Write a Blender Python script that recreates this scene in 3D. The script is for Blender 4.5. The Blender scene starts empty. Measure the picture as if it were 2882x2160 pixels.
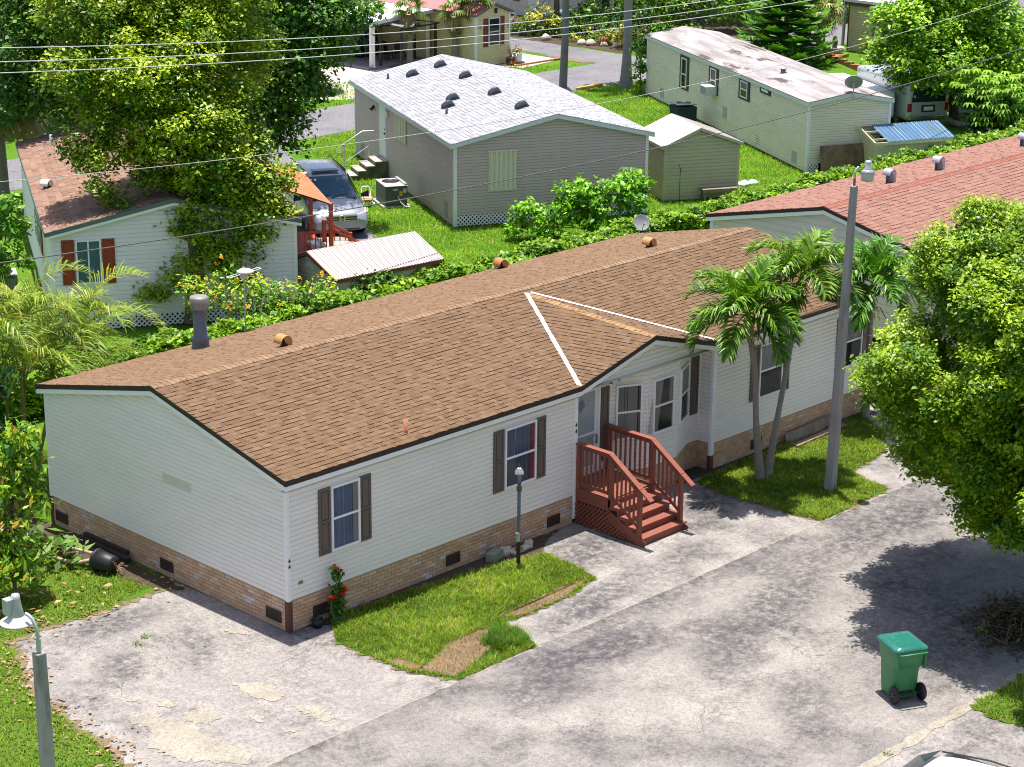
import bpy, bmesh, math, random
import numpy as np
from mathutils import Vector, Matrix, Euler
S = bpy.context.scene
COL = S.collection
# ------------------------------------------------------------------ camera, sky, sun, exposure
CAMR = [[0.6957028, -0.7182547, 0.010383], [0.21518, 0.2221708, 0.9509667], [0.6853431, 0.659356, -0.3091189]]
cd = bpy.data.cameras.new('camera'); cam = bpy.data.objects.new('camera', cd); COL.objects.link(cam)
cd.sensor_width = 36.0; cd.lens = 36.0*5858.126/2882.0; cd.clip_start = .5; cd.clip_end = 3000
m = Matrix((CAMR[0], CAMR[1], [-a for a in CAMR[2]])).transposed().to_4x4()
m.translation = Vector((-23.1963, -28.1327, 16.8026)); cam.matrix_world = m
S.camera = cam
SUNV = Vector((.083, .114, 1.0)).normalized()
w = bpy.data.worlds.new('World'); S.world = w; w.use_nodes = True
nt = w.node_tree; bg = nt.nodes['Background']
sky = nt.nodes.new('ShaderNodeTexSky'); sky.sky_type = 'NISHITA'; sky.sun_disc = False
sky.sun_elevation = math.radians(82); sky.sun_rotation = math.atan2(.083, .114)
sky.air_density = .8; sky.dust_density = 2.0; sky.ozone_density = 3.2
hs = nt.nodes.new('ShaderNodeHueSaturation'); hs.inputs['Saturation'].default_value = .8; nt.links.new(sky.outputs[0], hs.inputs['Color']); nt.links.new(hs.outputs[0], bg.inputs[0]); bg.inputs[1].default_value = 0.12
sd = bpy.data.lights.new('sun', 'SUN'); so = bpy.data.objects.new('sun', sd); COL.objects.link(so)
sd.energy = 5.0; sd.angle = math.radians(.5); sd.color = (1, .94, .84)
so.rotation_euler = (-SUNV).to_track_quat('-Z', 'Y').to_euler(); so.location = (0, 0, 60)
S.view_settings.view_transform = 'Standard'; S.view_settings.look = 'None'
S.view_settings.exposure = 0.82; S.view_settings.gamma = 1.0
S.cycles.pixel_filter_type = 'BLACKMAN_HARRIS'; S.cycles.filter_width = 1.05; S.cycles.max_bounces = 6; S.cycles.diffuse_bounces = 3; S.cycles.glossy_bounces = 2
S.cycles.transmission_bounces = 3; S.cycles.transparent_max_bounces = 6
S.cycles.caustics_reflective = False; S.cycles.caustics_refractive = False
RND = random.Random(7); RNG = np.random.default_rng(11)
def V(*a): return Vector(a)
# ------------------------------------------------------------------ object helpers
def tag(o, label=None, cat=None, group=None, kind=None):
    if label: o['label'] = label
    if cat: o['category'] = cat
    if group: o['group'] = group
    if kind: o['kind'] = kind
    return o
def thing(name, label, cat, loc=(0, 0, 0), rz=0, group=None):
    o = bpy.data.objects.new(name, None); COL.objects.link(o); o.empty_display_size = .2
    o.location = loc; o.rotation_euler = (0, 0, math.radians(rz))
    return tag(o, label, cat, group)
def dup(root, loc=None, rz=None, label=None, scale=None):
    def rec(o, par):
        c = o.copy(); COL.objects.link(c)
        if par: c.parent = par
        for ch in list(o.children): rec(ch, c)
        return c
    r = rec(root, None)
    if loc is not None: r.location = loc
    if rz is not None: r.rotation_euler = (0, 0, math.radians(rz))
    if label: r['label'] = label
    if scale: r.scale = (scale,)*3
    return r
class MB:
    def __init__(s): s.v = []; s.f = []; s.c = []; s.sm = []
    def face(s, pts, c=None, sm=False):
        n = len(s.v); s.v += [tuple(p) for p in pts]; s.f.append(tuple(range(n, n+len(pts)))); s.c.append(c); s.sm.append(sm)
    def mesh(s, vs, fs, c=None, sm=False):
        n = len(s.v); s.v += [tuple(p) for p in vs]
        for f in fs: s.f.append(tuple(n+i for i in f)); s.c.append(c); s.sm.append(sm)
    def box(s, a, b, c=None):
        x0, y0, z0 = a; x1, y1, z1 = b
        s.mesh([(x0,y0,z0),(x1,y0,z0),(x1,y1,z0),(x0,y1,z0),(x0,y0,z1),(x1,y0,z1),(x1,y1,z1),(x0,y1,z1)],
               [(0,3,2,1),(4,5,6,7),(0,1,5,4),(1,2,6,5),(2,3,7,6),(3,0,4,7)], c)
    def hexa(s, lo, hi, c=None):   # 4 lower points, 4 upper points
        s.mesh(list(lo)+list(hi), [(0,3,2,1),(4,5,6,7),(0,1,5,4),(1,2,6,5),(2,3,7,6),(3,0,4,7)], c)
    def bar(s, p, q, w, h, up=(0, 0, 1), c=None):
        p = V(*p); q = V(*q); d = (q-p).normalized(); u = V(*up)
        r = d.cross(u)
        if r.length < 1e-4: r = d.cross(V(1, 0, 0))
        r.normalize(); u = r.cross(d).normalized(); r = r*w/2; u = u*h/2
        s.hexa([p-r-u, p+r-u, p+r+u, p-r+u], [q-r-u, q+r-u, q+r+u, q-r+u], c)
    def tube(s, pts, rad, n=8, c=None, cap=True, sm=True):
        pts = [V(*p) for p in pts]; rs = rad if isinstance(rad, (list, tuple)) else [rad]*len(pts)
        vs = []; fs = []; prev = None
        for i, p in enumerate(pts):
            d = (pts[min(i+1, len(pts)-1)]-pts[max(i-1, 0)])
            d = d.normalized() if d.length > 1e-9 else V(0, 0, 1)
            r = prev if prev is not None else (V(1, 0, 0) if abs(d.x) < .9 else V(0, 1, 0))
            r = (r-d*r.dot(d)).normalized(); u = d.cross(r); prev = r
            for k in range(n):
                a = 2*math.pi*k/n; vs.append(p+(r*math.cos(a)+u*math.sin(a))*rs[i])
        for i in range(len(pts)-1):
            for k in range(n):
                k2 = (k+1) % n; fs.append((i*n+k, i*n+k2, (i+1)*n+k2, (i+1)*n+k))
        s.mesh(vs, fs, c, sm)
        if cap:
            s.face(vs[:n][::-1], c); s.face(vs[-n:], c)
    def lathe(s, prof, cen=(0, 0, 0), n=16, c=None, sm=True, ax=None):
        M = Matrix() if ax is None else V(0, 0, 1).rotation_difference(V(*ax)).to_matrix().to_4x4()
        cen = V(*cen); vs = []; fs = []
        for r, z in prof:
            for k in range(n):
                a = 2*math.pi*k/n; vs.append(cen+M @ V(r*math.cos(a), r*math.sin(a), z))
        for i in range(len(prof)-1):
            for k in range(n):
                k2 = (k+1) % n; fs.append((i*n+k, i*n+k2, (i+1)*n+k2, (i+1)*n+k))
        s.mesh(vs, fs, c, sm)
    def ball(s, cen, r, n=10, c=None, sc=(1, 1, 1)):
        prof = [(math.sin(math.pi*i/(n//2)), -math.cos(math.pi*i/(n//2))) for i in range(n//2+1)]
        b = MB(); b.lathe([(max(a, .001)*r, z*r) for a, z in prof], n=n)
        s.mesh([(cen[0]+p[0]*sc[0], cen[1]+p[1]*sc[1], cen[2]+p[2]*sc[2]) for p in b.v], b.f, c, True)
    def obj(s, name, mt, parent=None, bevel=0, label=None):
        me = bpy.data.meshes.new(name); me.from_pydata(s.v, [], s.f)
        if any(x is not None for x in s.c):
            at = me.color_attributes.new('Col', 'FLOAT_COLOR', 'CORNER'); buf = []
            for f, c in zip(s.f, s.c):
                c = c or (1, 1, 1); buf += [c[0], c[1], c[2], 1.0]*len(f)
            at.data.foreach_set('color', buf)
        if any(s.sm): me.polygons.foreach_set('use_smooth', s.sm)
        mts = mt if isinstance(mt, (list, tuple)) else [mt]
        for q in mts: me.materials.append(q)
        me.update()
        o = bpy.data.objects.new(name, me); COL.objects.link(o)
        if parent: o.parent = parent
        if bevel:
            b = o.modifiers.new('bevel', 'BEVEL'); b.width = bevel; b.segments = 2; b.limit_method = 'ANGLE'
        if label: o['label'] = label
        return o
class LB:   # numpy batch of leaf quads
    def __init__(s): s.P = []; s.C = []
    def add(s, cen, ax, bx, col, fold=.0, nrm=None):
        """cen (N,3), half-axis vectors ax, bx (N,3), col (N,3)"""
        N = len(cen)
        q = np.empty((N, 4, 3), np.float32)
        q[:, 0] = cen-ax; q[:, 1] = cen+bx-ax*.15; q[:, 2] = cen+ax; q[:, 3] = cen-bx-ax*.15
        if nrm is not None: q[:, 1] += nrm*fold; q[:, 3] += nrm*fold
        s.P.append(q); s.C.append(np.repeat(np.asarray(col, np.float32)[:, None, :], 4, 1))
    def quads(s, q, col):
        s.P.append(np.asarray(q, np.float32)); s.C.append(np.repeat(np.asarray(col, np.float32)[:, None, :], 4, 1))
    def obj(s, name, mt, parent=None, label=None):
        P = np.concatenate(s.P).reshape(-1, 3); Cc = np.concatenate(s.C).reshape(-1, 3); n = len(P)//4
        me = bpy.data.meshes.new(name); me.vertices.add(n*4); me.loops.add(n*4); me.polygons.add(n)
        me.vertices.foreach_set('co', P.ravel()); me.loops.foreach_set('vertex_index', np.arange(n*4, dtype=np.int32))
        me.polygons.foreach_set('loop_start', np.arange(0, n*4, 4, dtype=np.int32))
        at = me.color_attributes.new('Col', 'FLOAT_COLOR', 'POINT')
        at.data.foreach_set('color', np.concatenate([Cc, np.ones((n*4, 1), np.float32)], 1).ravel())
        me.materials.append(mt); me.update(calc_edges=True)
        o = bpy.data.objects.new(name, me); COL.objects.link(o)
        if parent: o.parent = parent
        if label: o['label'] = label
        return o
def unit(a): return a/np.maximum(np.linalg.norm(a, axis=-1, keepdims=True), 1e-9)
def leafset(lb, cen, L, Wd, cA, cB, up=.7, out=None, droop=0., jit=.18, t=None):
    N = len(cen); n = RNG.normal(size=(N, 3)); n = unit(n); n[:, 2] = np.abs(n[:, 2]); n[:, 2] += up
    if out is not None: n += out*.6
    n = unit(n); a = RNG.normal(size=(N, 3)); a -= n*np.sum(a*n, 1, keepdims=True); a = unit(a); a[:, 2] -= droop; a = unit(a)
    b = unit(np.cross(n, a)); s = RNG.choice((.55, .8, 1., 1.2, 1.5), (N, 1))
    if t is None: t = RNG.uniform(0, 1, N)
    col = np.asarray(cA)[None]*(1-t[:, None])+np.asarray(cB)[None]*t[:, None]
    col = col*(1+RNG.normal(size=(N, 1))*jit).clip(.45, 1.7)
    lb.add(cen, a*L/2*s, b*Wd/2*s, col, fold=Wd*.12, nrm=n)
# ------------------------------------------------------------------ materials
def nodes(name):
    mt = bpy.data.materials.new(name); mt.use_nodes = True; t = mt.node_tree
    return mt, t, t.nodes['Principled BSDF'], lambda k: t.nodes.new(k)
def noise(t, co, sc, det=4, ro=.6):
    n = t.nodes.new('ShaderNodeTexNoise'); n.inputs['Scale'].default_value = sc; n.inputs['Detail'].default_value = det
    n.inputs['Roughness'].default_value = ro; t.links.new(co, n.inputs['Vector']); return n
def ramp(t, src, stops):
    r = t.nodes.new('ShaderNodeValToRGB'); e = r.color_ramp.elements
    while len(e) < len(stops): e.new(.5)
    for q, (p, c) in zip(e, stops): q.position = p; q.color = (c, c, c, 1) if not hasattr(c, '__len__') else (*c, 1)
    t.links.new(src, r.inputs[0]); return r.outputs[0]
def mix(t, f, a, b, mode='MIX'):
    x = t.nodes.new('ShaderNodeMix'); x.data_type = 'RGBA'; x.blend_type = mode
    for s, v in ((x.inputs[0], f), (x.inputs[6], a), (x.inputs[7], b)):
        if isinstance(v, bpy.types.NodeSocket): t.links.new(v, s)
        elif hasattr(v, '__len__'): s.default_value = (*v, 1)
        else: s.default_value = v
    return x.outputs[2]
MATS = {}
def M(name, col, rough=.7, var=.12, sc=6., bump=0., bsc=60., metal=0., spec=.4, attr=False, stain=None, stretch=None, coat=0.):
    if name in MATS: return MATS[name]
    mt, t, bs, N = nodes(name); L = t.links.new
    tc = N('ShaderNodeTexCoord'); co = tc.outputs['Object']
    if stretch:
        mp = N('ShaderNodeMapping'); mp.inputs['Scale'].default_value = stretch; L(co, mp.inputs[0]); co = mp.outputs[0]
    n1 = noise(t, co, sc, 6); f = ramp(t, n1.outputs[0], [(.3, 1-var), (.72, 1+var)])
    base = mix(t, 1., col, f, 'MULTIPLY')
    if attr:
        a = N('ShaderNodeAttribute'); a.attribute_name = 'Col'; base = mix(t, 1., base, a.outputs['Color'], 'MULTIPLY')
    if stain:
        for (sc2, lo, hi, scol) in stain:
            n2 = noise(t, co, sc2, 8, .65); fm = ramp(t, n2.outputs[0], [(lo, 0.), (hi, 1.)]); base = mix(t, fm, base, scol)
    L(base, bs.inputs['Base Color']); bs.inputs['Roughness'].default_value = rough; bs.inputs['Metallic'].default_value = metal
    bs.inputs['Specular IOR Level'].default_value = spec; bs.inputs['Coat Weight'].default_value = coat
    if bump:
        nb = noise(t, co, bsc, 3); b = N('ShaderNodeBump'); b.inputs['Strength'].default_value = bump; b.inputs['Distance'].default_value = .02
        L(nb.outputs[0], b.inputs['Height']); L(b.outputs[0], bs.inputs['Normal'])
    MATS[name] = mt; return mt
def leafmat(name, rough=.45, trans=.24, spec=.35):
    mt, t, bs, N = nodes(name); L = t.links.new
    a = N('ShaderNodeAttribute'); a.attribute_name = 'Col'
    L(a.outputs['Color'], bs.inputs['Base Color']); bs.inputs['Roughness'].default_value = rough; bs.inputs['Specular IOR Level'].default_value = spec
    tr = N('ShaderNodeBsdfTranslucent'); c2 = mix(t, 1., a.outputs['Color'], (1.25, 1.15, .5), 'MULTIPLY'); L(c2, tr.inputs[0])
    mx = N('ShaderNodeMixShader'); mx.inputs[0].default_value = trans; L(bs.outputs[0], mx.inputs[1]); L(tr.outputs[0], mx.inputs[2])
    L(mx.outputs[0], t.nodes['Material Output'].inputs[0]); return mt
LEAF = leafmat('leaf'); PALM = leafmat('palm_leaf', .42, .25, .3); GRASSB = leafmat('grass_blade', .6, .35, .2)
def glassmat(name, tint, clear):
    mt, t, bs, N = nodes(name); L = t.links.new
    bs.inputs['Base Color'].default_value = (*tint, 1); bs.inputs['Roughness'].default_value = .06; bs.inputs['Specular IOR Level'].default_value = .7
    tc = N('ShaderNodeTexCoord'); nz = noise(t, tc.outputs['Object'], 1.3, 2); b = N('ShaderNodeBump'); b.inputs['Strength'].default_value = .04
    L(nz.outputs[0], b.inputs['Height']); L(b.outputs[0], bs.inputs['Normal'])
    tr = N('ShaderNodeBsdfTransparent'); tr.inputs[0].default_value = (.9, .93, .97, 1)
    mx = N('ShaderNodeMixShader'); mx.inputs[0].default_value = clear; L(bs.outputs[0], mx.inputs[1]); L(tr.outputs[0], mx.inputs[2])
    L(mx.outputs[0], t.nodes['Material Output'].inputs[0]); return mt
GLASS = glassmat('window_glass', (.03, .04, .06), .62); DARKGLASS = glassmat('dark_glass', (.02, .03, .045), .08)
WHITE = M('white_trim', (.85, .81, .83), .5, .05, 3, spec=.4)
SIDING = M('cream_siding', (.86, .785, .735), .55, .03, 1.2, spec=.4, stretch=(.6, .6, 3), bump=.12, bsc=90, stain=[(.55, .45, .85, (.76, .70, .69)), (2.4, .66, .9, (.60, .56, .52))])
BROWNTRIM = M('drip_edge', (.035, .022, .02), .6, .2, 8)
SHUT = M('shutter_brown', (.13, .095, .085), .55, .12, 14, bump=.1, bsc=120)
SHING = M('shingle_tan', (1, 1, 1), .92, .16, 40, bump=.6, bsc=180, spec=.15, attr=True, stain=[(.35, .6, .85, (.22, .125, .08))])
SHINGG = M('shingle_grey', (1, 1, 1), .9, .10, 40, bump=.5, bsc=150, spec=.2, attr=True)
BRICK = M('skirt_brick', (1, 1, 1), .85, .14, 30, bump=.4, bsc=120, attr=True, spec=.2)
MORTAR = M('mortar', (.42, .29, .21), .95, .15, 20)
REDWOOD = M('red_deck_paint', (.225, .07, .045), .62, .16, 7, bump=.15, bsc=60, stretch=(1, 1, 1), stain=[(3.5, .5, .75, (.22, .06, .042)), (14, .60, .78, (.27, .10, .07))])
DARK = M('dark_void', (.012, .011, .012), .9, .1, 5)
BLACK = M('black_plastic', (.02, .02, .022), .5, .2, 12)
CONC = M('pole_concrete', (.34, .31, .315), .85, .22, 3.5, bump=.35, bsc=40, stretch=(1, 1, .25), stain=[(2.2, .52, .7, (.10, .09, .09))])
GALV = M('galvanised_metal', (.42, .44, .49), .42, .12, 9, metal=.35, spec=.5)
WOODG = M('weathered_wood', (.22, .17, .13), .85, .3, 6, bump=.4, bsc=50, stretch=(1, 1, .3))
BARK = M('bark', (.15, .115, .085), .95, .4, 7, bump=.8, bsc=30, stretch=(1, 1, .4))
PALMBARK = M('palm_bark', (.27, .235, .21), .9, .25, 14, bump=.5, bsc=40, stretch=(.5, .5, 3))
CURT = M('curtain_cloth', (1, 1, 1), .9, .05, 3, attr=True)
PLAIN = M('painted_parts', (1, 1, 1), .6, .08, 8, attr=True)
GLOSSY = M('glossy_parts', (1, 1, 1), .3, .05, 8, attr=True, spec=.5)
ROCK = M('limestone', (.46, .42, .36), .95, .3, 9, bump=.9, bsc=20)
TERRA = M('terracotta', (.38, .15, .08), .85, .15, 9)
# ------------------------------------------------------------------ ground materials
def pavemat(name, light, mid, dark, crack=1., band=False, ysc=.35, spots=()):
    mt, t, bs, N = nodes(name); L = t.links.new
    co = N('ShaderNodeTexCoord').outputs['Object']
    a = noise(t, co, ysc, 8, .62); base = mix(t, ramp(t, a.outputs[0], [(.36, 0.), (.62, 1.)]), mid, light)
    d = noise(t, co, .55, 9, .68); dm = ramp(t, d.outputs[0], [(.46, 0.), (.66, .95)])
    f = noise(t, co, 5., 8, .75); fm = ramp(t, f.outputs[0], [(.36, .1), (.58, 1.)]); dm2 = mix(t, 1., dm, fm, 'MULTIPLY')
    base = mix(t, dm2, base, dark)
    if band:   # the worn dark strip along the joint at y = -3.75
        sp = N('ShaderNodeSeparateXYZ'); L(co, sp.inputs[0])
        mr = N('ShaderNodeMapRange'); mr.inputs[1].default_value = -3.78; mr.inputs[2].default_value = -4.9; mr.inputs[3].default_value = .95; mr.inputs[4].default_value = 0
        L(sp.outputs[1], mr.inputs[0]); bn = noise(t, co, .45, 5, .6); bm = ramp(t, bn.outputs[0], [(.35, 0.), (.58, 1.)])
        base = mix(t, mix(t, 1., mix(t, 1., mr.outputs[0], bm, 'MULTIPLY'), fm, 'MULTIPLY'), base, dark)
    for (sx, sy, rx, ry, rot, k) in spots:
        mp = N('ShaderNodeMapping'); mp.vector_type = 'TEXTURE'; mp.inputs[1].default_value = (sx, sy, 0); mp.inputs[2].default_value = (0, 0, math.radians(rot)); mp.inputs[3].default_value = (rx, ry, 50)
        L(co, mp.inputs[0]); g = N('ShaderNodeTexGradient'); g.gradient_type = 'SPHERICAL'; L(mp.outputs[0], g.inputs[0])
        gm = ramp(t, g.outputs[1], [(.0, 0.), (.6, k)]); base = mix(t, mix(t, 1., gm, fm, 'MULTIPLY'), base, dark)
    s = noise(t, co, 38, 3, .7); base = mix(t, .75, base, ramp(t, s.outputs[0], [(.30, .45), (.52, 1.0), (.74, 1.35)]), 'MULTIPLY')
    s2 = noise(t, co, 11, 6, .8); base = mix(t, .75, base, ramp(t, s2.outputs[0], [(.32, .5), (.5, 1.0), (.7, 1.25)]), 'MULTIPLY')
    if crack:
        wv = noise(t, co, 2.2, 4); sc = N('ShaderNodeVectorMath'); sc.operation = 'SCALE'; sc.inputs[3].default_value = .55; L(wv.outputs[1], sc.inputs[0])
        ad = N('ShaderNodeVectorMath'); L(co, ad.inputs[0]); L(sc.outputs[0], ad.inputs[1])
        for vs, wd, msk in ((.62, .008, .50), (1.9, .013, .53), (4.2, .03, .60)):
            vo = N('ShaderNodeTexVoronoi'); vo.feature = 'DISTANCE_TO_EDGE'; vo.inputs['Scale'].default_value = vs; L(ad.outputs[0], vo.inputs['Vector'])
            cm = ramp(t, vo.outputs['Distance'], [(0, 1.), (wd, 0.)]); mk = noise(t, co, .33, 3); mm = ramp(t, mk.outputs[0], [(msk, 0.), (msk+.10, crack*.85)])
            base = mix(t, mix(t, 1., cm, mm, 'MULTIPLY'), base, (.06, .055, .05))
    L(base, bs.inputs['Base Color']); bs.inputs['Roughness'].default_value = .92; bs.inputs['Specular IOR Level'].default_value = .15
    b = N('ShaderNodeBump'); b.inputs['Strength'].default_value = .35; b.inputs['Distance'].default_value = .01
    L(s.outputs[0], b.inputs['Height']); L(b.outputs[0], bs.inputs['Normal']); return mt
def grassmat(name, cols, sc=.5):
    mt, t, bs, N = nodes(name); L = t.links.new
    co = N('ShaderNodeTexCoord').outputs['Object']
    a = noise(t, co, sc, 6, .65); b = noise(t, co, 22, 5, .75)
    base = mix(t, ramp(t, a.outputs[0], [(.35, 0.), (.65, 1.)]), cols[0], cols[1])
    base = mix(t, ramp(t, b.outputs[0], [(.35, 0.), (.62, .75)]), base, cols[2])
    L(base, bs.inputs['Base Color']); bs.inputs['Roughness'].default_value = .95; bs.inputs['Specular IOR Level'].default_value = .1
    bp = N('ShaderNodeBump'); bp.inputs['Strength'].default_value = .8; bp.inputs['Distance'].default_value = .05
    L(b.outputs[0], bp.inputs['Height']); L(bp.outputs[0], bs.inputs['Normal']); return mt
STREET = pavemat('worn_street', (.30, .276, .262), (.195, .182, .178), (.062, .059, .067), 1., True, spots=((3.6, -4.7, 2.6, .9, -15, .9), (5.6, -6.2, 1.6, 1.0, 30, .8), (8, -5.6, 2.2, 1.0, 10, .85), (12.5, -4.9, 4., .9, 0, .9), (4.6, -8.7, 1.8, .8, 40, .7), (1.6, -5.2, 1.5, .8, 0, .7), (11.5, -6.5, 2.5, .9, 20, .6), (9, -9, 4, 2.2, 0, .6)))
APRON = pavemat('worn_apron', (.315, .29, .278), (.23, .214, .21), (.068, .065, .072), 1., ysc=.6, spots=((6.9, -1.3, 1.5, 1.0, 20, .95), (5.2, -3.1, 2.2, .6, 12, .9), (11, -1.4, 2., .9, 30, .8), (-2.2, 2.7, 1.6, .7, 0, .9), (.5, .1, 1.2, .7, 0, .8), (-3.2, 1.0, .9, .6, 50, .6), (-1.5, .9, 1.6, .35, 60, .5), (8.5, -2.9, 1.6, .6, 0, .7)))
ASPH = pavemat('back_asphalt', (.20, .195, .215), (.165, .16, .178), (.11, .108, .12), 0)
PINK = pavemat('pale_patio', (.55, .47, .43), (.48, .41, .37), (.36, .31, .28), 0)
BARE = pavemat('limestone_patch', (.335, .305, .258), (.28, .255, .215), (.17, .15, .128), .6, ysc=2.)
DRYG = grassmat('dry_straw', ((.29, .215, .13), (.21, .165, .11), (.12, .095, .065)), 2.5)
LAWN = grassmat('lawn_soil', ((.09, .17, .018), (.14, .22, .025), (.05, .095, .012)), .5)
BLAWN = grassmat('back_lawn_turf', ((.085, .195, .012), (.135, .25, .018), (.045, .11, .010)), .35)
SOIL = grassmat('soil', ((.09, .065, .045), (.13, .10, .075), (.05, .036, .026)), 1.2)
def jag(pts, seg=.18, amp=.05, seed=1):
    r = random.Random(seed); out = []
    for i, p in enumerate(pts):
        q = pts[(i+1) % len(pts)]; dx, dy = q[0]-p[0], q[1]-p[1]; l = math.hypot(dx, dy); k = max(1, min(400, int(l/seg)))
        for j in range(k):
            t = j/k; a = r.gauss(0, amp) if j else 0
            out.append((p[0]+dx*t-dy/l*a, p[1]+dy*t+dx/l*a))
    return out
def sheet(name, pts, z, mt, seg=0, amp=.05, kind='structure'):
    if seg: pts = jag(pts, seg, amp, len(pts)*7+int(abs(pts[0][0])*10))
    b = MB(); b.face([(x, y, z) for x, y in pts]); o = b.obj(name, mt); return tag(o, kind=kind)
def inpoly(P, poly):
    x, y = P[:, 0], P[:, 1]; c = np.zeros(len(P), bool); n = len(poly)
    for i in range(n):
        x0, y0 = poly[i]; x1, y1 = poly[i-1]
        if y0 == y1: continue
        k = ((y0 > y) != (y1 > y)) & (x < (x1-x0)*(y-y0)/(y1-y0)+x0); c ^= k
    return c
def blades(name, label, poly, dens, h, wd, cA, cB, z=0., holes=(), cl=0.):
    P = np.array(poly); lo, hi = P.min(0), P.max(0); n = int((hi-lo).prod()*dens)
    q = RNG.uniform(lo, hi, (n, 2)); k = inpoly(q, poly)
    for hl in holes: k &= ~inpoly(q, hl)
    q = q[k]; n = len(q); b = np.c_[q, np.full(n, z)]
    den = (np.sin(q[:, 0]*2.1+q[:, 1]*1.3)*.5+np.sin(q[:, 0]*.9-q[:, 1]*2.7)*.5+1.1*np.sin(q[:, 0]*11+3*np.sin(q[:, 1]*4))*np.sin(q[:, 1]*9+2*np.sin(q[:, 0]*5))+RNG.normal(size=n)*.7)
    hh = h*RNG.uniform(.5, 1.4, n)*(1+cl*np.clip(den, -1, 1.5)); a = RNG.uniform(0, 6.283, n); le = RNG.uniform(.1, 1.5, n)*hh
    wv = np.c_[np.cos(a), np.sin(a), np.zeros(n)]*wd/2; tip = b+np.c_[-np.sin(a)*le, np.cos(a)*le, hh]
    Q = np.stack([b-wv, b+wv, tip+wv*.25, tip-wv*.25], 1)
    t = np.clip(.5+.25*den+RNG.normal(size=n)*.2, 0, 1)[:, None]; col = np.array(cA)*(1-t)+np.array(cB)*t
    pn = np.sin(q[:, 0]*1.7+1)*np.sin(q[:, 1]*2.3+q[:, 0])+.6*np.sin(q[:, 0]*5.3+q[:, 1]*3.1)*np.sin(q[:, 1]*6.1); dry = RNG.uniform(size=n) < .05+.16*np.clip(pn, 0, 1.2); col[dry] = (.33, .26, .11); col = col*(1+.22*pn[:, None])
    col = col*RNG.uniform(.7, 1.3, (n, 1)); lb = LB(); lb.quads(Q, col); o = lb.obj(name, GRASSB); return tag(o, label, 'grass', kind='stuff')
# ------------------------------------------------------------------ the setting
sheet('ground', [(-400, -300), (600, -300), (600, 700), (-400, 700)], -.02, BLAWN)
sheet('street', [(-70, -10.8), (90, -10.8), (90, -3.75), (-70, -3.75)], -.006, STREET)
sheet('driveway', [(-9, -3.75), (40, -3.75), (40, .15), (.1, .15), (-.1, 3.9), (-9, 4.2)], -.010, APRON)
sheet('driveway_south', [(-8, -26), (7.6, -26), (7.6, -10.8), (-8, -10.8)], -.010, APRON)
for i in range(9): sheet('street_joint', [(-9+5*i, -3.775), (-4.2+5*i, -3.775), (-4.2+5*i, -3.745), (-9+5*i, -3.74)], -.002, BARE, .15, .012)
sheet('street_joint_south', [(-30, -10.95), (9, -10.95), (9, -10.74), (-30, -10.74)], -.002, BARE, .2, .03)
PATCH = [[[-2.13,-.92],[-1.66,-1.34],[-1.73,-2.03],[-2.07,-2.01],[-2.23,-1.59]], [[-1.98,-2.37],[-1.64,-2.65],[-1.7,-3.29],[-1.97,-3.24]],
 [[-3.68,-1.41],[-3.1,-1.28],[-3.12,-1.88],[-3.45,-1.86]], [[-3.85,-.07],[-3.66,-.3],[-3.72,-.42],[-3.88,-.25]], [[-3.48,-.53],[-3.28,-.73],[-3.4,-.95],[-3.62,-.75]],
 [[-4.23,-.61],[-3.74,-.88],[-3.91,-1.19],[-3.55,-1.75],[-3.71,-2.06],[-3.6,-2.6],[-3.5,-3.1],[-3.79,-3.59],[-4.6,-2.6],[-4.63,-1.8],[-4.22,-1.38],[-4.35,-1.0]],
 [[-2.56,-2.91],[-2.38,-3.08],[-2.55,-3.2],[-2.7,-3.05]], [[-2.74,-2.17],[-2.56,-2.35],[-2.7,-2.5],[-2.86,-2.32]], [[-.75,1.0],[-.45,.55],[-.62,.42],[-.85,.8]]]
for i, pt in enumerate(PATCH): sheet('bare_patch', pt, -.002, BARE, .05, .035)
LEFT = [(-.18, 3.36), (-2.1, 3.28), (-3.25, 3.48), (-4.04, 3.35), (-4.43, 2.38), (-4.61, 2.), (-4.93, 1.22), (-4.99, .48), (-5.14, -.38), (-5.17, -1.18), (-5.29, -1.7), (-5.45, -2.4), (-5.8, -3.6), (-16, -3.6), (-16, 14), (-.18, 14)]
FRONT = [(.98, -.12), (.36, -.94), (.39, -2.19), (.42, -2.85), (.9, -3.74), (2.9, -3.72), (3.2, -3.1), (3.21, -2.59), (3.79, -2.64), (4.97, -2.61), (6.1, -2.37), (6.28, -1.63), (6.3, -.76), (5.4, -.5), (3, -.16)]
PALML = [(11.85, -.3), (11.74, -1.12), (11.8, -2.3), (11.84, -3.15), (11.99, -3.73), (13., -3.72), (14.7, -3.6), (14.77, -2.94), (14.94, -2.37), (16.07, -2.26), (16.61, -2.16), (17.94, -1.2), (18.6, -.1), (14, -.1)]
RIGHT = [(9.4, -10.86), (6.55, -10.9), (6.44, -11.36), (6.53, -11.92), (7.4, -14), (14, -14), (14, -10.86)]
def grow(p, d):
    cx = sum(a for a, b in p)/len(p); cy = sum(b for a, b in p)/len(p)
    return [(x+(x-cx)/math.hypot(x-cx, y-cy)*d, y+(y-cy)/math.hypot(x-cx, y-cy)*d) for x, y in p]
sheet('lawn_edge', [(x-.02, y-.12) if x > -4 else (x+.14, y-.06) for x, y in LEFT], -.001, DRYG, .1, .07)
sheet('lawn_edge', grow(PALML, .07), -.001, DRYG, .1, .06)
sheet('lawn_edge', grow(FRONT, .04), -.001, DRYG, .08, .05)
for n, P_ in (('lawn', LEFT), ('lawn', FRONT), ('lawn', PALML), ('lawn', RIGHT)): sheet(n, P_, .004, LAWN, .08, .06)
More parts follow.
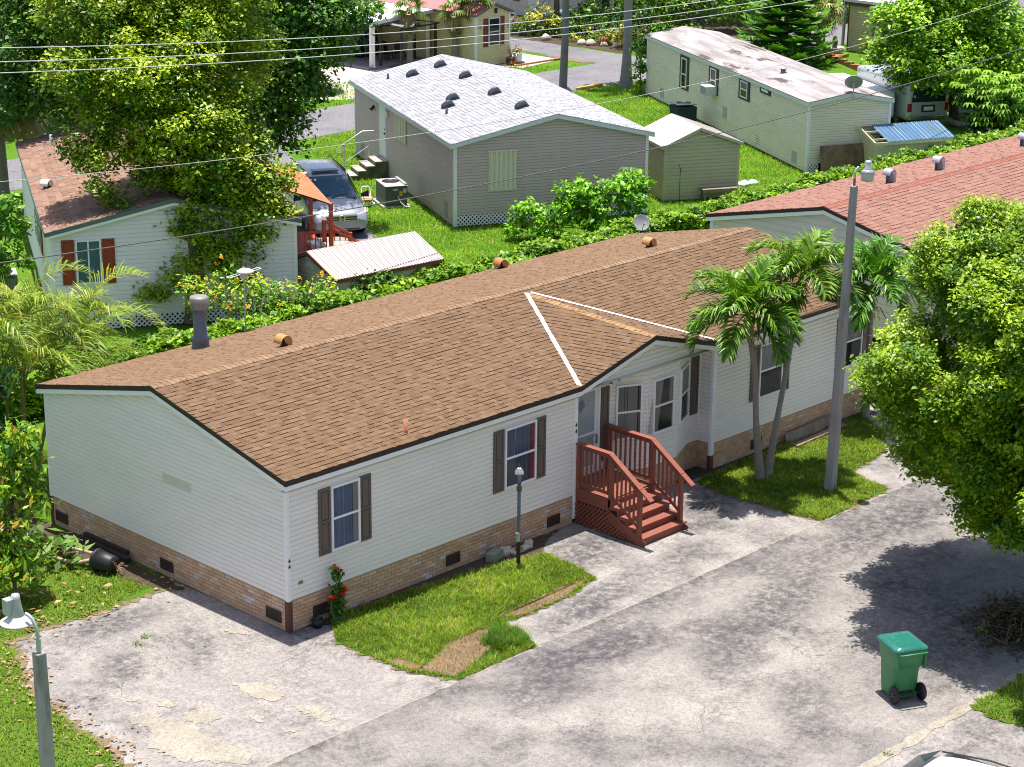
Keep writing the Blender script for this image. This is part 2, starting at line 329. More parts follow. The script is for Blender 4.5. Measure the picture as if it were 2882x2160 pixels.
STRAW = [[(.9, -3.6), (.62, -2.9), (1.2, -2.75), (1.75, -2.5), (2.6, -2.45), (3.2, -2.8), (2.6, -3.1), (1.9, -3.3)], [(3.3, -2.3), (4.2, -2.25), (5.2, -2.2), (6.05, -2.25), (5.0, -2.58), (3.8, -2.6)], [(.45, -2.2), (.7, -2.3), (.8, -2.9), (.5, -2.9)]]
for q in STRAW: sheet('dry_patch', q, .008, DRYG, .08, .05)
sheet('soil_bed', [(-.12, 3.0), (-.75, 3.8), (-.7, 5.2), (-1.1, 7), (-1.0, 12), (-.1, 12)], .008, SOIL, .15, .06)
sheet('soil_bed', [(.3, .02), (.75, -.25), (3, -.2), (5.3, -.5), (6.2, -.75), (6.9, -.3), (7.6, .02)], .008, SOIL, .12, .05)
sheet('soil_bed', [(11.4, .4), (11.55, -.15), (12.6, -.2), (15, -.3), (19, -.35), (19, .02), (12.6, .02), (12.6, .4)], .008, SOIL, .12, .04)
gA, gB = (.065, .16, .012), (.25, .36, .03)
blades('grass', 'short green lawn grass left of the cream house', [(-9, -3.6), (-16, -3.6), (-16, 14), (-1.2, 14), (-.6, 3.6)]+LEFT[1:13], 500, .06, .022, gA, gB, cl=.3)
blades('grass', 'patchy lawn grass in front of the cream house', FRONT, 3200, .045, .020, gA, gB, holes=STRAW, cl=.5)
blades('grass', 'lawn grass under the twin palms', PALML, 2300, .045, .022, gA, gB, cl=.4)
blades('grass', 'shaded lawn grass beyond the green bin', RIGHT, 700, .09, .016, gA, gB, cl=.3)
for q in STRAW: blades('dry_grass', 'dead straw coloured grass on the front lawn', q, 900, .05, .014, (.42, .29, .13), (.30, .20, .08))
blades('grass', 'tuft of long green grass at the lawn corner', [(2.2, -2.95), (2.95, -2.6), (3.15, -3.1), (2.9, -3.6), (2.3, -3.4)], 2400, .13, .016, gA, (.12, .27, .02))
# back of the park
sheet('back_road', [(-120, 36.), (160, 36.), (160, 40.65), (-120, 40.65)], -.010, ASPH)
sheet('side_road', [(54.2, 40.5), (57.1, 40.5), (57.1, 130), (54.2, 130)], -.008, ASPH)
sheet('grass_tip', [(54.2, 40.6), (53.7, 41.2), (53.6, 42.4), (53.9, 44), (54.3, 44)], -.004, DRYG, .3, .08)
e1 = (math.cos(math.radians(62)), math.sin(math.radians(62))); e2 = (e1[1], -e1[0])
def fr(o, s, t): return (o[0]+e2[0]*s+e1[0]*t, o[1]+e2[1]*s+e1[1]*t)
vD = (22.9, 23.17)
sheet('van_driveway', [fr(vD, 0, -2.2), fr(vD, 0, 16), fr(vD, -3.6, 16), fr(vD, -3.6, -2.2)], -.008, ASPH)
sheet('van_slab', [fr(vD, -.1, -4.2), fr(vD, -.1, -1.6), fr(vD, -4.4, -1.6), fr(vD, -4.4, -4.2)], -.004, APRON)
cD = (44.65, 46.84)
sheet('carport_driveway', [fr(cD, -9, -8), fr(cD, 1, -7.4), fr(cD, 1, 1), fr(cD, -9, 1)], -.008, PINK)
sheet('patio', [(53.57, 46.4), (53.65, 42.7), (50.4, 42.1), (49.6, 43.9), (50.8, 46.6)], -.004, PINK)
sheet('garden_bed', [(57.2, 50.5), (57.0, 47), (57.5, 44.8), (57.4, 42.2), (60.5, 41.2), (70, 41), (72, 60), (62, 60)], -.004, SOIL, .4, .1)
blades('grass', 'bright green grass around the grey house', [(20.5, 15.5), (52, 15.5), (52, 35.9), (31, 35.9), (21.5, 21)], 190, .07, .035, (.09, .25, .010), (.24, .42, .020))
blades('grass', 'bright green grass across the back road', [(28, 40.7), (53.5, 40.7), (50, 43), (36, 46), (28, 46)], 60, .09, .05, (.10, .27, .010), (.24, .43, .018))
# ------------------------------------------------------------------ builders for walls, windows, roofs
def frame(O, n):
    O = V(*O); n = V(*n).normalized(); u = V(0, 0, 1).cross(n)
    return lambda s, z, d=0.: O+u*s+V(0, 0, z)+n*d
def pbox(b, P, s0, s1, z0, z1, d0, d1, c=None):
    b.hexa([P(s0, z0, d1), P(s1, z0, d1), P(s1, z0, d0), P(s0, z0, d0)], [P(s0, z1, d1), P(s1, z1, d1), P(s1, z1, d0), P(s0, z1, d0)], c)
def siding(b, P, span, z0, z1, e=.1, lip=.023):
    z = z0
    while z < z1-1e-4:
        zt = min(z+e, z1); a0, a1 = span(z); c0, c1 = span(zt)
        if a1-a0 > .03:
            zm = z+(zt-z)*.72; m0, m1 = span(zm)
            b.face([P(a0, z, lip), P(a1, z, lip), P(m1, zm, lip*.9), P(m0, zm, lip*.9)])
            b.face([P(m0, zm, lip*.9), P(m1, zm, lip*.9), P(c1, zt, -.004), P(c0, zt, -.004)])
            b.face([P(a0, z, -.004), P(a1, z, -.004), P(a1, z, lip), P(a0, z, lip)])
        z = zt
def gspan(W, ze, zr, xr):
    def f(z):
        if z <= ze: return 0., W
        t = (z-ze)/(zr-ze); return xr*t, W-(W-xr)*t
    return f
def shingles(b, poly, e, tw, pal, thick=.015, edge=.46):
    P = [V(*p) for p in poly]; n = (P[1]-P[0]).cross(P[2]-P[0]).normalized()
    if n.z < 0: n = -n
    u = V(0, 0, 1).cross(n).normalized(); v = n.cross(u); O = P[0]
    uv = [((p-O).dot(u), (p-O).dot(v)) for p in P]; s0 = min(q[1] for q in uv); s1 = max(q[1] for q in uv)
    def iv(s):
        xs = []
        for i in range(len(uv)):
            (x0, y0), (x1, y1) = uv[i], uv[i-1]
            if abs(y1-y0) < 1e-7:
                if abs(y0-s) < 1e-6: xs += [x0, x1]
            elif min(y0, y1)-1e-6 <= s <= max(y0, y1)+1e-6: xs.append(x0+(x1-x0)*(s-y0)/(y1-y0))
        return (min(xs), max(xs)) if xs else (0, 0)
    b.face([p-n*.004 for p in P] if ((P[1]-P[0]).cross(P[2]-P[0])).z > 0 else [p-n*.004 for p in P][::-1], pal[0])
    k = 0; s = s0
    while s < s1-1e-3:
        t = min(s+e, s1); a0, a1 = iv(s+1e-5); c0, c1 = iv(t-1e-5); x = min(a0, c0)-RND.random()*tw; wob = RND.uniform(-.004, .004)
        while x < max(a1, c1):
            x1 = x+tw*RND.uniform(.6, 1.4); b0, b1 = max(x, a0), min(x1, a1); d0, d1 = max(x, c0), min(x1, c1)
            b0 = min(b0, b1) if b0 > b1 else b0
            if b1-b0 > .004 or d1-d0 > .004:
                if b1 < b0: b0 = b1 = (d0 if b1 < d0 else a1)
                if d1 < d0: d0 = d1 = min(max((b0+b1)/2, c0), c1)
                h = thick*RND.choice((.35, .45, 1.0, 1.15)); c = RND.choice(pal); f = RND.uniform(.93, 1.07); c = (c[0]*f, c[1]*f, c[2]*f)
                q = lambda a, bb, hh: O+u*a+v*(bb+wob)+n*hh
                b.face([q(b0, s, h), q(b1, s, h), q(d1, t, .002), q(d0, t, .002)], c)
                b.face([q(b0, s-.004, -.002), q(b1, s-.004, -.002), q(b1, s, h), q(b0, s, h)], (c[0]*edge, c[1]*edge, c[2]*edge))
            x = x1
        s = t; k += 1
def capline(b, p, q, wl, dirs, step=.14, c=((.40, .24, .145),), th=.010):
    """overlapping ridge caps from p to q, dirs = the two downslope vectors"""
    p = V(*p); q = V(*q); L_ = (q-p).length; d = (q-p)/L_; k = int(L_/step)
    for i in range(k):
        a = p+d*(i*step); bb = p+d*((i+1)*step+.012); f = RND.uniform(.9, 1.1); cc = RND.choice(c); cc = (cc[0]*f, cc[1]*f, cc[2]*f)
        for dv in dirs:
            dv = V(*dv).normalized()*wl; up = V(0, 0, 1)
            b.face([a+up*th*1.9, a+dv+up*th*1.5, bb+dv+up*th*.6, bb+up*th], cc)
            b.face([a+up*.001, a+dv, a+dv+up*th*1.5, a+up*th*1.9], cc)
def window(par, P, s0, s1, z0, z1, mid=.5, fw=.045, mt=None, curtain=None, glass=None, split=None, lower=None, name='window', label=None):
    b = MB(); mt = mt or WHITE
    for a in ((s0, s0+fw, z0, z1), (s1-fw, s1, z0, z1), (s0+fw, s1-fw, z0, z0+fw), (s0+fw, s1-fw, z1-fw, z1)): pbox(b, P, *a, .0, .075)
    if mid: zm = z0+(z1-z0)*mid; pbox(b, P, s0+fw, s1-fw, zm-.022, zm+.022, .0, .066)
    if split: sm = s0+(s1-s0)*split; pbox(b, P, sm-.02, sm+.02, z0+fw, z1-fw, .001, .064)
    o = b.obj(name, mt, par, label=label)
    g = MB(); g.face([P(s0+fw, z0+fw, .052), P(s1-fw, z0+fw, .052), P(s1-fw, z1-fw, .052), P(s0+fw, z1-fw, .052)]); g.obj('pane', glass or (GLASS if curtain else DARKGLASS), o)
    if curtain:
        g = MB(); g.face([P(s0+fw, z0+fw, .027), P(s1-fw, z0+fw, .027), P(s1-fw, z1-fw, .027), P(s0+fw, z1-fw, .027)]); g.obj('room', DARK, o)
        for (c0, c1, col, zz, lean) in curtain:
            g = MB(); n = 28; w_ = s1-s0-2*fw
            for i in range(n):
                a = c0+(c1-c0)*i/n; a2 = c0+(c1-c0)*(i+1)/n
                dd = lambda t: .039+.006*math.sin(t*34)+.003*math.sin(t*71+1)
                f = RND.uniform(.93, 1.05); cc = (col[0]*f, col[1]*f, col[2]*f)
                zb = z0+fw+(z1-z0-2*fw)*zz; sh = lambda t, l: s0+fw+w_*(t+l*(lean or 0))
                g.face([P(sh(a, 1), zb, dd(a)), P(sh(a2, 1), zb, dd(a2)), P(sh(a2, 0), z1-fw, dd(a2)), P(sh(a, 0), z1-fw, dd(a))], cc, True)
            g.obj('curtain', CURT, o)
    return o
def shutter(par, P, s0, s1, z0, z1, mt=None, panels=2):
    b = MB(); pbox(b, P, s0, s1, z0, z1, .004, .036); st = .05; h = (z1-z0-st)/panels
    pbox(b, P, s0, s0+st, z0, z1, .0365, .050); pbox(b, P, s1-st, s1, z0, z1, .0365, .050)
    for i in range(panels+1): zc = z0+h*i; pbox(b, P, s0+st, s1-st, zc, zc+st, .0365, .0498)
    for i in range(panels): zc = z0+h*i; pbox(b, P, s0+st+.022, s1-st-.022, zc+st+.022, zc+h-.022, .0365, .046)
    return b.obj('shutter', mt or SHUT, par)
def lattice(par, P, s0, s1, z0, z1, mt=None, step=.10, wd=.034, name='lattice', top=None, d=.02):
    """diagonal lattice clipped to s0..s1, z0..top(s)"""
    b = MB(); top = top or (lambda s: z1)
    for sg in (1, -1):
        c = s0-(z1-z0)-step; 
        while c < s1+(z1-z0)+step:
            run = []; n = 60
            for i in range(n+1):
                z = z0+(z1-z0)*i/n; s = c+sg*(z-z0)
                if s0 <= s <= s1 and z <= top(s)+1e-6: run.append((s, z))
            if len(run) > 2:
                (a, za), (a2, zb) = run[0], run[-1]
                b.bar(P(a, za, d+.006*sg), P(a2, zb, d+.006*sg), wd, .008, up=(P(0, 0, 1)-P(0, 0, 0)))
            c += step
    return b.obj(name, mt or WHITE, par)
def bricks(b, P, s0, s1, z0, z1, skip=()):
    pal = [(.56, .35, .22), (.59, .38, .245), (.53, .325, .205), (.62, .41, .27), (.565, .365, .24)]; pale = [(.56, .47, .44), (.60, .52, .50)]
    rh = (z1-z0)/8; bl = .205; z = z0; r = 0
    while z < z1-.01:
        s = s0-(bl/2 if r % 2 else 0)
        while s < s1:
            a, c = max(s, s0), min(s+bl, s1); m_ = .005
            if c-a > .03:
                col = RND.choice(pale) if RND.random() < .045 else RND.choice(pal); f = RND.uniform(.92, 1.08)
                pbox(b, P, a+m_, c-m_, z+m_, z+rh-m_, .002, .016+RND.uniform(-.002, .002), tuple(x*f for x in col))
            s += bl
        z += rh; r += 1
def vent(par, P, s0, s1, z0, z1, mt, name='vent', slat=.03):
    b = MB(); pbox(b, P, s0, s1, z0, z1, .015, .028); f = .03
    for a in ((s0, s0+f, z0, z1), (s1-f, s1, z0, z1), (s0+f, s1-f, z0, z0+f), (s0+f, s1-f, z1-f, z1)): pbox(b, P, *a, .0285, .042)
    o = b.obj(name, mt, par); g = MB(); z = z0+f+.012
    while z < z1-f: pbox(g, P, s0+f, s1-f, z, z+slat*.45, .0286, .036); z += slat
    g.obj('louvre', mt, o); return o
def hoodvent(par, p, col_mt, r=.17, h=.3, face=(0, -1, 0), name='roof_vent'):
    """gooseneck roof vent: curved hood"""
    b = MB(); f = V(*face).normalized(); s = f.cross(V(0, 0, 1)); p = V(*p); n = 10; prof = []
    for i in range(n+1):
        a = math.pi*i/n; prof.append((math.cos(a)*r, h-r+math.sin(a)*r))
    prof = [(r, -.06)]+prof+[(-r, h-r-.02)]; w2 = r*.85
    inner = [(x*.86, z-.012 if 0 < i < len(prof)-1 else z) for i, (x, z) in enumerate(prof)]
    for side in (-1, 1):
        for i in range(len(prof)-1):
            (x0, z0), (x1, z1) = prof[i], prof[i+1]
            if x0 > -r*.55: b.face([p+s*w2*side-f*x0*1+V(0, 0, z0), p+s*w2*side-f*x1+V(0, 0, z1), p+s*w2*side-f*x1*.2+V(0, 0, max(-.06, z1-r)), p+s*w2*side-f*x0*.2+V(0, 0, max(-.06, z0-r))])
    for i in range(len(prof)-1):
        (x0, z0), (x1, z1) = prof[i], prof[i+1]
        b.face([p-s*w2-f*x0+V(0, 0, z0), p+s*w2-f*x0+V(0, 0, z0), p+s*w2-f*x1+V(0, 0, z1), p-s*w2-f*x1+V(0, 0, z1)], None, True)
    b.box(p-V(r*1.2, r*1.2, .07), p+V(r*1.2, r*1.2, -.045)) if False else None
    return b.obj(name, col_mt, par)
def pipevent(par, p, r, h, mt, name='vent_pipe'):
    b = MB(); b.lathe([(r*2.2, -.03), (r*1.15, .03), (r, .04), (r, h), (r*.8, h), (r*.8, h-.05)], p, 12); return b.obj(name, mt, par)
# ------------------------------------------------------------------ the cream house (numbers 44)
TAN = [(0.160, 0.100, 0.061), (0.151, 0.095, 0.057), (0.168, 0.106, 0.066), (0.137, 0.083, 0.051), (0.178, 0.116, 0.075), (0.156, 0.097, 0.060), (0.162, 0.101, 0.063)]
W, L, ZB, ZE = 7.84, 18.9, .65, 2.95
FZ, RZ, RY = 3.12, 4.03, 3.94
H = thing('mobile_home', 'long cream mobile home with tan shingle roof and brick skirt in the foreground', 'house', (0, 0, 0))
Pf = frame((0, 0, 0), (0, -1, 0)); Pe = frame((0, W, 0), (-1, 0, 0)); Pb = frame((L, W, 0), (0, 1, 0)); Px = frame((L, 0, 0), (1, 0, 0))
DA, DB, AX = 8.03, 12.70, 10.43; RC = .4
a45 = lambda p, q: frame((p[0], p[1], 0), V(q[1]-p[1], -(q[0]-p[0]), 0))
rec = [((DA, RC), (9.52, RC)), ((9.52, RC), (10.39, 0)), ((11.4, 0), (12.28, RC)), ((12.28, RC), (DB, RC)), ((DB, RC), (DB, 0))]
b = MB()
siding(b, Pe, gspan(W, 3.0, 3.86, W-RY), ZB, 3.86); siding(b, Px, gspan(W, 3.0, 3.86, RY), ZB, 3.86)
siding(b, Pf, lambda z: (0, DA), ZB, 2.98); siding(b, Pf, lambda z: (DB, L), ZB, 2.98); siding(b, Pb, lambda z: (0, L), ZB, 2.98)
siding(b, Pf, lambda z: (10.39, 11.4), ZB, 3.0)
gs = gspan(DB-DA, 3.0, 3.66, AX-DA)
siding(b, frame((DA, 0, 0), (0, -1, 0)), gs, 3.0, 3.66)
for p, q in rec:
    l = math.hypot(q[0]-p[0], q[1]-p[1]); siding(b, a45(p, q), lambda z, l=l: (0, l), ZB, 3.0)
siding(b, a45((DA, 0), (DA, RC)), lambda z: (0, RC), ZB, 3.0)
b.obj('wall', SIDING, H)
b = MB(); b.face([(DA, RC, 2.995), (DA, -.11, 2.995), (DB, -.11, 2.995), (DB, RC, 2.995)])
b.box((DA-.02, -.012, 2.955), (10.39, .018, 2.998)); b.box((11.4, -.012, 2.955), (DB, .018, 2.998))
b.face([(-.12, -.12, 2.9), (DA, -.12, 2.9), (DA, 0, 2.9), (-.12, 0, 2.9)]); b.face([(DB, -.12, 2.9), (L, -.12, 2.9), (L, 0, 2.9), (DB, 0, 2.9)])
b.obj('soffit', M('soffit_cream', (.62, .61, .55), .7, .05), H)
# corner posts and trim
tr_ = []
for x, y in ((0, 0), (0, W), (L, 0), (L, W)):
    b = MB(); tr_.append(b); b.box((x-.03 if x == 0 else x-.06, y-.03 if y == 0 else y-.06, ZB-.02), (x+.06 if x == 0 else x+.03, y+.06 if y == 0 else y+.03, ZE))
for a, c in [((DA-.075, -.032, ZB-.55), (DA+.03, .03, ZE)), ((DB-.06, -.045, .36), (DB+.065, .04, ZE)), ((9.16, RC-.05, ZB), (9.21, RC, 2.99))]+[((x-.016, y-.016, ZB), (x+.016, y+.016, 2.99)) for x, y in ((9.50, RC-.02), (12.27, RC-.025), (DB-.02, RC-.02))]+[((x-.014, y-.026, ZB), (x+.014, y+.01, 2.99)) for x, y in ((10.37, 0), (11.4, 0))]:
    b = MB(); b.box(a, c); tr_.append(b)
for b in tr_: b.obj('corner_trim', WHITE, H, bevel=.006)
SPB = M('skirt_post_brown', (.12, .045, .03), .7, .2, 12)
for a, c in (((-.028, -.028, 0), (.075, .08, ZB-.02)), ((-.028, W-.08, 0), (.075, W+.028, ZB-.02)), ((DB-.06, -.04, 0), (DB+.06, .05, .36))): b = MB(); b.box(a, c); b.obj('skirt_post', SPB, H)
# brick skirt
segs = [(Pe, 0.08, W-.08), (Pf, .08, DA-.08), (Pf, DB+.07, L), (Pf, 10.39, 11.4)]+[(a45(p, q), .01, math.hypot(q[0]-p[0], q[1]-p[1])-.01) for p, q in rec]
b = MB(); mb = MB()
for P, s0, s1 in segs: bricks(b, P, s0, s1, .0, ZB-.03); mb.face([P(s0, -.03, .001), P(s1, -.03, .001), P(s1, ZB, .001), P(s0, ZB, .001)]); pbox(mb, P, s0, s1, ZB-.028, ZB-.004, .0, .02)
sk = b.obj('brick_skirt', BRICK, H); mb.obj('mortar', MORTAR, sk)
VM = M('vent_metal', (.045, .028, .026), .6, .2)
for s0, s1 in ((.17, .60), (3.86, 4.27), (7.20, 7.64)): vent(sk, Pe, s0, s1, .13, .36, VM)
for s0, s1 in ((.59, 1.0), (4.14, 4.53), (7.15, 7.54), (14.2, 14.6)): vent(sk, Pf, s0, s1, .13, .36, VM)
# windows with shutters
LB_ = (.36, .40, .58); SHEER = (.20, .235, .42)
def w2(P, a, b_, c, d, cur, **k): return window(H, P, a, b_, c, d, curtain=cur, **k)
w2(Pf, 1.06, 1.79, 1.36, 2.69, [(0, .78, (.17, .21, .40), 0, 0), (.8, 1., (.50, .42, .38), 0, 0), (.22, .27, (.42, .45, .6), 0, 0), (.43, .46, (.42, .45, .6), 0, 0)])
w2(Pf, 5.80, 6.74, 1.36, 2.69, [(0, .86, (.22, .24, .38), .5, 0), (0, .8, (.10, .12, .17), 0, 0), (.28, .36, (.45, .46, .58), .12, -.12), (.48, .55, (.42, .44, .55), .1, .1), (.88, 1., (.62, .02, .035), 0, 0)])
for a in (.76, 1.80, 5.49, 6.75): shutter(H, Pf, a, a+.295, 1.345, 2.695)
WINR = [(14.35, 15.25), (17.75, 18.5)]
for a, c in WINR: w2(Pf, a, c, 1.36, 2.69, [(0, .86, (.60, .56, .52), .5, 0), (.84, 1., (.55, .42, .28), .5, 0)])
for a, c in WINR: shutter(H, Pf, a-.30, a-.005, 1.345, 2.695); shutter(H, Pf, c+.005, c+.30, 1.345, 2.695)
TANC = (.52, .45, .35)
P1 = a45((9.52, RC), (10.39, 0)); w2(P1, .16, .80, 1.40, 2.68, [(0, .30, TANC, 0, 0), (.32, .42, TANC, 0, 0), (.44, .88, (.58, .51, .40), 0, 0), (.93, 1, (.35, .27, .22), 0, 0)])
w2(Pf, 10.52, 11.24, 1.41, 2.69, [(0, .5, (.55, .48, .37), 0, -.25), (.82, 1., (.5, .44, .42), .5, 0)])
P2 = a45((11.4, 0), (12.28, RC)); w2(P2, .12, .84, 1.40, 2.70, [(0, 1., (.5, .52, .5), .5, 0)])
PR = frame((0, RC, 0), (0, -1, 0))
shutter(H, PR, 9.235, 9.5, 1.0, 2.70); shutter(H, PR, 12.34, 12.60, 1.33, 2.72)
# door with storm door
b = MB(); D0, D1, Z0, Z1 = 8.22, 9.10, .80, 2.80
for a in ((D0-.06, D0, Z0-.05, Z1+.05), (D1, D1+.06, Z0-.05, Z1+.05), (D0, D1, Z1, Z1+.05)): pbox(b, PR, *a, 0, .06)
pbox(b, PR, D0, D1, Z0, Z1, .0, .03)
for a in ((D0, D0+.09, Z0, Z1), (D1-.09, D1, Z0, Z1), (D0+.09, D1-.09, Z0, Z0+.2), (D0+.09, D1-.09, Z1-.09, Z1), (D0+.09, D1-.09, 1.72, 1.77)): pbox(b, PR, *a, .031, .055)
dr = b.obj('door', M('door_white', (.70, .72, .76), .4, .04), H)
b = MB(); b.face([PR(D0+.09, Z0+.2, .044), PR(D1-.09, Z0+.2, .044), PR(D1-.09, Z1-.09, .044), PR(D0+.09, Z1-.09, .044)]); b.obj('pane', glassmat('storm_glass', (.30, .33, .38), .55), dr)
b = MB(); cx, cz = 8.52, 2.43; P_ = [PR(cx-.13, cz+.06, .036), PR(cx+.05, cz-.16, .036), PR(cx+.2, cz-.02, .036), PR(cx+.12, cz+.15, .036)]; b.face(P_); b.obj('door_light', DARKGLASS, dr)
b = MB(); b.tube([PR(D1-.045, 1.5, .05), PR(D1-.045, 1.5, .10), PR(D1-.045, 1.68, .10), PR(D1-.045, 1.68, .05)], .014, 6); b.obj('handle', BLACK, dr)
b = MB(); b.ball(tuple(PR(8.9, 1.62, .03)), .04, 8); b.obj('door_knob', M('brass', (.45, .30, .10), .35, .1, metal=.9), dr)
b = MB(); c = PR(9.55, 2.86, .10)
for dx in (-.09, .12): b.lathe([(.0, .1), (.035, .09), (.05, .0), (.055, -.02), (.0, -.02)], (c[0]+dx, c[1], c[2]), 10, ax=(dx*6, -.6, -.7))
b.tube([(c[0]-.09, c[1]+.05, c[2]), (c[0]+.12, c[1]+.05, c[2])], .02, 6); b.obj('flood_light', BLACK, H)
def textobj(txt, size, mtx, mt, parent, name='house_number'):
    cu = bpy.data.curves.new(name, 'FONT'); cu.body = txt; cu.size = size; cu.extrude = .004; cu.align_x = 'CENTER'; cu.align_y = 'CENTER'
    t_ = bpy.data.objects.new(name+'_c', cu); COL.objects.link(t_); dg = bpy.context.evaluated_depsgraph_get(); dg.update()
    me = bpy.data.meshes.new_from_object(t_.evaluated_get(dg)); bpy.data.objects.remove(t_); me.materials.clear(); me.materials.append(mt)
    o = bpy.data.objects.new(name, me); COL.objects.link(o); o.parent = parent; o.matrix_local = mtx; return o
def fmat(P, s, z, d, tilt=0):
    o = P(s, z, d); u = (P(1, 0, 0)-P(0, 0, 0)).normalized(); n = (P(0, 0, 1)-P(0, 0, 0)).normalized()
    mm = Matrix((u, V(0, 0, 1), n)).transposed().to_4x4(); mm.translation = o; return mm
NUMB = M('number_black', (.02, .015, .015), .5, .1)
for i in range(2): textobj('4', .15, fmat(Pf, DA-.025, 2.24-.145*i, .036), NUMB, H); textobj('4', .13, fmat(Pf, .018, 1.46-.12*i, .034), NUMB, H)
b = MB(); pbox(b, Pf, .24, .34, .92, .985, .016, .036); b.obj('outlet_plate', M('plate_grey', (.2, .2, .19), .6, .1), H)
b = MB(); pbox(b, Pe, 4.05, 4.95, 2.06, 2.25, .0165, .0275); b.obj('patch_panel', M('faded_siding', (.60, .60, .50), .6, .05), H, label='faded yellowish replaced strip of siding')
# roof
def zf(y): return FZ+(RZ-FZ)*(y+.14)/(RY+.14)
X0, X1, VT = -.12, 19.02, 3.66
tip = (10.30, VT, zf(VT))
b = MB(); ex, tw = .13, .13
shingles(b, [(X0, -.14, FZ), (DA-.02, -.14, FZ), tip, (10.30, RY, RZ), (X0, RY, RZ)], ex, tw, TAN)
shingles(b, [(10.30, RY, RZ), tip, (DB+.02, -.14, FZ), (X1, -.14, FZ), (X1, RY, RZ)], ex, tw, TAN)
shingles(b, [(X1, W+.16, FZ), (X0, W+.16, FZ), (X0, RY, RZ), (X1, RY, RZ)], ex, tw, [(x*1.16, y*1.16, z*1.16) for x, y, z in TAN], thick=.010)  # back slope palette lightened: stronger sun and grazing view put into the colour
ap = (AX, -.14, 3.75); tp2 = (10.36, VT, zf(VT)+.01)
shingles(b, [ap, tp2, (DA-.02, -.14, FZ)], ex, tw, TAN); shingles(b, [ap, (DB+.02, -.14, FZ), tp2], ex, tw, TAN)
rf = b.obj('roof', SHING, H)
b = MB(); CAPC = [(.255, .168, .108), (.24, .155, .10), (.27, .178, .116)]
capline(b, (X0, RY, RZ), (X1, RY, RZ), .15, ((0, -1, -.223), (0, 1, -.223)), c=CAPC); b.obj('ridge_cap', SHING, rf); b = MB()
capline(b, ap, tp2, .13, ((-1, 0, -.26), (1, 0, -.26)), c=[(.34, .21, .11), (.31, .19, .10), (.33, .20, .105)])
b.obj('ridge_cap', SHING, rf)
b = MB(); r2 = random.Random(5)
def strip(p, q, wd, n=40):
    p = V(*p); q = V(*q); d = (q-p).normalized(); s = d.cross(V(0, -.22, 1)).normalized(); pr = None
    for i in range(n+1):
        c_ = p+(q-p)*i/n+V(0, 0, .022); l = c_+s*(wd*r2.uniform(.85, 1.1)); r = c_-s*(wd*r2.uniform(.85, 1.1))
        if pr: b.face([pr[0], pr[1], r, l])
        pr = (l, r)
strip((DA-.02, -.1, zf(-.1)), tip, .055); strip((DB+.04, -.1, zf(-.1)), (10.42, VT-.02, zf(VT)), .035)
b.obj('valley_flashing', M('white_sealant', (.74, .66, .62), .8, .1, 9, bump=.4, bsc=30), rf)
def fascia(par, runs, h1=.10, h2=.10, m1=None, m2=None, th=.025):
    """runs: (top point, top point, outward) - dark drip edge above white fascia board"""
    a = MB(); c = MB()
    for p, q, n in runs:
        p, q, n = V(*p), V(*q), V(*n)
        for bb, z0, z1, tt in ((a, 0, h1, th), (c, h1, h1+h2, th*.7)):
            if z1 <= z0: continue
            lo = [p+V(0, 0, -z1), q+V(0, 0, -z1)]; hi = [p+V(0, 0, -z0), q+V(0, 0, -z0)]
            bb.hexa([lo[0]+n*tt, lo[1]+n*tt, lo[1]-n*.02, lo[0]-n*.02], [hi[0]+n*tt, hi[1]+n*tt, hi[1]-n*.02, hi[0]-n*.02])
    if a.f: a.obj('drip_edge', m1 or BROWNTRIM, par)
    if c.f: c.obj('fascia', m2 or WHITE, par)
fascia(rf, [((X0, -.12, FZ), (DA, -.12, FZ), (0, -1, 0)), ((DB, -.12, FZ), (X1, -.12, FZ), (0, -1, 0)), ((DA, -.12, FZ), (AX, -.12, 3.75), (0, -1, 0)), ((AX, -.12, 3.75), (DB, -.12, FZ), (0, -1, 0)),
    ((-.1, W+.16, FZ), (-.1, RY, RZ), (-1, 0, 0)), ((-.1, RY, RZ), (-.1, -.14, FZ), (-1, 0, 0)), ((X1, -.14, FZ), (X1, RY, RZ), (1, 0, 0)), ((X1, RY, RZ), (X1, W+.16, FZ), (1, 0, 0)), ((X1, W+.14, FZ), (X0, W+.14, FZ), (0, 1, 0))])
TANM = M('vent_tan', (.42, .22, .08), .5, .1, 6)
for x, y, z in ((3.78, 4.55, 3.89), (13.63, 7.75, 3.17), (16.15, 4.95, 3.80)): hoodvent(rf, (x, y, z), TANM if x < 12 or x > 15 else M('vent_orange', (.38, .15, .06), .5, .1), r=.15, h=.26, face=(-1, 0, 0))
pipevent(rf, (3.26, .21, 3.19), .05, .26, M('copper_pipe', (.42, .17, .09), .4, .2))
b = MB(); b.lathe([(.24, -.08), (.205, .02), (.19, .05), (.19, .12), (.20, .20), (.195, .25), (.15, .265), (.145, .9)], (3.72, 7.32, 3.27), 20)
fl = b.obj('flue', M('flue_blue_grey', (.125, .13, .155), .45, .12, 5), rf)
b = MB(); b.lathe([(.15, .88), (.205, .90), (.21, .93), (.21, 1.14), (.19, 1.17), (.0, 1.175)], (3.72, 7.32, 3.27), 20); b.obj('flue_cap', M('flue_cap_metal', (.22, .205, .2), .5, .3, 3, stain=[(5, .55, .75, (.16, .12, .08))]), fl)
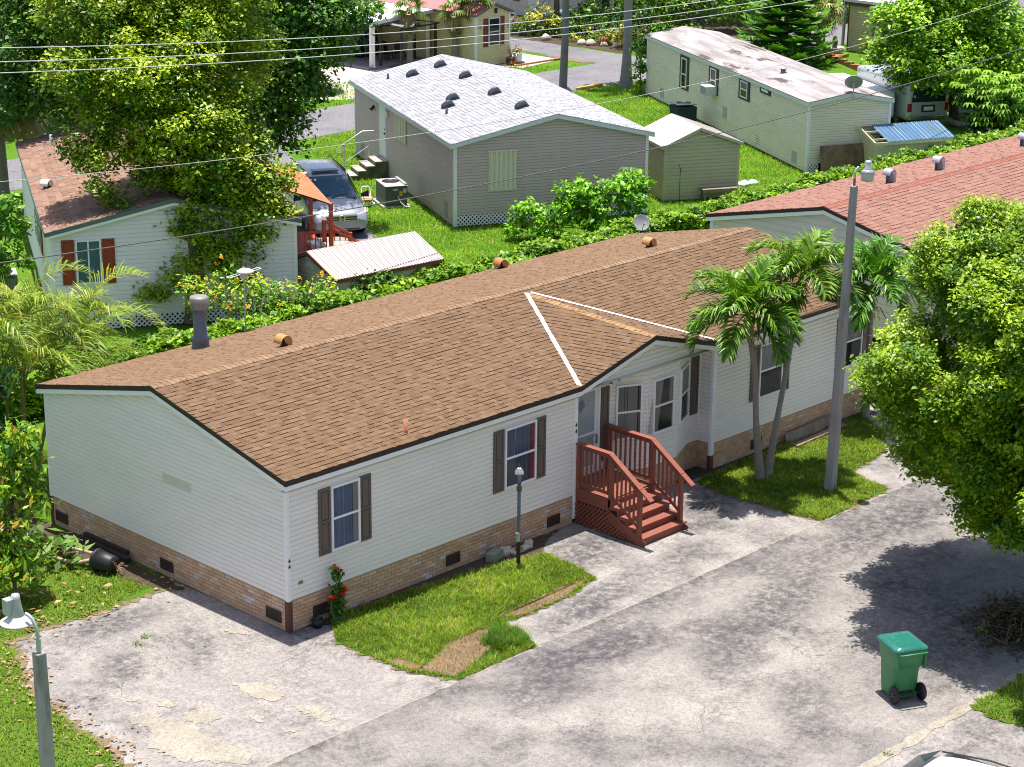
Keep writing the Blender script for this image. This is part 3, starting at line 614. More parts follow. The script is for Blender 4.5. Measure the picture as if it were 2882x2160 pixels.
# TV antenna and dish on the house
A = thing('tv_antenna', 'thin mast with flat white flying-saucer television antenna behind the tan roof', 'antenna', (5.61, 8.10, 3.05))
b = MB(); b.tube([(0, 0, -.1), (0, 0, 1.4)], .018, 8); b.obj('mast', GALV, A)
b = MB(); b.lathe([(0, .09), (.12, .08), (.2, .04), (.2, .01), (.1, -.03), (0, -.03)], (.04, 0, 1.42), 14)
for s in (-1, 1):
    for yy in (-.05, .05): b.tube([(.1*s, yy, 1.42), (.46*s, yy*1.2, 1.42+.03*s)], .012, 6)
    b.tube([(.46*s, -.06, 1.42+.03*s), (.46*s, .06, 1.42+.03*s)], .012, 6)
b.box((-.1, -.03, 1.3), (.1, .03, 1.4)); b.obj('antenna_head', M('antenna_grey', (.50, .52, .55), .5, .1), A)
def dish(name, label, loc, rz, r=.36, tilt=35, mh=.5, base=-.3):
    A = thing(name, label, 'satellite dish', loc, rz)
    b = MB(); t = math.radians(tilt); ax = V(0, math.cos(t), math.sin(t)); c = V(0, .05, mh)
    pr = [(r*k/8, .18*r*(k/8)**2-.02) for k in range(9)]; b.lathe(pr+[(r*1.02, .18*r-.02)]+[(q, z-.014) for q, z in pr[::-1]], c, 24, ax=tuple(ax)); b.obj('reflector', M('dish_grey', (.25, .26, .28), .5, .08), A)
    b = MB(); b.tube([(0, -.1, base), (0, -.1, mh-.25), (0, 0, mh)], .022, 8); b.tube([c-ax*.02, c-ax*.1], .06, 8); b.obj('mast', GALV, A)
    b = MB(); f_ = c+ax*r*1.3+V(0, 0, -.1); b.tube([c+V(0, .02, -r*.95), f_], .014, 6); b.tube([f_-ax*.06, f_+ax*.06], .03, 8); b.obj('feed_arm', GALV, A); return A
dish('satellite_dish', 'grey satellite dish rising behind the tan roof beside the hedge', (19.45, 8.05, 3.0), 150, r=.225, tilt=28, mh=.36)
# ------------------------------------------------------------------ red timber porch
PZ = .80; PX0, PX1 = 8.07, 9.42; Y0 = -1.0
T = thing('porch_steps', 'rust red timber porch with five steps and railings at the cream house door', 'porch', (8.75, -.9, 0))
inv = V(-8.75, .9, 0)
def pp(*a): return V(*a)+inv
def rb(b, a, c): b.box(pp(*a), pp(*c))
b = MB()
y = RC-.03
while y > Y0+.02: rb(b, (PX0-.02, max(y-.135, Y0), PZ-.035), (PX1+.02, y, PZ)); y -= .142
b.obj('deck', REDWOOD, T, bevel=.004)
b = MB(); rb(b, (PX0-.02, Y0-.03, PZ-.25), (PX1+.02, Y0, PZ-.037)); rb(b, (PX0-.045, Y0-.03, PZ-.27), (PX0-.021, RC-.41, PZ-.001)); rb(b, (PX1+.021, Y0-.03, PZ-.27), (PX1+.045, RC, PZ-.001)); b.obj('rim_board', REDWOOD, T, bevel=.004)
for i in range(5):
    z = PZ-.16*(i+1)+.0; yy = Y0-.225*i
    if z < .02: break
    b = MB(); rb(b, (PX0-.06, yy-.26, z-.04), (PX1+.1, yy-.005, z)); rb(b, (PX0-.03, yy-.235, z-.16), (PX1+.07, yy-.215, z-.041)); b.obj('step', REDWOOD, T, bevel=.004)
yE = Y0-.225*4
for x in (PX0-.03, PX1+.03):
    b = MB(); b.hexa([pp(x-.02, Y0, PZ-.45), pp(x+.02, Y0, PZ-.45), pp(x+.02, Y0+.02, PZ-.45), pp(x-.02, Y0+.02, PZ-.45)], [pp(x-.02, Y0, PZ-.2), pp(x+.02, Y0, PZ-.2), pp(x+.02, Y0+.02, PZ-.2), pp(x-.02, Y0+.02, PZ-.2)])
    b.bar(pp(x, Y0, PZ-.36), pp(x, yE-.1, .0), .035, .2); b.obj('stringer', REDWOOD, T)
def rail(x, yb, nb):
    b = MB(); rb(b, (x-.045, Y0-.055, PZ-.25), (x+.045, Y0+.035, PZ+1.0)); b.obj('post', REDWOOD, T, bevel=.004)
    b = MB(); rb(b, (x-.045, yE+.04, .17), (x+.045, yE+.13, PZ+.48)); b.obj('post', REDWOOD, T, bevel=.004)
    b = MB(); rb(b, (x-.045, yb-.09, PZ), (x+.045, yb, PZ+1.0)); b.obj('post', REDWOOD, T, bevel=.004)
    b = MB(); b.bar(pp(x, yb, PZ+1.02), pp(x, Y0+.02, PZ+1.02), .14, .038); b.bar(pp(x, Y0+.03, PZ+1.025), pp(x, yE-.24, PZ+.255), .14, .038); b.obj('handrail', REDWOOD, T, bevel=.004)
    b = MB(); b.bar(pp(x, yb-.09, PZ+.12), pp(x, Y0+.035, PZ+.12), .04, .07); b.bar(pp(x, yb-.09, PZ+.95), pp(x, Y0+.035, PZ+.95), .04, .07)
    b.bar(pp(x, Y0-.055, PZ+.06), pp(x, yE+.13, .40), .04, .07); b.bar(pp(x, Y0-.055, PZ+.91), pp(x, yE+.13, PZ+.36), .04, .07); b.obj('rail', REDWOOD, T)
    for i in range(nb):
        yy = yb-.15-(yb-.15-Y0-.08)*i/(nb-1); b = MB(); rb(b, (x-.018, yy-.018, PZ+.08), (x+.018, yy+.018, PZ+.97)); b.obj('baluster', REDWOOD, T)
    for i in range(5):
        t = (i+1)/6; yy = Y0-.06+(yE+.13-Y0+.06)*t; z0 = PZ+.06+(.40-PZ-.06)*t; b = MB(); rb(b, (x-.018, yy-.018, z0-.03), (x+.018, yy+.018, z0+.87)); b.obj('baluster', REDWOOD, T)
rail(PX0, -.03, 7); rail(PX1, RC-.05, 9)
Pl = frame((PX0-.05-8.75, .9, 0), (-1, 0, 0))   # s runs toward -y from y=0
top = lambda s: PZ-.28 if s < 1.0 else max(.02, PZ-.28-(s-1.0)*.62)
lattice(T, Pl, .02, 1.88, .02, PZ-.28, REDWOOD, .105, .036, top=top, d=.0)
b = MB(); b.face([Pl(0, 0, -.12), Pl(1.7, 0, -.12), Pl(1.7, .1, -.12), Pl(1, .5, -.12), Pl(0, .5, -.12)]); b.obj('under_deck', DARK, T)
# ------------------------------------------------------------------ neighbouring homes
def home(name, label, loc, rz, W, L, ze, zr, xr, z0, sid, e=.1, pal=None, plain=None, ov=.18, f1=None, f2=None, gl=True, rex=.16, rtw=.2, h1=.06, h2=.12, trim=WHITE, smat=None, z0g=None, cat="house", roof=True, redge=.36):
    R = thing(name, label, cat, (loc[0], loc[1], 0), rz)
    Pg = frame((0, 0, 0), (0, -1, 0)); Pl = frame((0, L, 0), (-1, 0, 0)); Pr = frame((W, 0, 0), (1, 0, 0)); Pk = frame((W, L, 0), (0, 1, 0))
    b = MB(); z0g = z0 if z0g is None else z0g
    siding(b, Pg, gspan(W, ze, zr, xr), z0g, zr, e); siding(b, Pk, gspan(W, ze, zr, W-xr), z0, zr, e)
    for P in (Pl, Pr): siding(b, P, lambda z: (0, L), z0, ze, e)
    b.obj('wall', sid, R)
    for x in (0, W):
        for y in (0, L): b = MB(); b.box((x-.035 if x == 0 else x-.07, y-.035 if y == 0 else y-.07, 0), (x+.07 if x == 0 else x+.035, y+.07 if y == 0 else y+.035, ze)); b.obj('corner_trim', trim, R)
    if z0g > .05: b = MB(); b.face([Pg(0, 0, -.05), Pg(W, 0, -.05), Pg(W, z0g+.05, -.05), Pg(0, z0g+.05, -.05)]); b.obj('crawl_space', DARK, R)
    sl = (zr-ze)/xr; sr = (zr-ze)/(W-xr); up = .13
    A0 = (-ov, -ov, ze-ov*sl+up); A1 = (-ov, L+ov, ze-ov*sl+up); B0 = (xr, -ov, zr+up); B1 = (xr, L+ov, zr+up); C0 = (W+ov, -ov, ze-ov*sr+up); C1 = (W+ov, L+ov, ze-ov*sr+up)
    b = MB()
    if pal: shingles(b, [A1, A0, B0, B1], rex, rtw, pal, edge=redge); shingles(b, [C0, C1, B1, B0], rex, rtw, pal, edge=redge); rf = b.obj('roof', smat or SHING, R)
    else:
        b.face([A1, A0, B0, B1]); b.face([C0, C1, B1, B0]); rf = b.obj('roof', plain, R)
    b = MB(); b.face([V(*A0)-V(0, 0, .06), V(*A1)-V(0, 0, .06), (0, L, ze), (0, 0, ze)]); b.face([V(*C0)-V(0, 0, .06), (W, 0, ze), (W, L, ze), V(*C1)-V(0, 0, .06)]); b.obj('soffit', trim, rf)
    fascia(rf, [(A0, B0, (0, -1, 0)), (B0, C0, (0, -1, 0)), (A1, A0, (-1, 0, 0)), (C0, C1, (1, 0, 0)), (C1, B1, (0, 1, 0)), (B1, A1, (0, 1, 0))], h1, h2, f1 or WHITE, f2 or WHITE)
    return R, rf, Pg, Pl, Pr
GPAL = [(0.307, 0.312, 0.344), (0.291, 0.295, 0.328), (0.324, 0.328, 0.361), (0.275, 0.279, 0.312), (0.312, 0.316, 0.348)]
GSID = M('taupe_siding', (.56, .44, .425), .6, .04, 1.2, stretch=(.6, .6, 3))
R, rf, Pg, Pl, Pr = home('mobile_home', 'taupe mobile home with light grey shingle roof and dark dome vents', (24.99, 21.01), -26.7, 7.0, 12.75, 2.80, 3.60, 3.6, 0.02, GSID, .105, GPAL, z0g=.39, smat=SHINGG, f1=M('fascia_grey', (.30, .32, .36), .5, .05), f2=M('fascia_pale', (.62, .65, .70), .5, .05), h1=.02, h2=.14, rex=.15, rtw=.3, redge=.72)
lattice(R, Pg, .05, 6.95, .02, .38, WHITE, .145, .045)
CREAM = M('shutter_cream', (.68, .62, .50), .5, .05, 3)
def storm(par, P, s0, s1, z0, z1, n):
    b = MB(); w_ = (s1-s0-.06)/n
    for i in range(n):
        a = s0+.03+w_*i; x = [(a, .032), (a+w_*.25, .032), (a+w_*.4, .075), (a+w_*.85, .075), (a+w_, .032)]
        for (q, d), (q2, d2) in zip(x, x[1:]): b.face([P(q, z0+.03, d), P(q2, z0+.03, d2), P(q2, z1-.03, d2), P(q, z1-.03, d)])
    pbox(b, P, s0, s1, z0, z0+.05, .0, .05); pbox(b, P, s0, s1, z1-.05, z1, .0, .08)
    return b.obj('storm_shutter', CREAM, par)
storm(R, Pg, 1.16, 2.23, 1.16, 2.57, 6)
sl_ = lambda y: 12.75-y
storm(R, Pl, sl_(7.12), sl_(5.6), 1.72, 2.70, 7)
b = MB(); pbox(b, Pl, sl_(9.2), sl_(8.24), .66, 2.74, 0, .04); pbox(b, Pl, sl_(9.14), sl_(8.30), .70, 2.70, .0401, .055); dr = b.obj('door', M('door_white', (.7, .72, .76), .4, .04), R)
b = MB(); b.ball(tuple(Pl(sl_(8.38), 1.62, .07)), .045, 8); b.ball(tuple(Pl(sl_(8.38), 1.78, .06)), .03, 8); b.obj('handle', M('dark_metal', (.08, .08, .085), .4, .1, metal=.6), dr)
b = MB(); c = Pl(sl_(9.95), 2.38, .02); b.lathe([(.0, 0), (.07, 0), (.05, .12), (.09, .2), (.0, .2)], c, 8, ax=(-.7, 0, -.7)); b.obj('wall_light', BLACK, R)
vent(R, Pl, sl_(1.05), sl_(.72), .18, .72, M('vent_taupe', (.42, .39, .37), .6, .05)); vent(R, Pl, sl_(11.9), sl_(11.5), .18, .62, M('vent_taupe', (.42, .39, .37), .6, .05))
b = MB(); pbox(b, Pl, sl_(8.12), sl_(7.92), 2.32, 2.52, .015, .1); b.obj('meter_box', CREAM, R)
DOME = M('dome_vent_slate', (.028, .036, .052), .4, .1)
for x, y in ((2.91, 11.), (1.72, 10.78), (3.03, 8.24), (1.66, 5.51), (1.23, 4.69), (2.98, 4.7), (3.01, 1.86)):
    z = 2.80+.13+.222*x; b = MB(); n = 8
    pr = [(-.24, 0, .02)]+[(-.2+.36*t/n, .25*math.sin(math.pi*(.22+.5*t/n)), .16) for t in range(n+1)]+[(.26, .03, .14)]
    for (x0, h0, w0), (x1, h1, w1) in zip(pr, pr[1:]):
        for i in range(6):
            a0, a1 = math.pi*i/6, math.pi*(i+1)/6
            f = lambda xx, hh, ww, a: (x+xx, y-ww*math.cos(a), z+.222*xx+max(.0, hh)*math.sin(a)+.01)
            b.face([f(x0, h0, w0, a0), f(x0, h0, w0, a1), f(x1, h1, w1, a1), f(x1, h1, w1, a0)], None, True)
    b.obj('dome_vent', DOME, rf)
for x, y in ((.94, 11.38), (.93, 3.86)): pipevent(rf, (x, y, 2.93+.222*x), .045, .2, M('pipe_dark', (.06, .06, .07), .5, .1))
# concrete stoop with rail
T = thing('concrete_steps', 'concrete steps with bent metal handrail below the white door of the taupe home', 'steps', (24.99, 21.01, 0), -26.7)
STC = M('stoop_concrete', (.36, .33, .30), .9, .2, 5, bump=.3, bsc=40); STS = M('stoop_mossy', (.13, .125, .075), .95, .5, 2.5, bump=.3, bsc=30)
b = MB(); prof = [(-.04, 0), (-.04, .64), (-.52, .64), (-.52, .48), (-.86, .48), (-.86, .32), (-1.19, .32), (-1.19, .16), (-1.52, .16), (-1.52, 0)]
for y, fl_ in ((8.05, 0), (9.1, 1)):
    q = [(x, y, z) for x, z in prof]; b.face(q if fl_ else q[::-1])
for i, ((x0, z0), (x1, z1)) in enumerate(zip(prof, prof[1:])):
    if z0 != z1: b.face([(x0, 8.05, z0), (x0, 9.1, z0), (x1, 9.1, z1), (x1, 8.05, z1)])
b.obj('side', STS, T)
for x0, x1, z in ((-.52, -.04, .64), (-.86, -.52, .48), (-1.19, -.86, .32), (-1.52, -1.19, .16)): b = MB(); b.box((x0-.02, 8.03, z-.02), (x1, 9.12, z+.015)); b.obj('tread', STC, T)
b = MB(); y = 9.05
b.tube([(-.3, y, 1.62), (-.75, y, 1.62), (-1.72, y, 1.02), (-1.8, y, .93), (-1.76, y, .84), (-1.6, y, .84), (-1.5, y, .95)], .022, 6); b.tube([(-1.45, y, .15), (-1.45, y, 1.18)], .02, 6); b.tube([(-.5, y, .64), (-.5, y, 1.1)], .02, 6); b.tube([(-.5, y, 1.05), (-1.4, y, .5)], .016, 6); b.obj('handrail', M('alu_rail', (.55, .55, .55), .4, .1, metal=.5), T)
# package air conditioner
def acunit(label, loc, rz, sx, sy, sz, col, fan=1, pad=True, parts='box'):
    T = thing('air_conditioner', label, 'air conditioner', loc, rz)
    if pad: b = MB(); b.box((-sx/2-.12, -sy/2-.1, 0), (sx/2+.08, sy/2+.1, .06)); b.obj('pad', STC, T)
    mt = M('ac_'+str(col), col, .5, .08, 4)
    b = MB()
    if parts == 'box': b.box((-sx/2, -sy/2, .065), (sx/2, sy/2, sz))
    else:
        b.box((-sx/2+.03, -sy/2+.03, .065), (sx/2-.03, sy/2-.03, sz-.08)); k = 9
        for i in range(k+1):
            t = -sx/2+sx*i/k
            for s in (-1, 1): b.box((t-.015, s*sy/2-.02, .1), (t+.015, s*sy/2+.02, sz-.08)); b.box((s*sx/2-.02, t*sy/sx-.015, .1), (s*sx/2+.02, t*sy/sx+.015, sz-.08))
    b.obj('cabinet', mt, T, bevel=.02 if parts == 'box' else 0)
    b = MB(); b.box((-sx/2-.015, -sy/2-.015, sz+.001), (sx/2+.015, sy/2+.015, sz+.03)); b.obj('top_panel', M('ac_top', (.42, .37, .37), .6, .08) if parts == 'box' else mt, T, bevel=.01)
    cy = sy*.12 if parts == 'box' else 0; r = min(sx, sy)*.36
    b = MB(); b.lathe([(0, sz+.034), (r, sz+.034), (r, sz+.05), (r*1.06, sz+.05), (r*1.06, sz+.03)], (0, cy, 0), 20)
    b.obj('fan_guard', M('fan_dark', (.03, .025, .03), .5, .1), T)
    b = MB(); [b.bar((-r, cy+yy, sz+.052), (r, cy+yy, sz+.052), .01, .008) for yy in (-.06, 0, .06)]; b.obj('guard_wire', mt, T); return T
T = acunit('squat dark grey packaged air conditioner against the taupe home', (25.84, 25.07, 0), -26.7, .80, 1.28, .74, (.10, .105, .12))
b = MB(); b.box((.30, -.62, .775), (.40, .6, .83)); b.obj('duct_lip', GALV, T)
b = MB(); b.box((.1, -.646, .40), (.22, -.642, .58)); b.obj('yellow_tag', M('tag_yellow', (.62, .42, .01), .6, .05), T)
b = MB(); b.box((.24, -.646, .50), (.36, -.642, .66)); b.box((-.12, -.646, .60), (.05, -.642, .66)); b.obj('plate', M('plate_pale', (.55, .58, .62), .5, .05), T)
b = MB(); b.tube([(.05, -.66, .40), (.12, -.72, .2), (.25, -.8, .06), (.42, -.85, .03)], .02, 6); b.obj('drain_pipe', WHITE, T)
# long weathered home
WSID = M('weathered_cream_siding', (.78, .70, .55), .7, .08, 1.5, stretch=(.5, .5, 2), stain=[(1.6, .60, .80, (.62, .61, .57)), (2.6, .66, .86, (.30, .27, .17))])
WROOF = M('coated_white_roof', (.33, .31, .32), .8, .14, 1.1, bump=.25, bsc=12, stretch=(2.2, .5, 1), stain=[(.8, .42, .62, (.20, .175, .18)), (2.5, .52, .75, (.24, .215, .22)), (.6, .57, .62, (.07, .05, .05))])
R, rf, Pg, Pl, Pr = home('mobile_home', 'long narrow weathered cream home with stained white coated roof', (40.8, 17.99), -29., 3.38, 17.4, 2.62, 2.92, 1.72, .04, WSID, .1, plain=WROOF, ov=.10, h1=.02, h2=.15, f1=M('fascia_rust', (.16, .11, .09), .8, .3), f2=M('fascia_pale', (.62, .65, .70), .5, .05), z0g=.36)
lattice(R, Pg, .06, .5, .02, .36, WHITE, .14, .045); sl_ = lambda y: 17.4-y
BFR = M('brown_frame', (.05, .04, .035), .6, .1)
for y0, y1, z0, z1, ml, cu in ((12.23, 13.28, 1.02, 2.48, .45, [(.55, 1., (.62, .36, .02), .0, 0)]), (8.9, 9.95, 1.40, 2.56, .5, None), (5.59, 6.72, 1.72, 2.58, .5, None), (3.54, 4.59, 2.32, 2.60, 0, None)):
    b = MB(); q = .13
    for a in ((sl_(y1), sl_(y1)+q*1.6, z0, z1), (sl_(y0)-q*1.6, sl_(y0), z0, z1), (sl_(y1)+q*1.6, sl_(y0)-q*1.6, z0, z0+q*.7), (sl_(y1)+q*1.6, sl_(y0)-q*1.6, z1-q*.7, z1)): pbox(b, Pl, *a, 0, .05)
    b.obj('window_surround', BFR, R); window(R, Pl, sl_(y1)+q*1.6, sl_(y0)-q*1.6, z0+q*.7, z1-q*.7, mid=ml, fw=.05, curtain=cu)
b = MB(); pbox(b, Pl, sl_(9.62), sl_(8.98), 1.42, 1.80, .05, .55); wa = b.obj('window_air_conditioner', M('ac_white', (.62, .63, .66), .5, .05), R, bevel=.02)
b = MB()
for i in range(7): pbox(b, Pl, sl_(9.56)+.085*i, sl_(9.56)+.085*i+.03, 1.46, 1.76, .552, .56)
b.obj('grille', M('ac_grille', (.3, .31, .33), .6, .1), wa)
for y in (1.3, 15.6): vent(R, Pl, sl_(y), sl_(y-.42), .2, .62, M('vent_white', (.50, .50, .48), .6, .1))
vent(R, Pl, sl_(8.3), sl_(7.9), .62, 1.1, M('vent_white', (.50, .50, .48), .6, .1))
b = MB(); b.face([Pl(sl_(4.85), .2, .02), Pl(sl_(4.45), .2, .02), Pl(sl_(4.45), .52, .02), Pl(sl_(4.85), .55, .02)]); b.obj('wall_hole', M('rust_hole', (.10, .05, .03), .9, .5, 12), R, label='broken hole in the lower siding')
b = MB(); pbox(b, Pl, 8, 17.3, .0, .05, .0, .022); b.obj('sill_rot', M('rot', (.05, .035, .025), .95, .3), R)
pipevent(rf, (1.18, 5.14, 2.86), .10, .26, M('flue_rust', (.25, .2, .18), .7, .3)); b = MB(); b.lathe([(.0, .31), (.16, .28), (.16, .26), (0, .26)], (1.18, 5.14, 2.86), 10); b.obj('flue_cap', GALV, rf)
d = dish('satellite_dish', 'large grey-green satellite dish on the front eave of the weathered home', (42.25, 17.05, 2.78), -52, r=.34, tilt=35, mh=.62, base=-.05)
b = MB(); pbox(b, Pg, 3.0, 3.3, 1.2, 1.27, .02, .06); b.obj('wall_box', BLACK, R)
T = thing('plywood_sheet', 'stained brown plywood sheet leaning on the weathered cream home', 'plywood', (41.75, 17.3, 0), -29)
b = MB(); b.hexa([(-.72, -.22, 0), (1.15, -.22, 0), (1.15, -.25, 0), (-.72, -.25, 0)], [(-.72, -.04, 1.06), (1.05, -.04, 1.08), (1.05, -.07, 1.08), (-.72, -.07, 1.06)]); b.obj('board', M('wet_plywood', (.22, .14, .085), .9, .3, 3, stain=[(1.3, .48, .62, (.08, .055, .04)), (2.8, .62, .8, (.38, .29, .21))]), T)
acunit('dark blue-green round-topped air conditioner behind the green shed', (44.75, 27.35, 0), -29, .85, .85, .92, (.035, .06, .075), parts='cage')
# sheds
def shed(label, loc, rz, W, L, ze, zr, xr, wallm, roofm, fm, e=.1, ov=.12, ribs=True, ribm=None):
    R, rf, Pg, Pl, Pr = home('garden_shed', label, loc, rz, W, L, ze, zr, xr, .02, wallm, e, plain=roofm, ov=ov, h1=.02, h2=.09, f1=fm, f2=fm, trim=wallm, cat='shed')
    if ribs:
        sl, sr = (zr-ze)/xr, (zr-ze)/(W-xr); b = MB(); y = -ov+.1
        while y < L+ov:
            b.bar((-ov, y, ze-ov*sl+.137), (xr, y, zr+.137), .035, .022); b.bar((W+ov, y, ze-ov*sr+.137), (xr, y, zr+.137), .035, .022); y += ribs
        b.obj('roof_rib', ribm or roofm, rf)
    return R, rf, Pg, Pl, Pr
R, rf, Pg, Pl, Pr = shed('pale green lap-sided shed with rusty white metal roof beside the hedge', (33.13, 18.63), -28, 2.85, 2.55, 1.93, 2.50, 1.3, M('sage_siding', (.50, .47, .29), .6, .05, 1.5), M('shed_roof_white', (.60, .55, .52), .5, .06, 2, stain=[(3, .6, .8, (.42, .30, .22))]), M('shed_trim_cream', (.50, .45, .38), .6, .1), e=.13, ribs=.2)
T = thing('bench', 'low grey weathered bench against the pale green shed', 'bench', (34.75, 17.35, 0), -28)
b = MB(); b.box((-.75, -.22, .42), (.75, .22, .47)); b.box((-.75, -.22, .36), (.75, -.19, .4195)); b.obj('seat', WOODG, T)
for x in (-.65, .65):
    b = MB(); b.box((x-.03, -.18, 0), (x+.03, -.12, .419)); b.box((x-.03, .12, 0), (x+.03, .18, .419)); b.obj('leg', WOODG, T)
b = MB(); b.tube([(-1.35, -.2, 0), (-1.35, -.2, 1.25), (-1.4, -.2, 1.42), (-1.55, -.2, 1.42), (-1.62, -.2, 1.34)], .012, 6); b.tube([(-1.35, -.2, 1.15), (-1.3, -.2, 1.3), (-1.18, -.2, 1.3)], .012, 6)
o = b.obj('plant_hook', BLACK, None); o.location = (34.55, 17.55, 0); o.rotation_euler = (0, 0, math.radians(-28)); tag(o, 'thin black double shepherd hook in front of the pale green shed', 'plant hook')
R, rf, Pg, Pl, Pr = shed('low beige shed with grey ribbed metal roof and red-brown trim behind the hedge', (14.72, 17.62), -96, 2.6, 3.65, 1.25, 1.75, 1.3, M('beige_lap', (.50, .45, .37), .6, .05, 1.5), M('shed_roof_grey', (.46, .41, .41), .55, .08, 2, stain=[(2, .62, .8, (.35, .28, .24))]), M('shed_trim_red', (.15, .045, .03), .6, .2), e=.13, ribs=.105)
b = MB(); b.face([Pg(1.05, 1.42, .03), Pg(1.6, 1.35, .03), Pg(1.3, 1.62, .03)]); b.obj('gable_light', M('pale_blue_panel', (.45, .55, .62), .4, .1), R)
# blue corrugated roof shed
T = thing('garden_shed', 'small cream plank shed with blue corrugated plastic roof', 'shed', (42.25, 15.75, 0), -23.6); T.scale = (1, .8, 1.32)
PLK = M('plank_cream', (.62, .56, .39), .75, .1, 2.5, stretch=(3, 3, .4)); b = MB(); q_ = [(0, 0), (0, 1.0), (1.25, 1.25), (1.8, 1.15), (1.8, 0)]
b.mesh([(x, y, z) for x in (0, 3.) for y, z in q_], [(0, 1, 2, 3, 4), (9, 8, 7, 6, 5), (0, 5, 6, 1), (3, 8, 9, 4)])
for i in range(8): b.box((-.014, .02+.22*i, 0), (.0, .035+.22*i, .98+.04*i*(i < 6)))
for i in range(14): b.box((.02+.22*i, -.014, 0), (.035+.22*i, 0, .98))
b.obj('wall', PLK, T)
b = MB(); n = 120; x0, x1 = .3, 3.25
for i in range(n):
    a, c = x0+(x1-x0)*i/n, x0+(x1-x0)*(i+1)/n; wv = lambda x: .02*math.sin(x*2*math.pi/.085)
    b.face([(a, -.22, 1.02+wv(a)), (c, -.22, 1.02+wv(c)), (c, 1.35, 1.33+wv(c)), (a, 1.35, 1.33+wv(a))], None, True)
b.obj('roof_sheet', M('blue_corrugated', (.12, .22, .36), .3, .15, 1.5, spec=.6, stain=[(.8, .5, .62, (.12, .20, .24))]), T)
b = MB(); b.bar((-.25, -.2, .97), (-.25, 1.3, 1.28), .05, .09); b.bar((-.25, 1.3, 1.28), (-.25, 2.0, 1.16), .05, .09); b.bar((-.27, -.18, .96), (3.2, -.18, .96), .05, .09); b.bar((-.25, .1, 1.06), (.4, .1, 1.06), .05, .05); b.bar((-.25, .8, 1.2), (.4, .8, 1.2), .05, .05); b.obj('roof_frame', PLK, T)
b = MB(); b.face([(-.27, 1.3, 1.32), (3.1, 1.3, 1.32), (3.1, 2.0, 1.22), (-.27, 2.0, 1.22)]); b.obj('back_roof', PLK, T)
T = thing('rusty_drum', 'small rusty metal box with pipe standing between blue-roofed shed and hedge', 'metal box', (43.4, 15.4, 0), -29)
b = MB(); b.box((-.25, -.15, 0), (.3, .15, .42)); b.obj('box', M('rust', (.17, .08, .045), .9, .4, 8), T, bevel=.02); b = MB(); b.tube([(-.05, 0, .42), (-.05, 0, .75)], .025, 6); b.obj('pipe', WHITE, T)
# brown roofed home on the left with red shutters
LPAL = [(0.244, 0.148, 0.112), (0.231, 0.139, 0.106), (0.264, 0.161, 0.123), (0.211, 0.125, 0.095), (0.271, 0.169, 0.132)]
R, rf, Pg, Pl, Pr = home('mobile_home', 'white mobile home with brown shingle roof and brick red shutters under the big tree', (8.19, 19.82), -29.7, 6.85, 12.6, 2.80, 3.56, 3.42, .03, M('white_siding', (.84, .77, .79), .6, .04, 1.5), .125, LPAL, z0g=.36, f1=M('drip_green', (.11, .15, .14), .5, .1), f2=WHITE, h1=.12, h2=.08, ov=.14, rex=.2, rtw=.28)
lattice(R, Pg, .05, 6.8, .02, .36, WHITE, .145, .045)
RSH = M('brick_red_shutter', (.30, .045, .022), .6, .08, 6)
window(R, Pg, .66, 1.36, 1.36, 2.62, curtain=[(0, 1., (.20, .36, .40), 0, 0)], split=.5, mid=0)
shutter(R, Pg, .28, .63, 1.36, 2.64, RSH, 1); shutter(R, Pg, 1.39, 1.74, 1.34, 2.62, RSH, 1); sl_ = lambda y: 12.6-y
for y in (3.6, 5.0): window(R, Pl, sl_(y+.8), sl_(y), 1.4, 2.6); shutter(R, Pl, sl_(y+1.15), sl_(y+.83), 1.4, 2.6, RSH, 1); shutter(R, Pl, sl_(y-.03), sl_(y-.35), 1.4, 2.6, RSH, 1)
for x, y, r in ((.3, 5.15, .16), (1.66, 10.61, .16)): hoodvent(rf, (x, y, 2.95+.222*x), M('vent_white_roof', (.62, .62, .62), .5, .05), r=r, h=.24, face=(-.6, -.8, 0))
for x, y in ((.92, 11.54), (1.38, 3.19)): pipevent(rf, (x, y, 2.93+.222*x), .05, .22, GALV)
T = thing('porch_steps', 'brick red timber side porch under an orange canopy beside the silver minivan', 'porch', (8.19, 19.82, 0), -29.7)
RP = M('brick_red_paint', (.36, .06, .025), .6, .15, 5)
b = MB(); b.box((6.95, 3.9, .52), (8.75, 7.4, .6)); b.box((6.95, 3.9, .0), (8.7, 3.95, .519)); b.box((8.65, 3.951, 0), (8.7, 7.3, .519)); b.obj('deck', RP, T)
for x, y, h in ((8.68, 4.0, 2.35), (8.68, 7.3, 2.35), (8.68, 5.1, 1.55), (7.05, 3.98, 1.5), (9.5, 5.1, 1.1), (9.5, 4.1, 1.1)): b = MB(); b.box((x-.06, y-.06, 0), (x+.06, y+.06, h)); b.obj('post', RP, T)
b = MB(); b.bar((7.0, 3.98, 1.45), (8.7, 3.98, 1.45), .05, .08); b.bar((7.0, 3.98, .75), (8.7, 3.98, .75), .05, .06); b.bar((8.7, 5.1, 1.5), (9.5, 5.1, 1.05), .05, .08); b.bar((8.7, 4.1, 1.5), (9.5, 4.1, 1.05), .05, .08); b.obj('handrail', RP, T)
for i in range(9): b = MB(); b.box((7.15+.17*i, 3.96, .6), (7.18+.17*i, 4.0, 1.43)); b.obj('baluster', RP, T)
for i in range(4): b = MB(); b.box((8.82+.17*i, 5.08, .3), (8.85+.17*i, 5.12, 1.4-.09*i)); b.obj('baluster', RP, T)
b = MB(); nx, ny = 8, 4
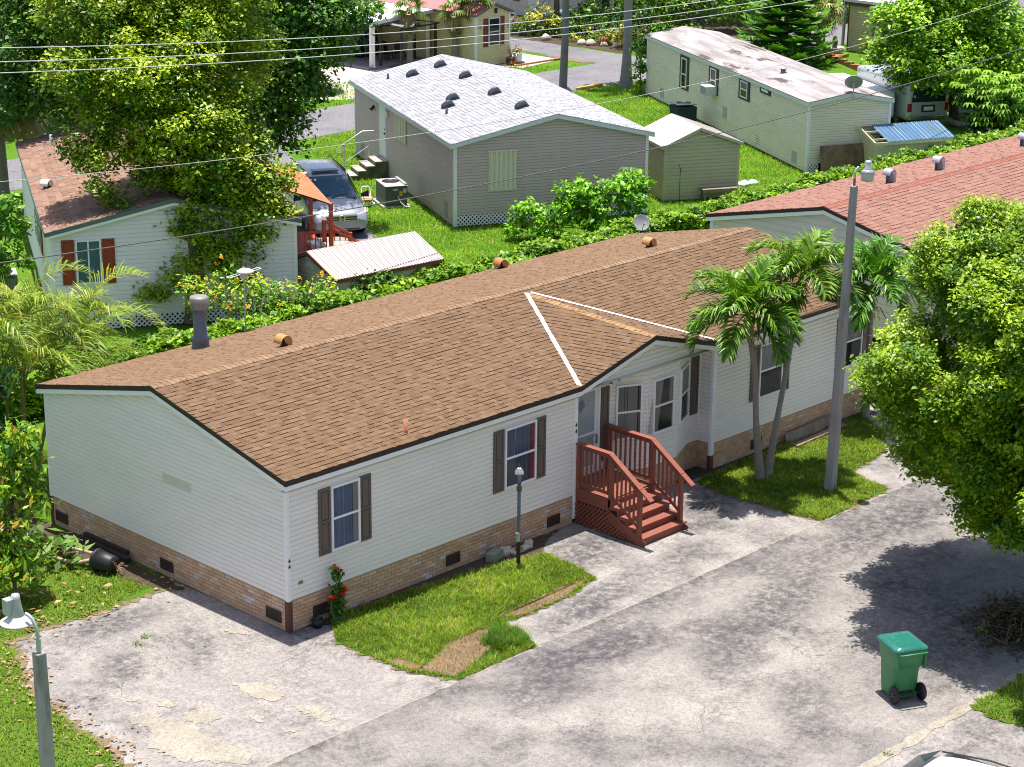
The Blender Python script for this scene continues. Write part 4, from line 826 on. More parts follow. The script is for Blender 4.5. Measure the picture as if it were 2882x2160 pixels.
for i in range(nx):
    f = lambda t: (6.9+1.75*t, 2.92-.42*t-.12*t*t)
    (x0, z0), (x1, z1) = f(i/nx), f((i+1)/nx)
    for q in ((0, 1), (-.04, -1)): b.face([(x0, 3.6+.5*(1-i/nx), z0+q[0]), (x1, 3.6+.5*(1-(i+1)/nx), z1+q[0]), (x1, 8.2, z1+q[0]), (x0, 8.2, z0+q[0])], None, True)
b.obj('canopy', M('orange_canopy', (.46, .14, .06), .7, .2, 1.5, stain=[(2.5, .55, .75, (.52, .26, .15))]), T)
# red roofed home on the right
RPAL = [(.262, .138, .112), (.248, .130, .105), (.275, .147, .12), (.235, .122, .098), (.268, .141, .114)]
R, rf, Pg, Pl, Pr = home('mobile_home', 'cream home with red-brown shingle roof and silver vents on the right', (23, 8.38), -90, 7.9, 20., 2.86, 3.74, 3.98, .5, M('cream_siding_second', (.72, .62, .58), .6, .04, 1.5), .2, RPAL, redge=.5, f1=M('drip_maroon', (.045, .02, .02), .6, .1), f2=WHITE, h1=.10, h2=.11, ov=.12)
b = MB(); capline(b, (3.98, -.12, 3.87), (3.98, 20.1, 3.87), .17, ((-1, 0, -.223), (1, 0, -.223)), c=[(.30, .12, .09), (.28, .11, .083)]); b.obj('ridge_cap', SHING, rf)
for x, y in ((27.62, 5.5), (30.22, 5.51), (35.69, 5.86)): hoodvent(rf, (8.38-y, x-23, 3.87-.222*(y-4.4)), M('vent_silver', (.40, .42, .48), .4, .1, metal=.2), r=.16, h=.44, face=(0, -1, 0))
b = MB()
for i in range(60): b.bar((2.4+RND.uniform(0, 5), RND.uniform(.5, 15), 3.9), (2.4, 1, 3.9), .01, .01) if False else None
window(R, Pr, 3, 4, 1.3, 2.6); window(R, Pr, 8, 9, 1.3, 2.6)
# yellow home with carport
YS = M('yellow_siding', (.74, .62, .37), .6, .04, 1.5)
R, rf, Pg, Pl, Pr = home('mobile_home', 'pale yellow home with pink-red metal roof and maroon shutters across the back road', (48.62, 43.66), 0, 2.34, 9.5, 2.52, 2.95, 1.2, .03, YS, .11, plain=M('pink_metal_roof', (.55, .15, .16), .5, .06, 2), ov=.14, h1=.02, h2=.10, f1=M('grey_rake', (.16, .14, .14), .6, .1), f2=M('grey_rake', (.16, .14, .14), .6, .1))
MAR = M('maroon_shutter', (.22, .035, .055), .6, .06, 6)
window(R, Pg, .83, 1.62, .98, 2.34, glass=DARKGLASS); shutter(R, Pg, .50, .81, .96, 2.34, MAR, 1); shutter(R, Pg, 1.64, 1.95, .98, 2.36, MAR, 1)
b = MB(); c = Pg(1.32, 2.62, .08); b.lathe([(0, .2), (.09, .14), (.06, .1), (.07, -.06), (.0, -.08)], c, 8); b.obj('wall_lantern', BLACK, R)
textobj('118', .2, fmat(Pg, .22, 1.93, .035), M('number_grey', (.25, .25, .27), .5, .1), R)
b = MB(); b.tube([tuple(Pg(2.36, 2.5, .1)), (2.75, -.05, 2.35), (2.4, .1, 2.0)], .03, 6); b.obj('downspout', WHITE, R)
b = MB(); pbox(b, Pg, 2.17, 2.27, 1.75, 1.95, .02, .04); b.obj('plaque', M('plaque_violet', (.40, .32, .52), .6, .05), R)
b = MB(); pbox(b, Pl, 4.2, 6.8, .3, 1.65, .03, .06); b.obj('tan_screen', M('tan_panel', (.45, .27, .11), .7, .1), R)
T = thing('carport', 'white flat-roofed carport on white posts left of the pale yellow home', 'carport', (44.5, 46.6, 0), 0)
WR = M('white_roof', (.66, .66, .68), .5, .03)
b = MB(); b.hexa([(-.1, -.25, 2.2), (4.1, -.1, 2.42), (4.1, 3.9, 2.42), (-.1, 3.9, 2.2)], [(-.1, -.25, 2.36), (4.1, -.1, 2.58), (4.1, 3.9, 2.58), (-.1, 3.9, 2.36)]); b.obj('roof', WR, T)
for x, y in ((.15, .24), (-.05, 3.05), (3.9, .2)): b = MB(); b.box((x-.07, y-.07, 0), (x+.07, y+.07, 2.195)); b.obj('post', WHITE, T)
b = MB(); b.tube([(.24, .14, 2.2), (.24, .14, .3), (.12, .0, .1)], .05, 6); b.obj('downspout', WHITE, T)
b = MB(); b.box((-.2, .1, 0), (4.0, 3.9, .10)); b.obj('slab', M('carport_slab', (.24, .23, .25), .6, .15, 2), T)
b = MB(); b.box((4.0, .3, .1), (4.05, 3.9, 2.3)); b.box((.3, 3.85, .1), (4.0, 3.9, 2.2)); b.obj('back_wall', YS, T)
# gazebo frame
T = thing('gazebo', 'dark metal gazebo frame with torn grey canopy in front of the pale yellow wall', 'gazebo', (46.7, 46.4, 0), 8)
GM = M('gazebo_brown', (.035, .025, .025), .5, .1)
for x in (-1.35, 1.3):
    for y in (-.65, .65): b = MB(); b.box((x-.05, y-.05, 0), (x+.05, y+.05, 1.95)); b.obj('post', GM, T)
b = MB()
for y in (-.65, .65): b.bar((-1.6, y, 1.98), (1.6, y, 1.98), .06, .07)
for x in (-1.35, 0, 1.3): b.bar((x, -.9, 2.04), (x, .9, 2.04), .05, .05)
b.obj('beam', GM, T); b = MB()
for i in range(10):
    f = lambda t: 2.08+.1*math.sin(t*7)-.04*math.sin(t*3); b.face([(-1.2+.15*i, -.6, f(i*.15)), (-1.05+.15*i, -.6, f(i*.15+.15)), (-1.05+.15*i, .7, f(i*.15+.2)+.04), (-1.2+.15*i, .7, f(i*.15+.05)+.04)], None, True)
b.obj('canopy', M('grey_canvas', (.33, .34, .38), .8, .1), T)
# pale grey home behind the garden
FS = M('pale_grey_siding', (.60, .57, .56), .6, .04, 1.5)
R, rf, Pg, Pl, Pr = home('mobile_home', 'pale grey home with white door behind the crowded flower garden', (63.4, 49.6), 0, 6., 9., 2.6, 3.3, 3., .02, FS, .12, plain=WR, ov=.2)
window(R, Pg, .95, 1.75, .7, 2.2, curtain=[(0, 1, (.45, .46, .5), .5, 0)]); window(R, Pg, 2.0, 2.7, .7, 2.2)
textobj('324', .24, fmat(Pg, .45, 1.45, .036), NUMB, R)
b = MB(); 
for i, c in enumerate(((.05, .02, .2), (.6, .18, .02), (.02, .35, .32))): pbox(b, Pg, 1.0, 1.28, 2.0-.25*i, 2.24-.25*i, .078, .082, c)
b.obj('window_banner', PLAIN, R)
b = MB(); pbox(b, Pl, 4.4, 5.3, .4, 2.3, .0, .055); b.obj('door', M('door_white', (.7, .72, .76), .4, .04), R)
b = MB(); pbox(b, Pl, 3.2, 3.7, .8, 2.4, .0, .05); b.obj('shutter', MAR, R)
T = thing('garden_steps', 'blue-grey concrete steps leading up to the pale grey home', 'steps', (58.1, 50.1, 0), 0)
for i in range(4): b = MB(); b.box((i*.5, -.7, 0), (4.5, .5, .22*(i+1))); b.obj('step', M('step_blue', (.14, .19, .26), .6, .1), T)
b = MB(); b.bar((0, -.65, 1.0), (2, -.65, 1.9), .05, .05); b.bar((.1, -.65, .1), (.1, -.65, 1.0), .05, .05); b.bar((1.9, -.65, .8), (1.9, -.65, 1.9), .05, .05); b.obj('handrail', GALV, T)
# beige building far right
T = thing('beige_building', 'beige flat-roofed building with brown trim beyond the hedge trees', 'building', (66.9, 31.0, 0), 0)
b = MB(); P = frame((0, 3.6, 0), (-1, 0, 0)); siding(b, P, lambda z: (0, 3.6), 0, 2.5, .11); P2_ = frame((0, 0, 0), (0, -1, 0)); siding(b, P2_, lambda z: (0, 7), 0, 2.5, .11); b.obj('wall', M('beige_siding', (.58, .49, .32), .6, .04, 1.5), T)
b = MB(); b.box((-.2, -.2, 2.52), (7.2, 3.8, 2.66)); b.obj('roof', WR, T); b = MB(); b.box((-.19, -.19, 2.36), (7.1, 3.79, 2.519)); b.box((-.03, 3.58, 0), (.04, 3.65, 2.355)); b.obj('fascia', M('fascia_brown', (.13, .045, .03), .6, .1), T)
window(T, P2_, .5, 2.2, .5, 2.1, mid=0, split=.5, mt=M('bronze_frame', (.12, .12, .13), .4, .1), curtain=[(0, 1, (.5, .55, .6), 0, 0)])
# ------------------------------------------------------------------ vehicles
def paint(name, col, metal=.4, rough=.28): return M(name, col, rough, .03, 2, metal=metal, spec=.5, coat=.6)
def ring(st):
    x, hw, zb, zs, zt, ht = st
    h = [(0, zb), (hw*.88, zb), (hw*.98, zb+.12), (hw, zb+(zs-zb)*.55), (hw*.965, zs), (ht, max(zs+.001, zt-.07)), (ht*.8, max(zs+.002, zt-.012)), (0, max(zs+.003, zt))]
    return [(x, y, z) for y, z in h]+[(x, -y, z) for y, z in h[-2:0:-1]]
def carbody(T, sts, mt):
    b = MB(); rs = [ring(s) for s in sts]; n = len(rs[0]); vs = [p for r in rs for p in r]; fs = []
    for i in range(len(rs)-1):
        for k in range(n): fs.append((i*n+k, (i+1)*n+k, (i+1)*n+(k+1) % n, i*n+(k+1) % n))
    b.mesh(vs, fs, None, True); b.face(rs[0]); b.face(rs[-1][::-1]); o = b.obj('body', mt, T)
    o.modifiers.new('sub', 'SUBSURF').levels = 2; o.modifiers['sub'].render_levels = 2; return o, rs
def wheel(T, x, y, r, w_=.2, rimc=(.5, .5, .52)):
    b = MB(); s = 1 if y > 0 else -1; ax = (0, s, 0)
    b.lathe([(r*.6, -.02), (r*.93, -.02), (r, -.05), (r, -w_), (r*.9, -w_), (0, -w_)], (x, y, r), 20, ax=ax); o = b.obj('wheel', BLACK, T)
    b = MB(); b.lathe([(r*.62, -.03), (r*.58, -.015), (r*.5, -.06)], (x, y, r), 20, ax=ax); b.lathe([(r*.18, -.02), (.0, -.01)], (x, y, r), 10, ax=ax)
    for k in range(7):
        a = 2*math.pi*k/7; b.bar((x+math.cos(a)*r*.1, y-s*.03, r+math.sin(a)*r*.1), (x+math.cos(a)*r*.56, y-s*.025, r+math.sin(a)*r*.56), .05, .03, up=(0, 1, 0))
    b.obj('rim', M('rim_silver', rimc, .35, .05, metal=.6), o); return o
T = thing('minivan', 'silver-blue minivan parked nose to the camera on the narrow driveway', 'minivan', (22.30, 24.62, 0), 242); T.scale = (1.05, 1.03, 1.03)
PV = paint('van_silver', (.27, .29, .34), .35, .26)
sts = [(-2.56, .84, .35, .85, 1.0, .62), (-2.5, .93, .28, .98, 1.45, .64), (-2.3, .97, .25, 1.0, 1.70, .70), (-1.2, .99, .22, 1.02, 1.77, .74), (0, .99, .22, 1.02, 1.77, .74), (.55, .99, .22, 1.02, 1.70, .70), (.9, .99, .22, 1.03, 1.52, .70), (1.45, .985, .22, 1.03, 1.16, .74), (1.65, .98, .22, 1.0, 1.09, .76), (2.1, .95, .23, .92, 1.0, .74), (2.38, .90, .25, .78, .86, .68), (2.5, .82, .30, .62, .70, .6)]
carbody(T, sts, PV)
def glassp(T, name, pts, lift=.012, mt=None):
    b = MB(); b.face(pts); return b.obj(name, mt or DARKGLASS, T)
glassp(T, 'windshield', [(1.52, -.73, 1.125), (1.52, .73, 1.125), (.66, .63, 1.70), (.66, -.63, 1.70)], mt=glassmat('windshield_glass', (.06, .13, .20), .05))  # blue tint paints the sky's reflection into the glass colour
b = MB(); r = [(1.50, -.75, 1.13), (.64, -.65, 1.70), (.64, .65, 1.70), (1.50, .75, 1.13)]; b.tube([(1.53, -.74, 1.12), (1.53, .74, 1.12)], .02, 6); b.bar((1.5, -.1, 1.16), (1.36, .45, 1.24), .02, .015); b.bar((1.5, -.6, 1.16), (1.36, -.1, 1.24), .02, .015); b.obj('wiper', BLACK, T)
for s in (-1, 1):
    b = MB(); b.face([(1.3, s*.93, 1.07), (.75, s*.775, 1.56), (-.2, s*.80, 1.66), (-.2, s*.975, 1.07)]); b.face([(-.3, s*.975, 1.07), (-.3, s*.80, 1.66), (-2.1, s*.78, 1.62), (-2.3, s*.95, 1.07)]); b.obj('side_window', DARKGLASS, T)
    b = MB(); b.hexa([(1.0, s*1.0, 1.04), (1.12, s*1.0, 1.04), (1.12, s*1.26, 1.02), (1.02, s*1.26, 1.02)], [(1.0, s*1.0, 1.14), (1.1, s*1.0, 1.14), (1.1, s*1.24, 1.24), (1.02, s*1.24, 1.24)]); b.obj('mirror', BLACK, T, bevel=.02)
    b = MB(); b.hexa([(2.22, s*.60, .70), (2.46, s*.52, .66), (2.44, s*.52, .78), (2.2, s*.62, .84)], [(2.02, s*.93, .74), (2.30, s*.88, .68), (2.26, s*.87, .84), (1.98, s*.90, .92)]); b.obj('headlight', M('headlight_lens', (.62, .64, .68), .12, .1, 12, spec=.8), T, bevel=.01)
    b = MB(); b.bar((2.0, s*.955, .86), (2.24, s*.90, .78), .03, .06); b.obj('indicator', M('amber', (.75, .28, .06), .3, .05), T)
    b = MB(); b.lathe([(0, .02), (.07, .01), (.07, -.02)], (2.42, s*.66, .40), 10, ax=(1, s*.3, 0)); b.obj('fog_light', M('headlight_lens', (.62, .64, .68), .12), T)
    b = MB(); b.tube([(.3, s*.66, 1.745), (.2, s*.67, 1.79), (-1.9, s*.66, 1.79), (-2.1, s*.64, 1.74)], .022, 6); b.obj('roof_rail', BLACK, T)
    wheel(T, 1.55, s*.97, .34); wheel(T, -1.5, s*.97, .34)
b = MB(); b.box((2.42, -.5, .60), (2.515, .5, .79)); g = b.obj('grille', M('grille_dark', (.03, .033, .04), .4, .1), T, bevel=.02)
b = MB()
for z in (.63, .70, .77): b.box((2.515, -.5, z-.010), (2.535, .5, z+.012))
b.obj('chrome_bar', M('chrome', (.45, .45, .47), .2, .03, metal=.9), g)
b = MB(); pts = lambda s: [(2.55, s*.10, .785), (2.55, s*.055, .785), (2.55, s*.03, .61), (2.55, s*.07, .61)]
for s in (-1, 1): b.hexa(pts(s), [(p[0]+.015, p[1], p[2]) for p in pts(s)])
b.box((2.55, -.05, .685), (2.563, .05, .715)); b.tube([(2.55, .11*math.cos(a), .70+.11*math.sin(a)) for a in [2*math.pi*k/16 for k in range(17)]], .012, 6); b.obj('emblem', M('chrome', (.6, .6, .62), .15), T)
b = MB(); b.box((2.44, -.62, .28), (2.50, .62, .40)); b.obj('air_intake', BLACK, T, bevel=.03)
b = MB(); b.hexa([(.05, -.46, 1.78), (.35, -.46, 1.765), (.35, .46, 1.765), (.05, .46, 1.78)], [(.05, -.44, 1.815), (.32, -.44, 1.80), (.32, .44, 1.80), (.05, .44, 1.815)]); b.obj('roof_box', M('roof_spoiler_blue', (.03, .045, .09), .15, .05, spec=.7), T, bevel=.03)
# white hatchback in the bottom right corner, axis across the street
T = thing('parked_car', 'white car with dark roof trim cut off by the bottom right corner', 'car', (2.06, -14.44, 0), -86)
sts = [(-2.1, .70, .35, .80, .95, .55), (-2.0, .82, .28, .88, 1.15, .58), (-1.6, .87, .24, .92, 1.38, .60), (-.8, .88, .22, .94, 1.49, .62), (.0, .88, .22, .94, 1.50, .62), (.4, .88, .22, .94, 1.43, .60), (1.0, .87, .22, .93, 1.05, .64), (1.7, .84, .24, .84, .92, .64), (2.05, .74, .3, .68, .76, .56)]
carbody(T, sts, paint('car_white', (.72, .72, .72), .0, .25))
glassp(T, 'windshield', [(.98, -.62, 1.06), (.98, .62, 1.06), (.42, .54, 1.43), (.42, -.54, 1.43)])
glassp(T, 'rear_window', [(-1.98, .52, 1.18), (-1.98, -.52, 1.18), (-1.6, -.55, 1.395), (-1.6, .55, 1.395)])
for s in (-1, 1):
    b = MB(); b.face([(.85, s*.85, .98), (.4, s*.665, 1.38), (-1.5, s*.66, 1.36), (-1.85, s*.84, .98)]); b.obj('side_window', DARKGLASS, T)
    b = MB(); b.tube([(.55, s*.60, 1.41), (0, s*.61, 1.485), (-.8, s*.60, 1.47), (-1.6, s*.57, 1.36)], .014, 6); b.obj('roof_trim', BLACK, T)
    b = MB(); b.hexa([(.72, s*.9, .96), (.86, s*.9, .96), (.86, s*1.1, .95), (.76, s*1.1, .95)], [(.72, s*.9, 1.05), (.84, s*.9, 1.05), (.84, s*1.08, 1.1), (.76, s*1.08, 1.1)]); b.obj('mirror', BLACK, T, bevel=.02)
    wheel(T, 1.3, s*.86, .31); wheel(T, -1.3, s*.86, .31)
b = MB(); b.box((-.1, -.4, 1.488), (.25, .4, 1.50)); b.obj('sunroof', DARKGLASS, T)
# cream car, mostly hidden behind the low shed
T = thing('parked_car', 'cream coloured car showing only its front wheel arch behind the low shed', 'car', (18.3, 19.4, 0), 62)
carbody(T, [tuple(q*.86 if i != 0 else q*.8 for i, q in enumerate(s)) for s in [(-2.1, .70, .35, .80, .95, .55), (-2.0, .82, .28, .88, 1.0, .58), (-1.6, .87, .24, .92, 1.02, .60), (.0, .88, .22, .94, 1.04, .62), (1.0, .87, .22, .93, 1.02, .64), (1.7, .84, .24, .84, .92, .64), (2.05, .74, .3, .68, .76, .56)]], paint('car_cream', (.46, .41, .33), .1, .3))
for s in (-1, 1): wheel(T, 1.1, s*.76, .28); wheel(T, -1.1, s*.76, .28)
# silver van and RV behind the weathered home
def boxvan(T, L_, W_, H_, mt, z0=.35):
    b = MB(); b.box((-L_/2, -W_/2, z0), (L_/2, W_/2, H_)); o = b.obj('body', mt, T, bevel=.14); o.modifiers['bevel'].segments = 4
    for s in (-1, 1): wheel(T, -L_*.3, s*W_/2, .34); wheel(T, L_*.3, s*W_/2, .34)
T = thing('passenger_van', 'silver van with red tail lamps backed up behind the weathered home', 'van', (52.95, 21.95, 0), 61)
boxvan(T, 5., 1.95, 1.95, paint('van_grey', (.42, .44, .48), .3, .3))
x = -2.51
glassp(T, 'rear_window', [(x, .8, 1.15), (x, -.8, 1.15), (x, -.72, 1.75), (x, .72, 1.75)])
for s in (-1, 1): b = MB(); b.box((x-.005, s*.86-.09, .75), (x+.06, s*.86+.09, 1.1)); b.obj('tail_light', M('tail_red', (.25, .01, .02), .3, .05), T)
b = MB(); b.box((x-.012, -.32, .72), (x+.02, .32, 1.02)); b.obj('plate_frame', BLACK, T); b = MB(); b.box((x-.02, -.22, .79), (x-.0125, .22, .95)); b.obj('license_plate', M('plate_white', (.62, .62, .58), .5, .05), T)
b = MB(); b.box((x-.12, -.95, .42), (x+.02, .95, .58)); b.obj('bumper', M('chrome', (.6, .6, .62), .15), T, bevel=.03)
T = thing('motorhome', 'white motorhome roof showing behind the weathered home', 'motorhome', (51.6, 23.6, 0), 61)
boxvan(T, 5.0, 1.7, 1.5, M('rv_white', (.72, .72, .74), .4, .04)); 
b = MB(); b.box((-.3, -.3, 1.5), (.3, .3, 1.62)); b.obj('roof_vent', GALV, T, bevel=.04)
# ------------------------------------------------------------------ lamps and poles
def lampposts(label, base, top, wb, wt, arm, head, style):
    T = thing('street_lamp', label, 'street lamp', (base[0], base[1], 0), 0); t = V(top[0]-base[0], top[1]-base[1], top[2])
    q = lambda c, h: [c+V(-h, -h, 0), c+V(h, -h, 0), c+V(h, h, 0), c+V(-h, h, 0)]
    b = MB(); b.hexa(q(V(0, 0, 0), wb/2), q(t, wt/2)); b.obj('post', CONC, T, bevel=.015)
    b = MB(); b.tube([t, t+V(0, 0, .16)], .028, 8); b.obj('sleeve', M('rusty_sleeve', (.26, .13, .06), .8, .3, 12) if style else GALV, T)
    a = V(*arm); b = MB(); n = 10; h = a.normalized()*0; hz = V(a.x, a.y, 0)
    b.tube([t+V(0, 0, .16)+hz*(1-math.cos(math.pi/2*i/n))*.9+V(0, 0, (a.z-.16)*math.sin(math.pi/2*i/n)) for i in range(n+1)], .021, 8); b.obj('arm', GALV, T)
    c = t+V(*head); b = MB()
    if style: b.lathe([(.0, .24), (.06, .24), (.075, .20), (.075, .06), (.10, .04), (.16, -.02), (.15, -.03)], c, 16); b.obj('lamp_head', GALV, T); b = MB(); b.lathe([(.152, -.031), (.150, -.06), (.135, -.20), (.0, -.205)], c, 16); b.obj('lamp_shade', M('frosted_lens', (.55, .56, .55), .35, .04), T)
    else:
        b.lathe([(.0, .24), (.045, .24), (.05, .19), (.06, .10), (.085, .0), (.08, -.02)], c, 16); b.box(c+V(-.12, -.02, .02), c+V(-.02, .08, .20)); b.obj('lamp_head', GALV, T)
        b = MB(); b.lathe([(.07, .02), (.10, -.03), (.185, -.075), (.19, -.09), (.0, -.085)], c, 22); b.obj('lamp_shade', M('pale_reflector', (.60, .56, .58), .4, .06), T)
lampposts('grey concrete lamp post with hooded lamp in the lower left corner', (-11.85, -10.2), (-11.92, -10.21, 7.), .19, .118, (-.05, .16, .42), (-.08, .27, .38), 0)
lampposts('tall leaning concrete lamp post standing in the lawn beside the twin palms', (13.65, -2.73), (13.85, -2.73, 7.), .21, .13, (.12, -.02, .40), (.25, -.16, .30), 1)
# garden lantern post
T = thing('lamp_post', 'slim blue-black garden lantern post at the corner of the front lawn', 'lamp post', (5.5, -.76, 0))
b = MB(); b.tube([(0, 0, 0), (0, 0, .62)], .042, 10); b.obj('base_pole', BLACK, T); b = MB(); b.tube([(0, 0, .62), (0, 0, 1.62)], .036, 10); b.obj('pole', M('pole_blue_grey', (.10, .14, .19), .5, .3, 6, stain=[(5, .55, .75, (.25, .27, .28))]), T)
b = MB(); b.box((-.09, -.06, .52), (-.01, .0, .72)); b.obj('outlet_box', M('outlet_green', (.36, .42, .36), .6, .1), T, bevel=.01)
b = MB(); b.lathe([(.03, 1.6), (.055, 1.62), (.055, 1.70), (.03, 1.74), (.045, 1.78)], n=10); b.obj('fitting', M('lantern_bronze', (.09, .08, .075), .5, .2), T); b = MB(); b.lathe([(.02, 2.12), (.018, 2.16), (.008, 2.2), (.0, 2.24)], n=8); b.obj('finial', M('lantern_bronze', (.09, .08, .075), .5, .2), T)
b = MB(); b.lathe([(.045, 1.78), (.10, 2.0)], n=4); o = b.obj('lantern_glass', glassmat('lantern_glass', (.25, .26, .27), .3), T); b = MB()
for k in range(4): a = math.pi/2*k; b.bar((.047*math.cos(a), .047*math.sin(a), 1.78), (.104*math.cos(a), .104*math.sin(a), 2.0), .012, .012)
b.obj('lantern_frame', M('lantern_bronze', (.09, .08, .075), .5), T); b = MB(); b.lathe([(.13, 2.0), (.115, 2.03), (.05, 2.11), (.0, 2.13)], n=4, sm=False); b.obj('lantern_cap', M('lantern_cap', (.33, .33, .36), .4, .1, metal=.4), T)
b = MB(); b.tube([(3.9, -.03, .63), (4.4, -.06, .52), (5.0, -.10, .47), (5.6, -.10, .48), (6.2, -.09, .50), (6.9, -.07, .58), (7.6, -.05, .64)], .011, 6); o = b.obj('garden_cable', M('cable_tan', (.45, .30, .18), .7, .1)); tag(o, 'thin tan cable sagging along the brick skirt behind the lantern post', 'cable')
# wheeled bin
T = thing('wheeled_bin', 'green wheeled bin with dark green lid standing on the street', 'bin', (6.07, -9.72, 0), 243)
BG = M('bin_green', (.035, .20, .07), .45, .08, 3, spec=.45, stain=[(4, .58, .8, (.06, .22, .09)), (18, .66, .8, (.09, .2, .11))]); BL = M('bin_lid_green', (.014, .13, .10), .25, .1, 3, spec=.6, stain=[(3, .55, .75, (.05, .22, .15)), (9, .62, .75, (.12, .26, .18))])
def loftbox(b, secs, c=None):
    rs = []
    for (x0, x1, hw, z) in secs:
        r = .07; pts = []
        for (cx, cy, a0) in ((x1-r, hw-r, 0), (x0+r, hw-r, 90), (x0+r, -hw+r, 180), (x1-r, -hw+r, 270)):
            for k in range(4): a = math.radians(a0+30*k); pts.append((cx+r*math.cos(a), cy+r*math.sin(a), z))
        rs.append(pts)
    n = len(rs[0]); b.mesh([p for r_ in rs for p in r_], [(i*n+k, i*n+(k+1) % n, (i+1)*n+(k+1) % n, (i+1)*n+k) for i in range(len(rs)-1) for k in range(n)], c, True)
    b.face(rs[0][::-1], c); b.face(rs[-1], c)
# local +x is the wheel/handle side
b = MB(); loftbox(b, [(-.30, .18, .235, .03), (-.325, .20, .25, .30), (-.345, .215, .26, .62), (-.35, .22, .262, .64), (-.355, .30, .285, .68), (-.37, .33, .30, .96)]); o = b.obj('body', BG, T)
b = MB(); loftbox(b, [(-.40, .34, .315, .955), (-.41, .35, .325, .97), (-.41, .35, .325, .985)]); b.obj('rim', BG, T)
b = MB(); loftbox(b, [(-.42, .35, .335, .986), (-.43, .36, .34, 1.0), (-.40, .34, .32, 1.045), (-.28, .28, .24, 1.075)]); b.obj('lid', BL, T)
b = MB(); b.tube([(.37, -.26, .96), (.42, -.26, .98), (.42, .26, .98), (.37, .26, .96)], .016, 8); b.obj('handle', BG, T)
for s in (-1, 1):
    b = MB(); b.box((.28, s*.27-.015, .66), (.345, s*.27+.015, .95)); b.obj('rib', BG, T)
    b = MB(); b.lathe([(.10, .03), (.15, .03), (.16, .01), (.16, -.03), (.0, -.03)], (.27, s*.275, .16), 20, ax=(0, s, 0)); o = b.obj('wheel', BLACK, T)
    b = MB(); b.lathe([(.03, .035), (.0, .04)], (.27, s*.275, .16), 12, ax=(0, s, 0))
    for k in range(8): a = 2*math.pi*k/8; b.bar((.27, s*.30, .16), (.27+.105*math.cos(a), s*.30, .16+.105*math.sin(a)), .016, .02, up=(0, 1, 0))
    b.lathe([(.098, .03), (.11, .036), (.11, .03)], (.27, s*.275, .16), 20, ax=(0, s, 0)); b.obj('rim', M('rim_dark', (.055, .06, .065), .5, .1), o)
b = MB(); b.tube([(.26, -.27, .14), (.26, .27, .14)], .014, 6); b.box((.19, -.12, .09), (.215, .12, .17)); b.obj('axle', M('axle_dark', (.03, .05, .035), .6, .1), T)
b = MB()   # unreadable moulded white print on the side panel
for i, (x0, x1, z) in enumerate(((-.22, .02, .84), (-.19, .0, .80), (.10, .16, .90))):
    k = int((x1-x0)/.022)
    for j in range(k):
        if RND.random() < .82:
            xx = x0+.022*j
            for s in (1,): b.box((xx, s*(.262+.13*(z-.62)), z), (xx+.016, s*(.262+.13*(z-.62))+.014, z+.028))
b.obj('side_print', M('print_pale', (.42, .55, .66), .6, .1), T)
# ------------------------------------------------------------------ small things near the house
def rockmesh(name, label, cat, loc, sx, sy, sz, seed, mt=None, group=None):
    r = random.Random(seed); b = MB(); b.ball((0, 0, 0), 1, 10)
    v = [V(*p) for p in b.v]; ph = [r.uniform(0, 6) for _ in range(6)]
    b.v = [tuple((p.x*sx*(1+.22*math.sin(3*p.y+ph[0])+.15*math.sin(5*p.z+ph[1])), p.y*sy*(1+.22*math.sin(3*p.x+ph[2])+.12*math.sin(6*p.z+ph[4])), max(-.3, p.z)*sz*(1+.25*math.sin(4*p.x+ph[3])))) for p in v]
    o = b.obj(name, mt or ROCK); o.location = (loc[0], loc[1], (loc[2] if len(loc) > 2 else 0)+sz*.25); return tag(o, label, cat, group)
b = MB(); b.box((-.2, -.1, 0), (.2, .1, .19)); b.box((-.15, -.05, .1901), (-.02, .05, .1905), None); o = b.obj('concrete_block', M('mossy_block', (.24, .25, .20), .95, .2, 8), bevel=.01); o.location = (5.32, -.25, 0); o.rotation_euler[2] = .3; tag(o, 'mossy grey concrete block against the brick skirt behind the lawn', 'block')
rockmesh('rock', 'rough pale rock right of the mossy block at the brick skirt', 'rock', (5.68, -.2), .2, .12, .15, 3)
rockmesh('rock', 'small pale rock nearest the brick vent beside the flagstone', 'rock', (6.36, -.22), .12, .09, .12, 8)
b = MB(); b.face([(x, y, .05) for x, y in jag([(-.3, -.12), (.3, -.1), (.25, .1), (-.25, .12)], .1, .02, 4)]); b.f; o = b.obj('flagstone', ROCK); o.modifiers.new('s', 'SOLIDIFY').thickness = .05; o.location = (6.02, -.3, .02); tag(o, 'flat grey flagstone lying behind the lantern post', 'flagstone')
T = thing('flower_pot', 'tipped terracotta pot shards among rocks behind the lantern post', 'pot', (5.88, -.36, 0)); b = MB(); b.lathe([(.0, 0), (.06, 0), (.085, .12), (.075, .12), (.05, .02)], (0, 0, .06), 12, ax=(.8, .3, .3)); b.obj('pot', TERRA, T)
b = MB()
for x in (-.95, .6): b.box((x, -.05, 0), (x+.3, .05, .12))
b.hexa([(-1.0, -.04, .02), (1.0, .0, .05), (1.0, .02, .05), (-1.0, -.02, .02)], [(-1.0, .06, .26), (1.0, .1, .30), (1.0, .12, .30), (-1.0, .08, .26)]); o = b.obj('timber_board', WOODG); o.location = (16.35, -.22, 0); tag(o, 'long weathered board leaning on the brick skirt behind the twin palms', 'board')
b = MB(); b.bar((-1.0, -.12, .05), (1.1, -.05, .07), .16, .04); o = b.obj('timber_plank', M('plank_brown', (.26, .18, .14), .9, .2, 5)); o.location = (16.35, -.35, 0); tag(o, 'reddish plank lying in front of the leaning board by the skirt', 'plank')
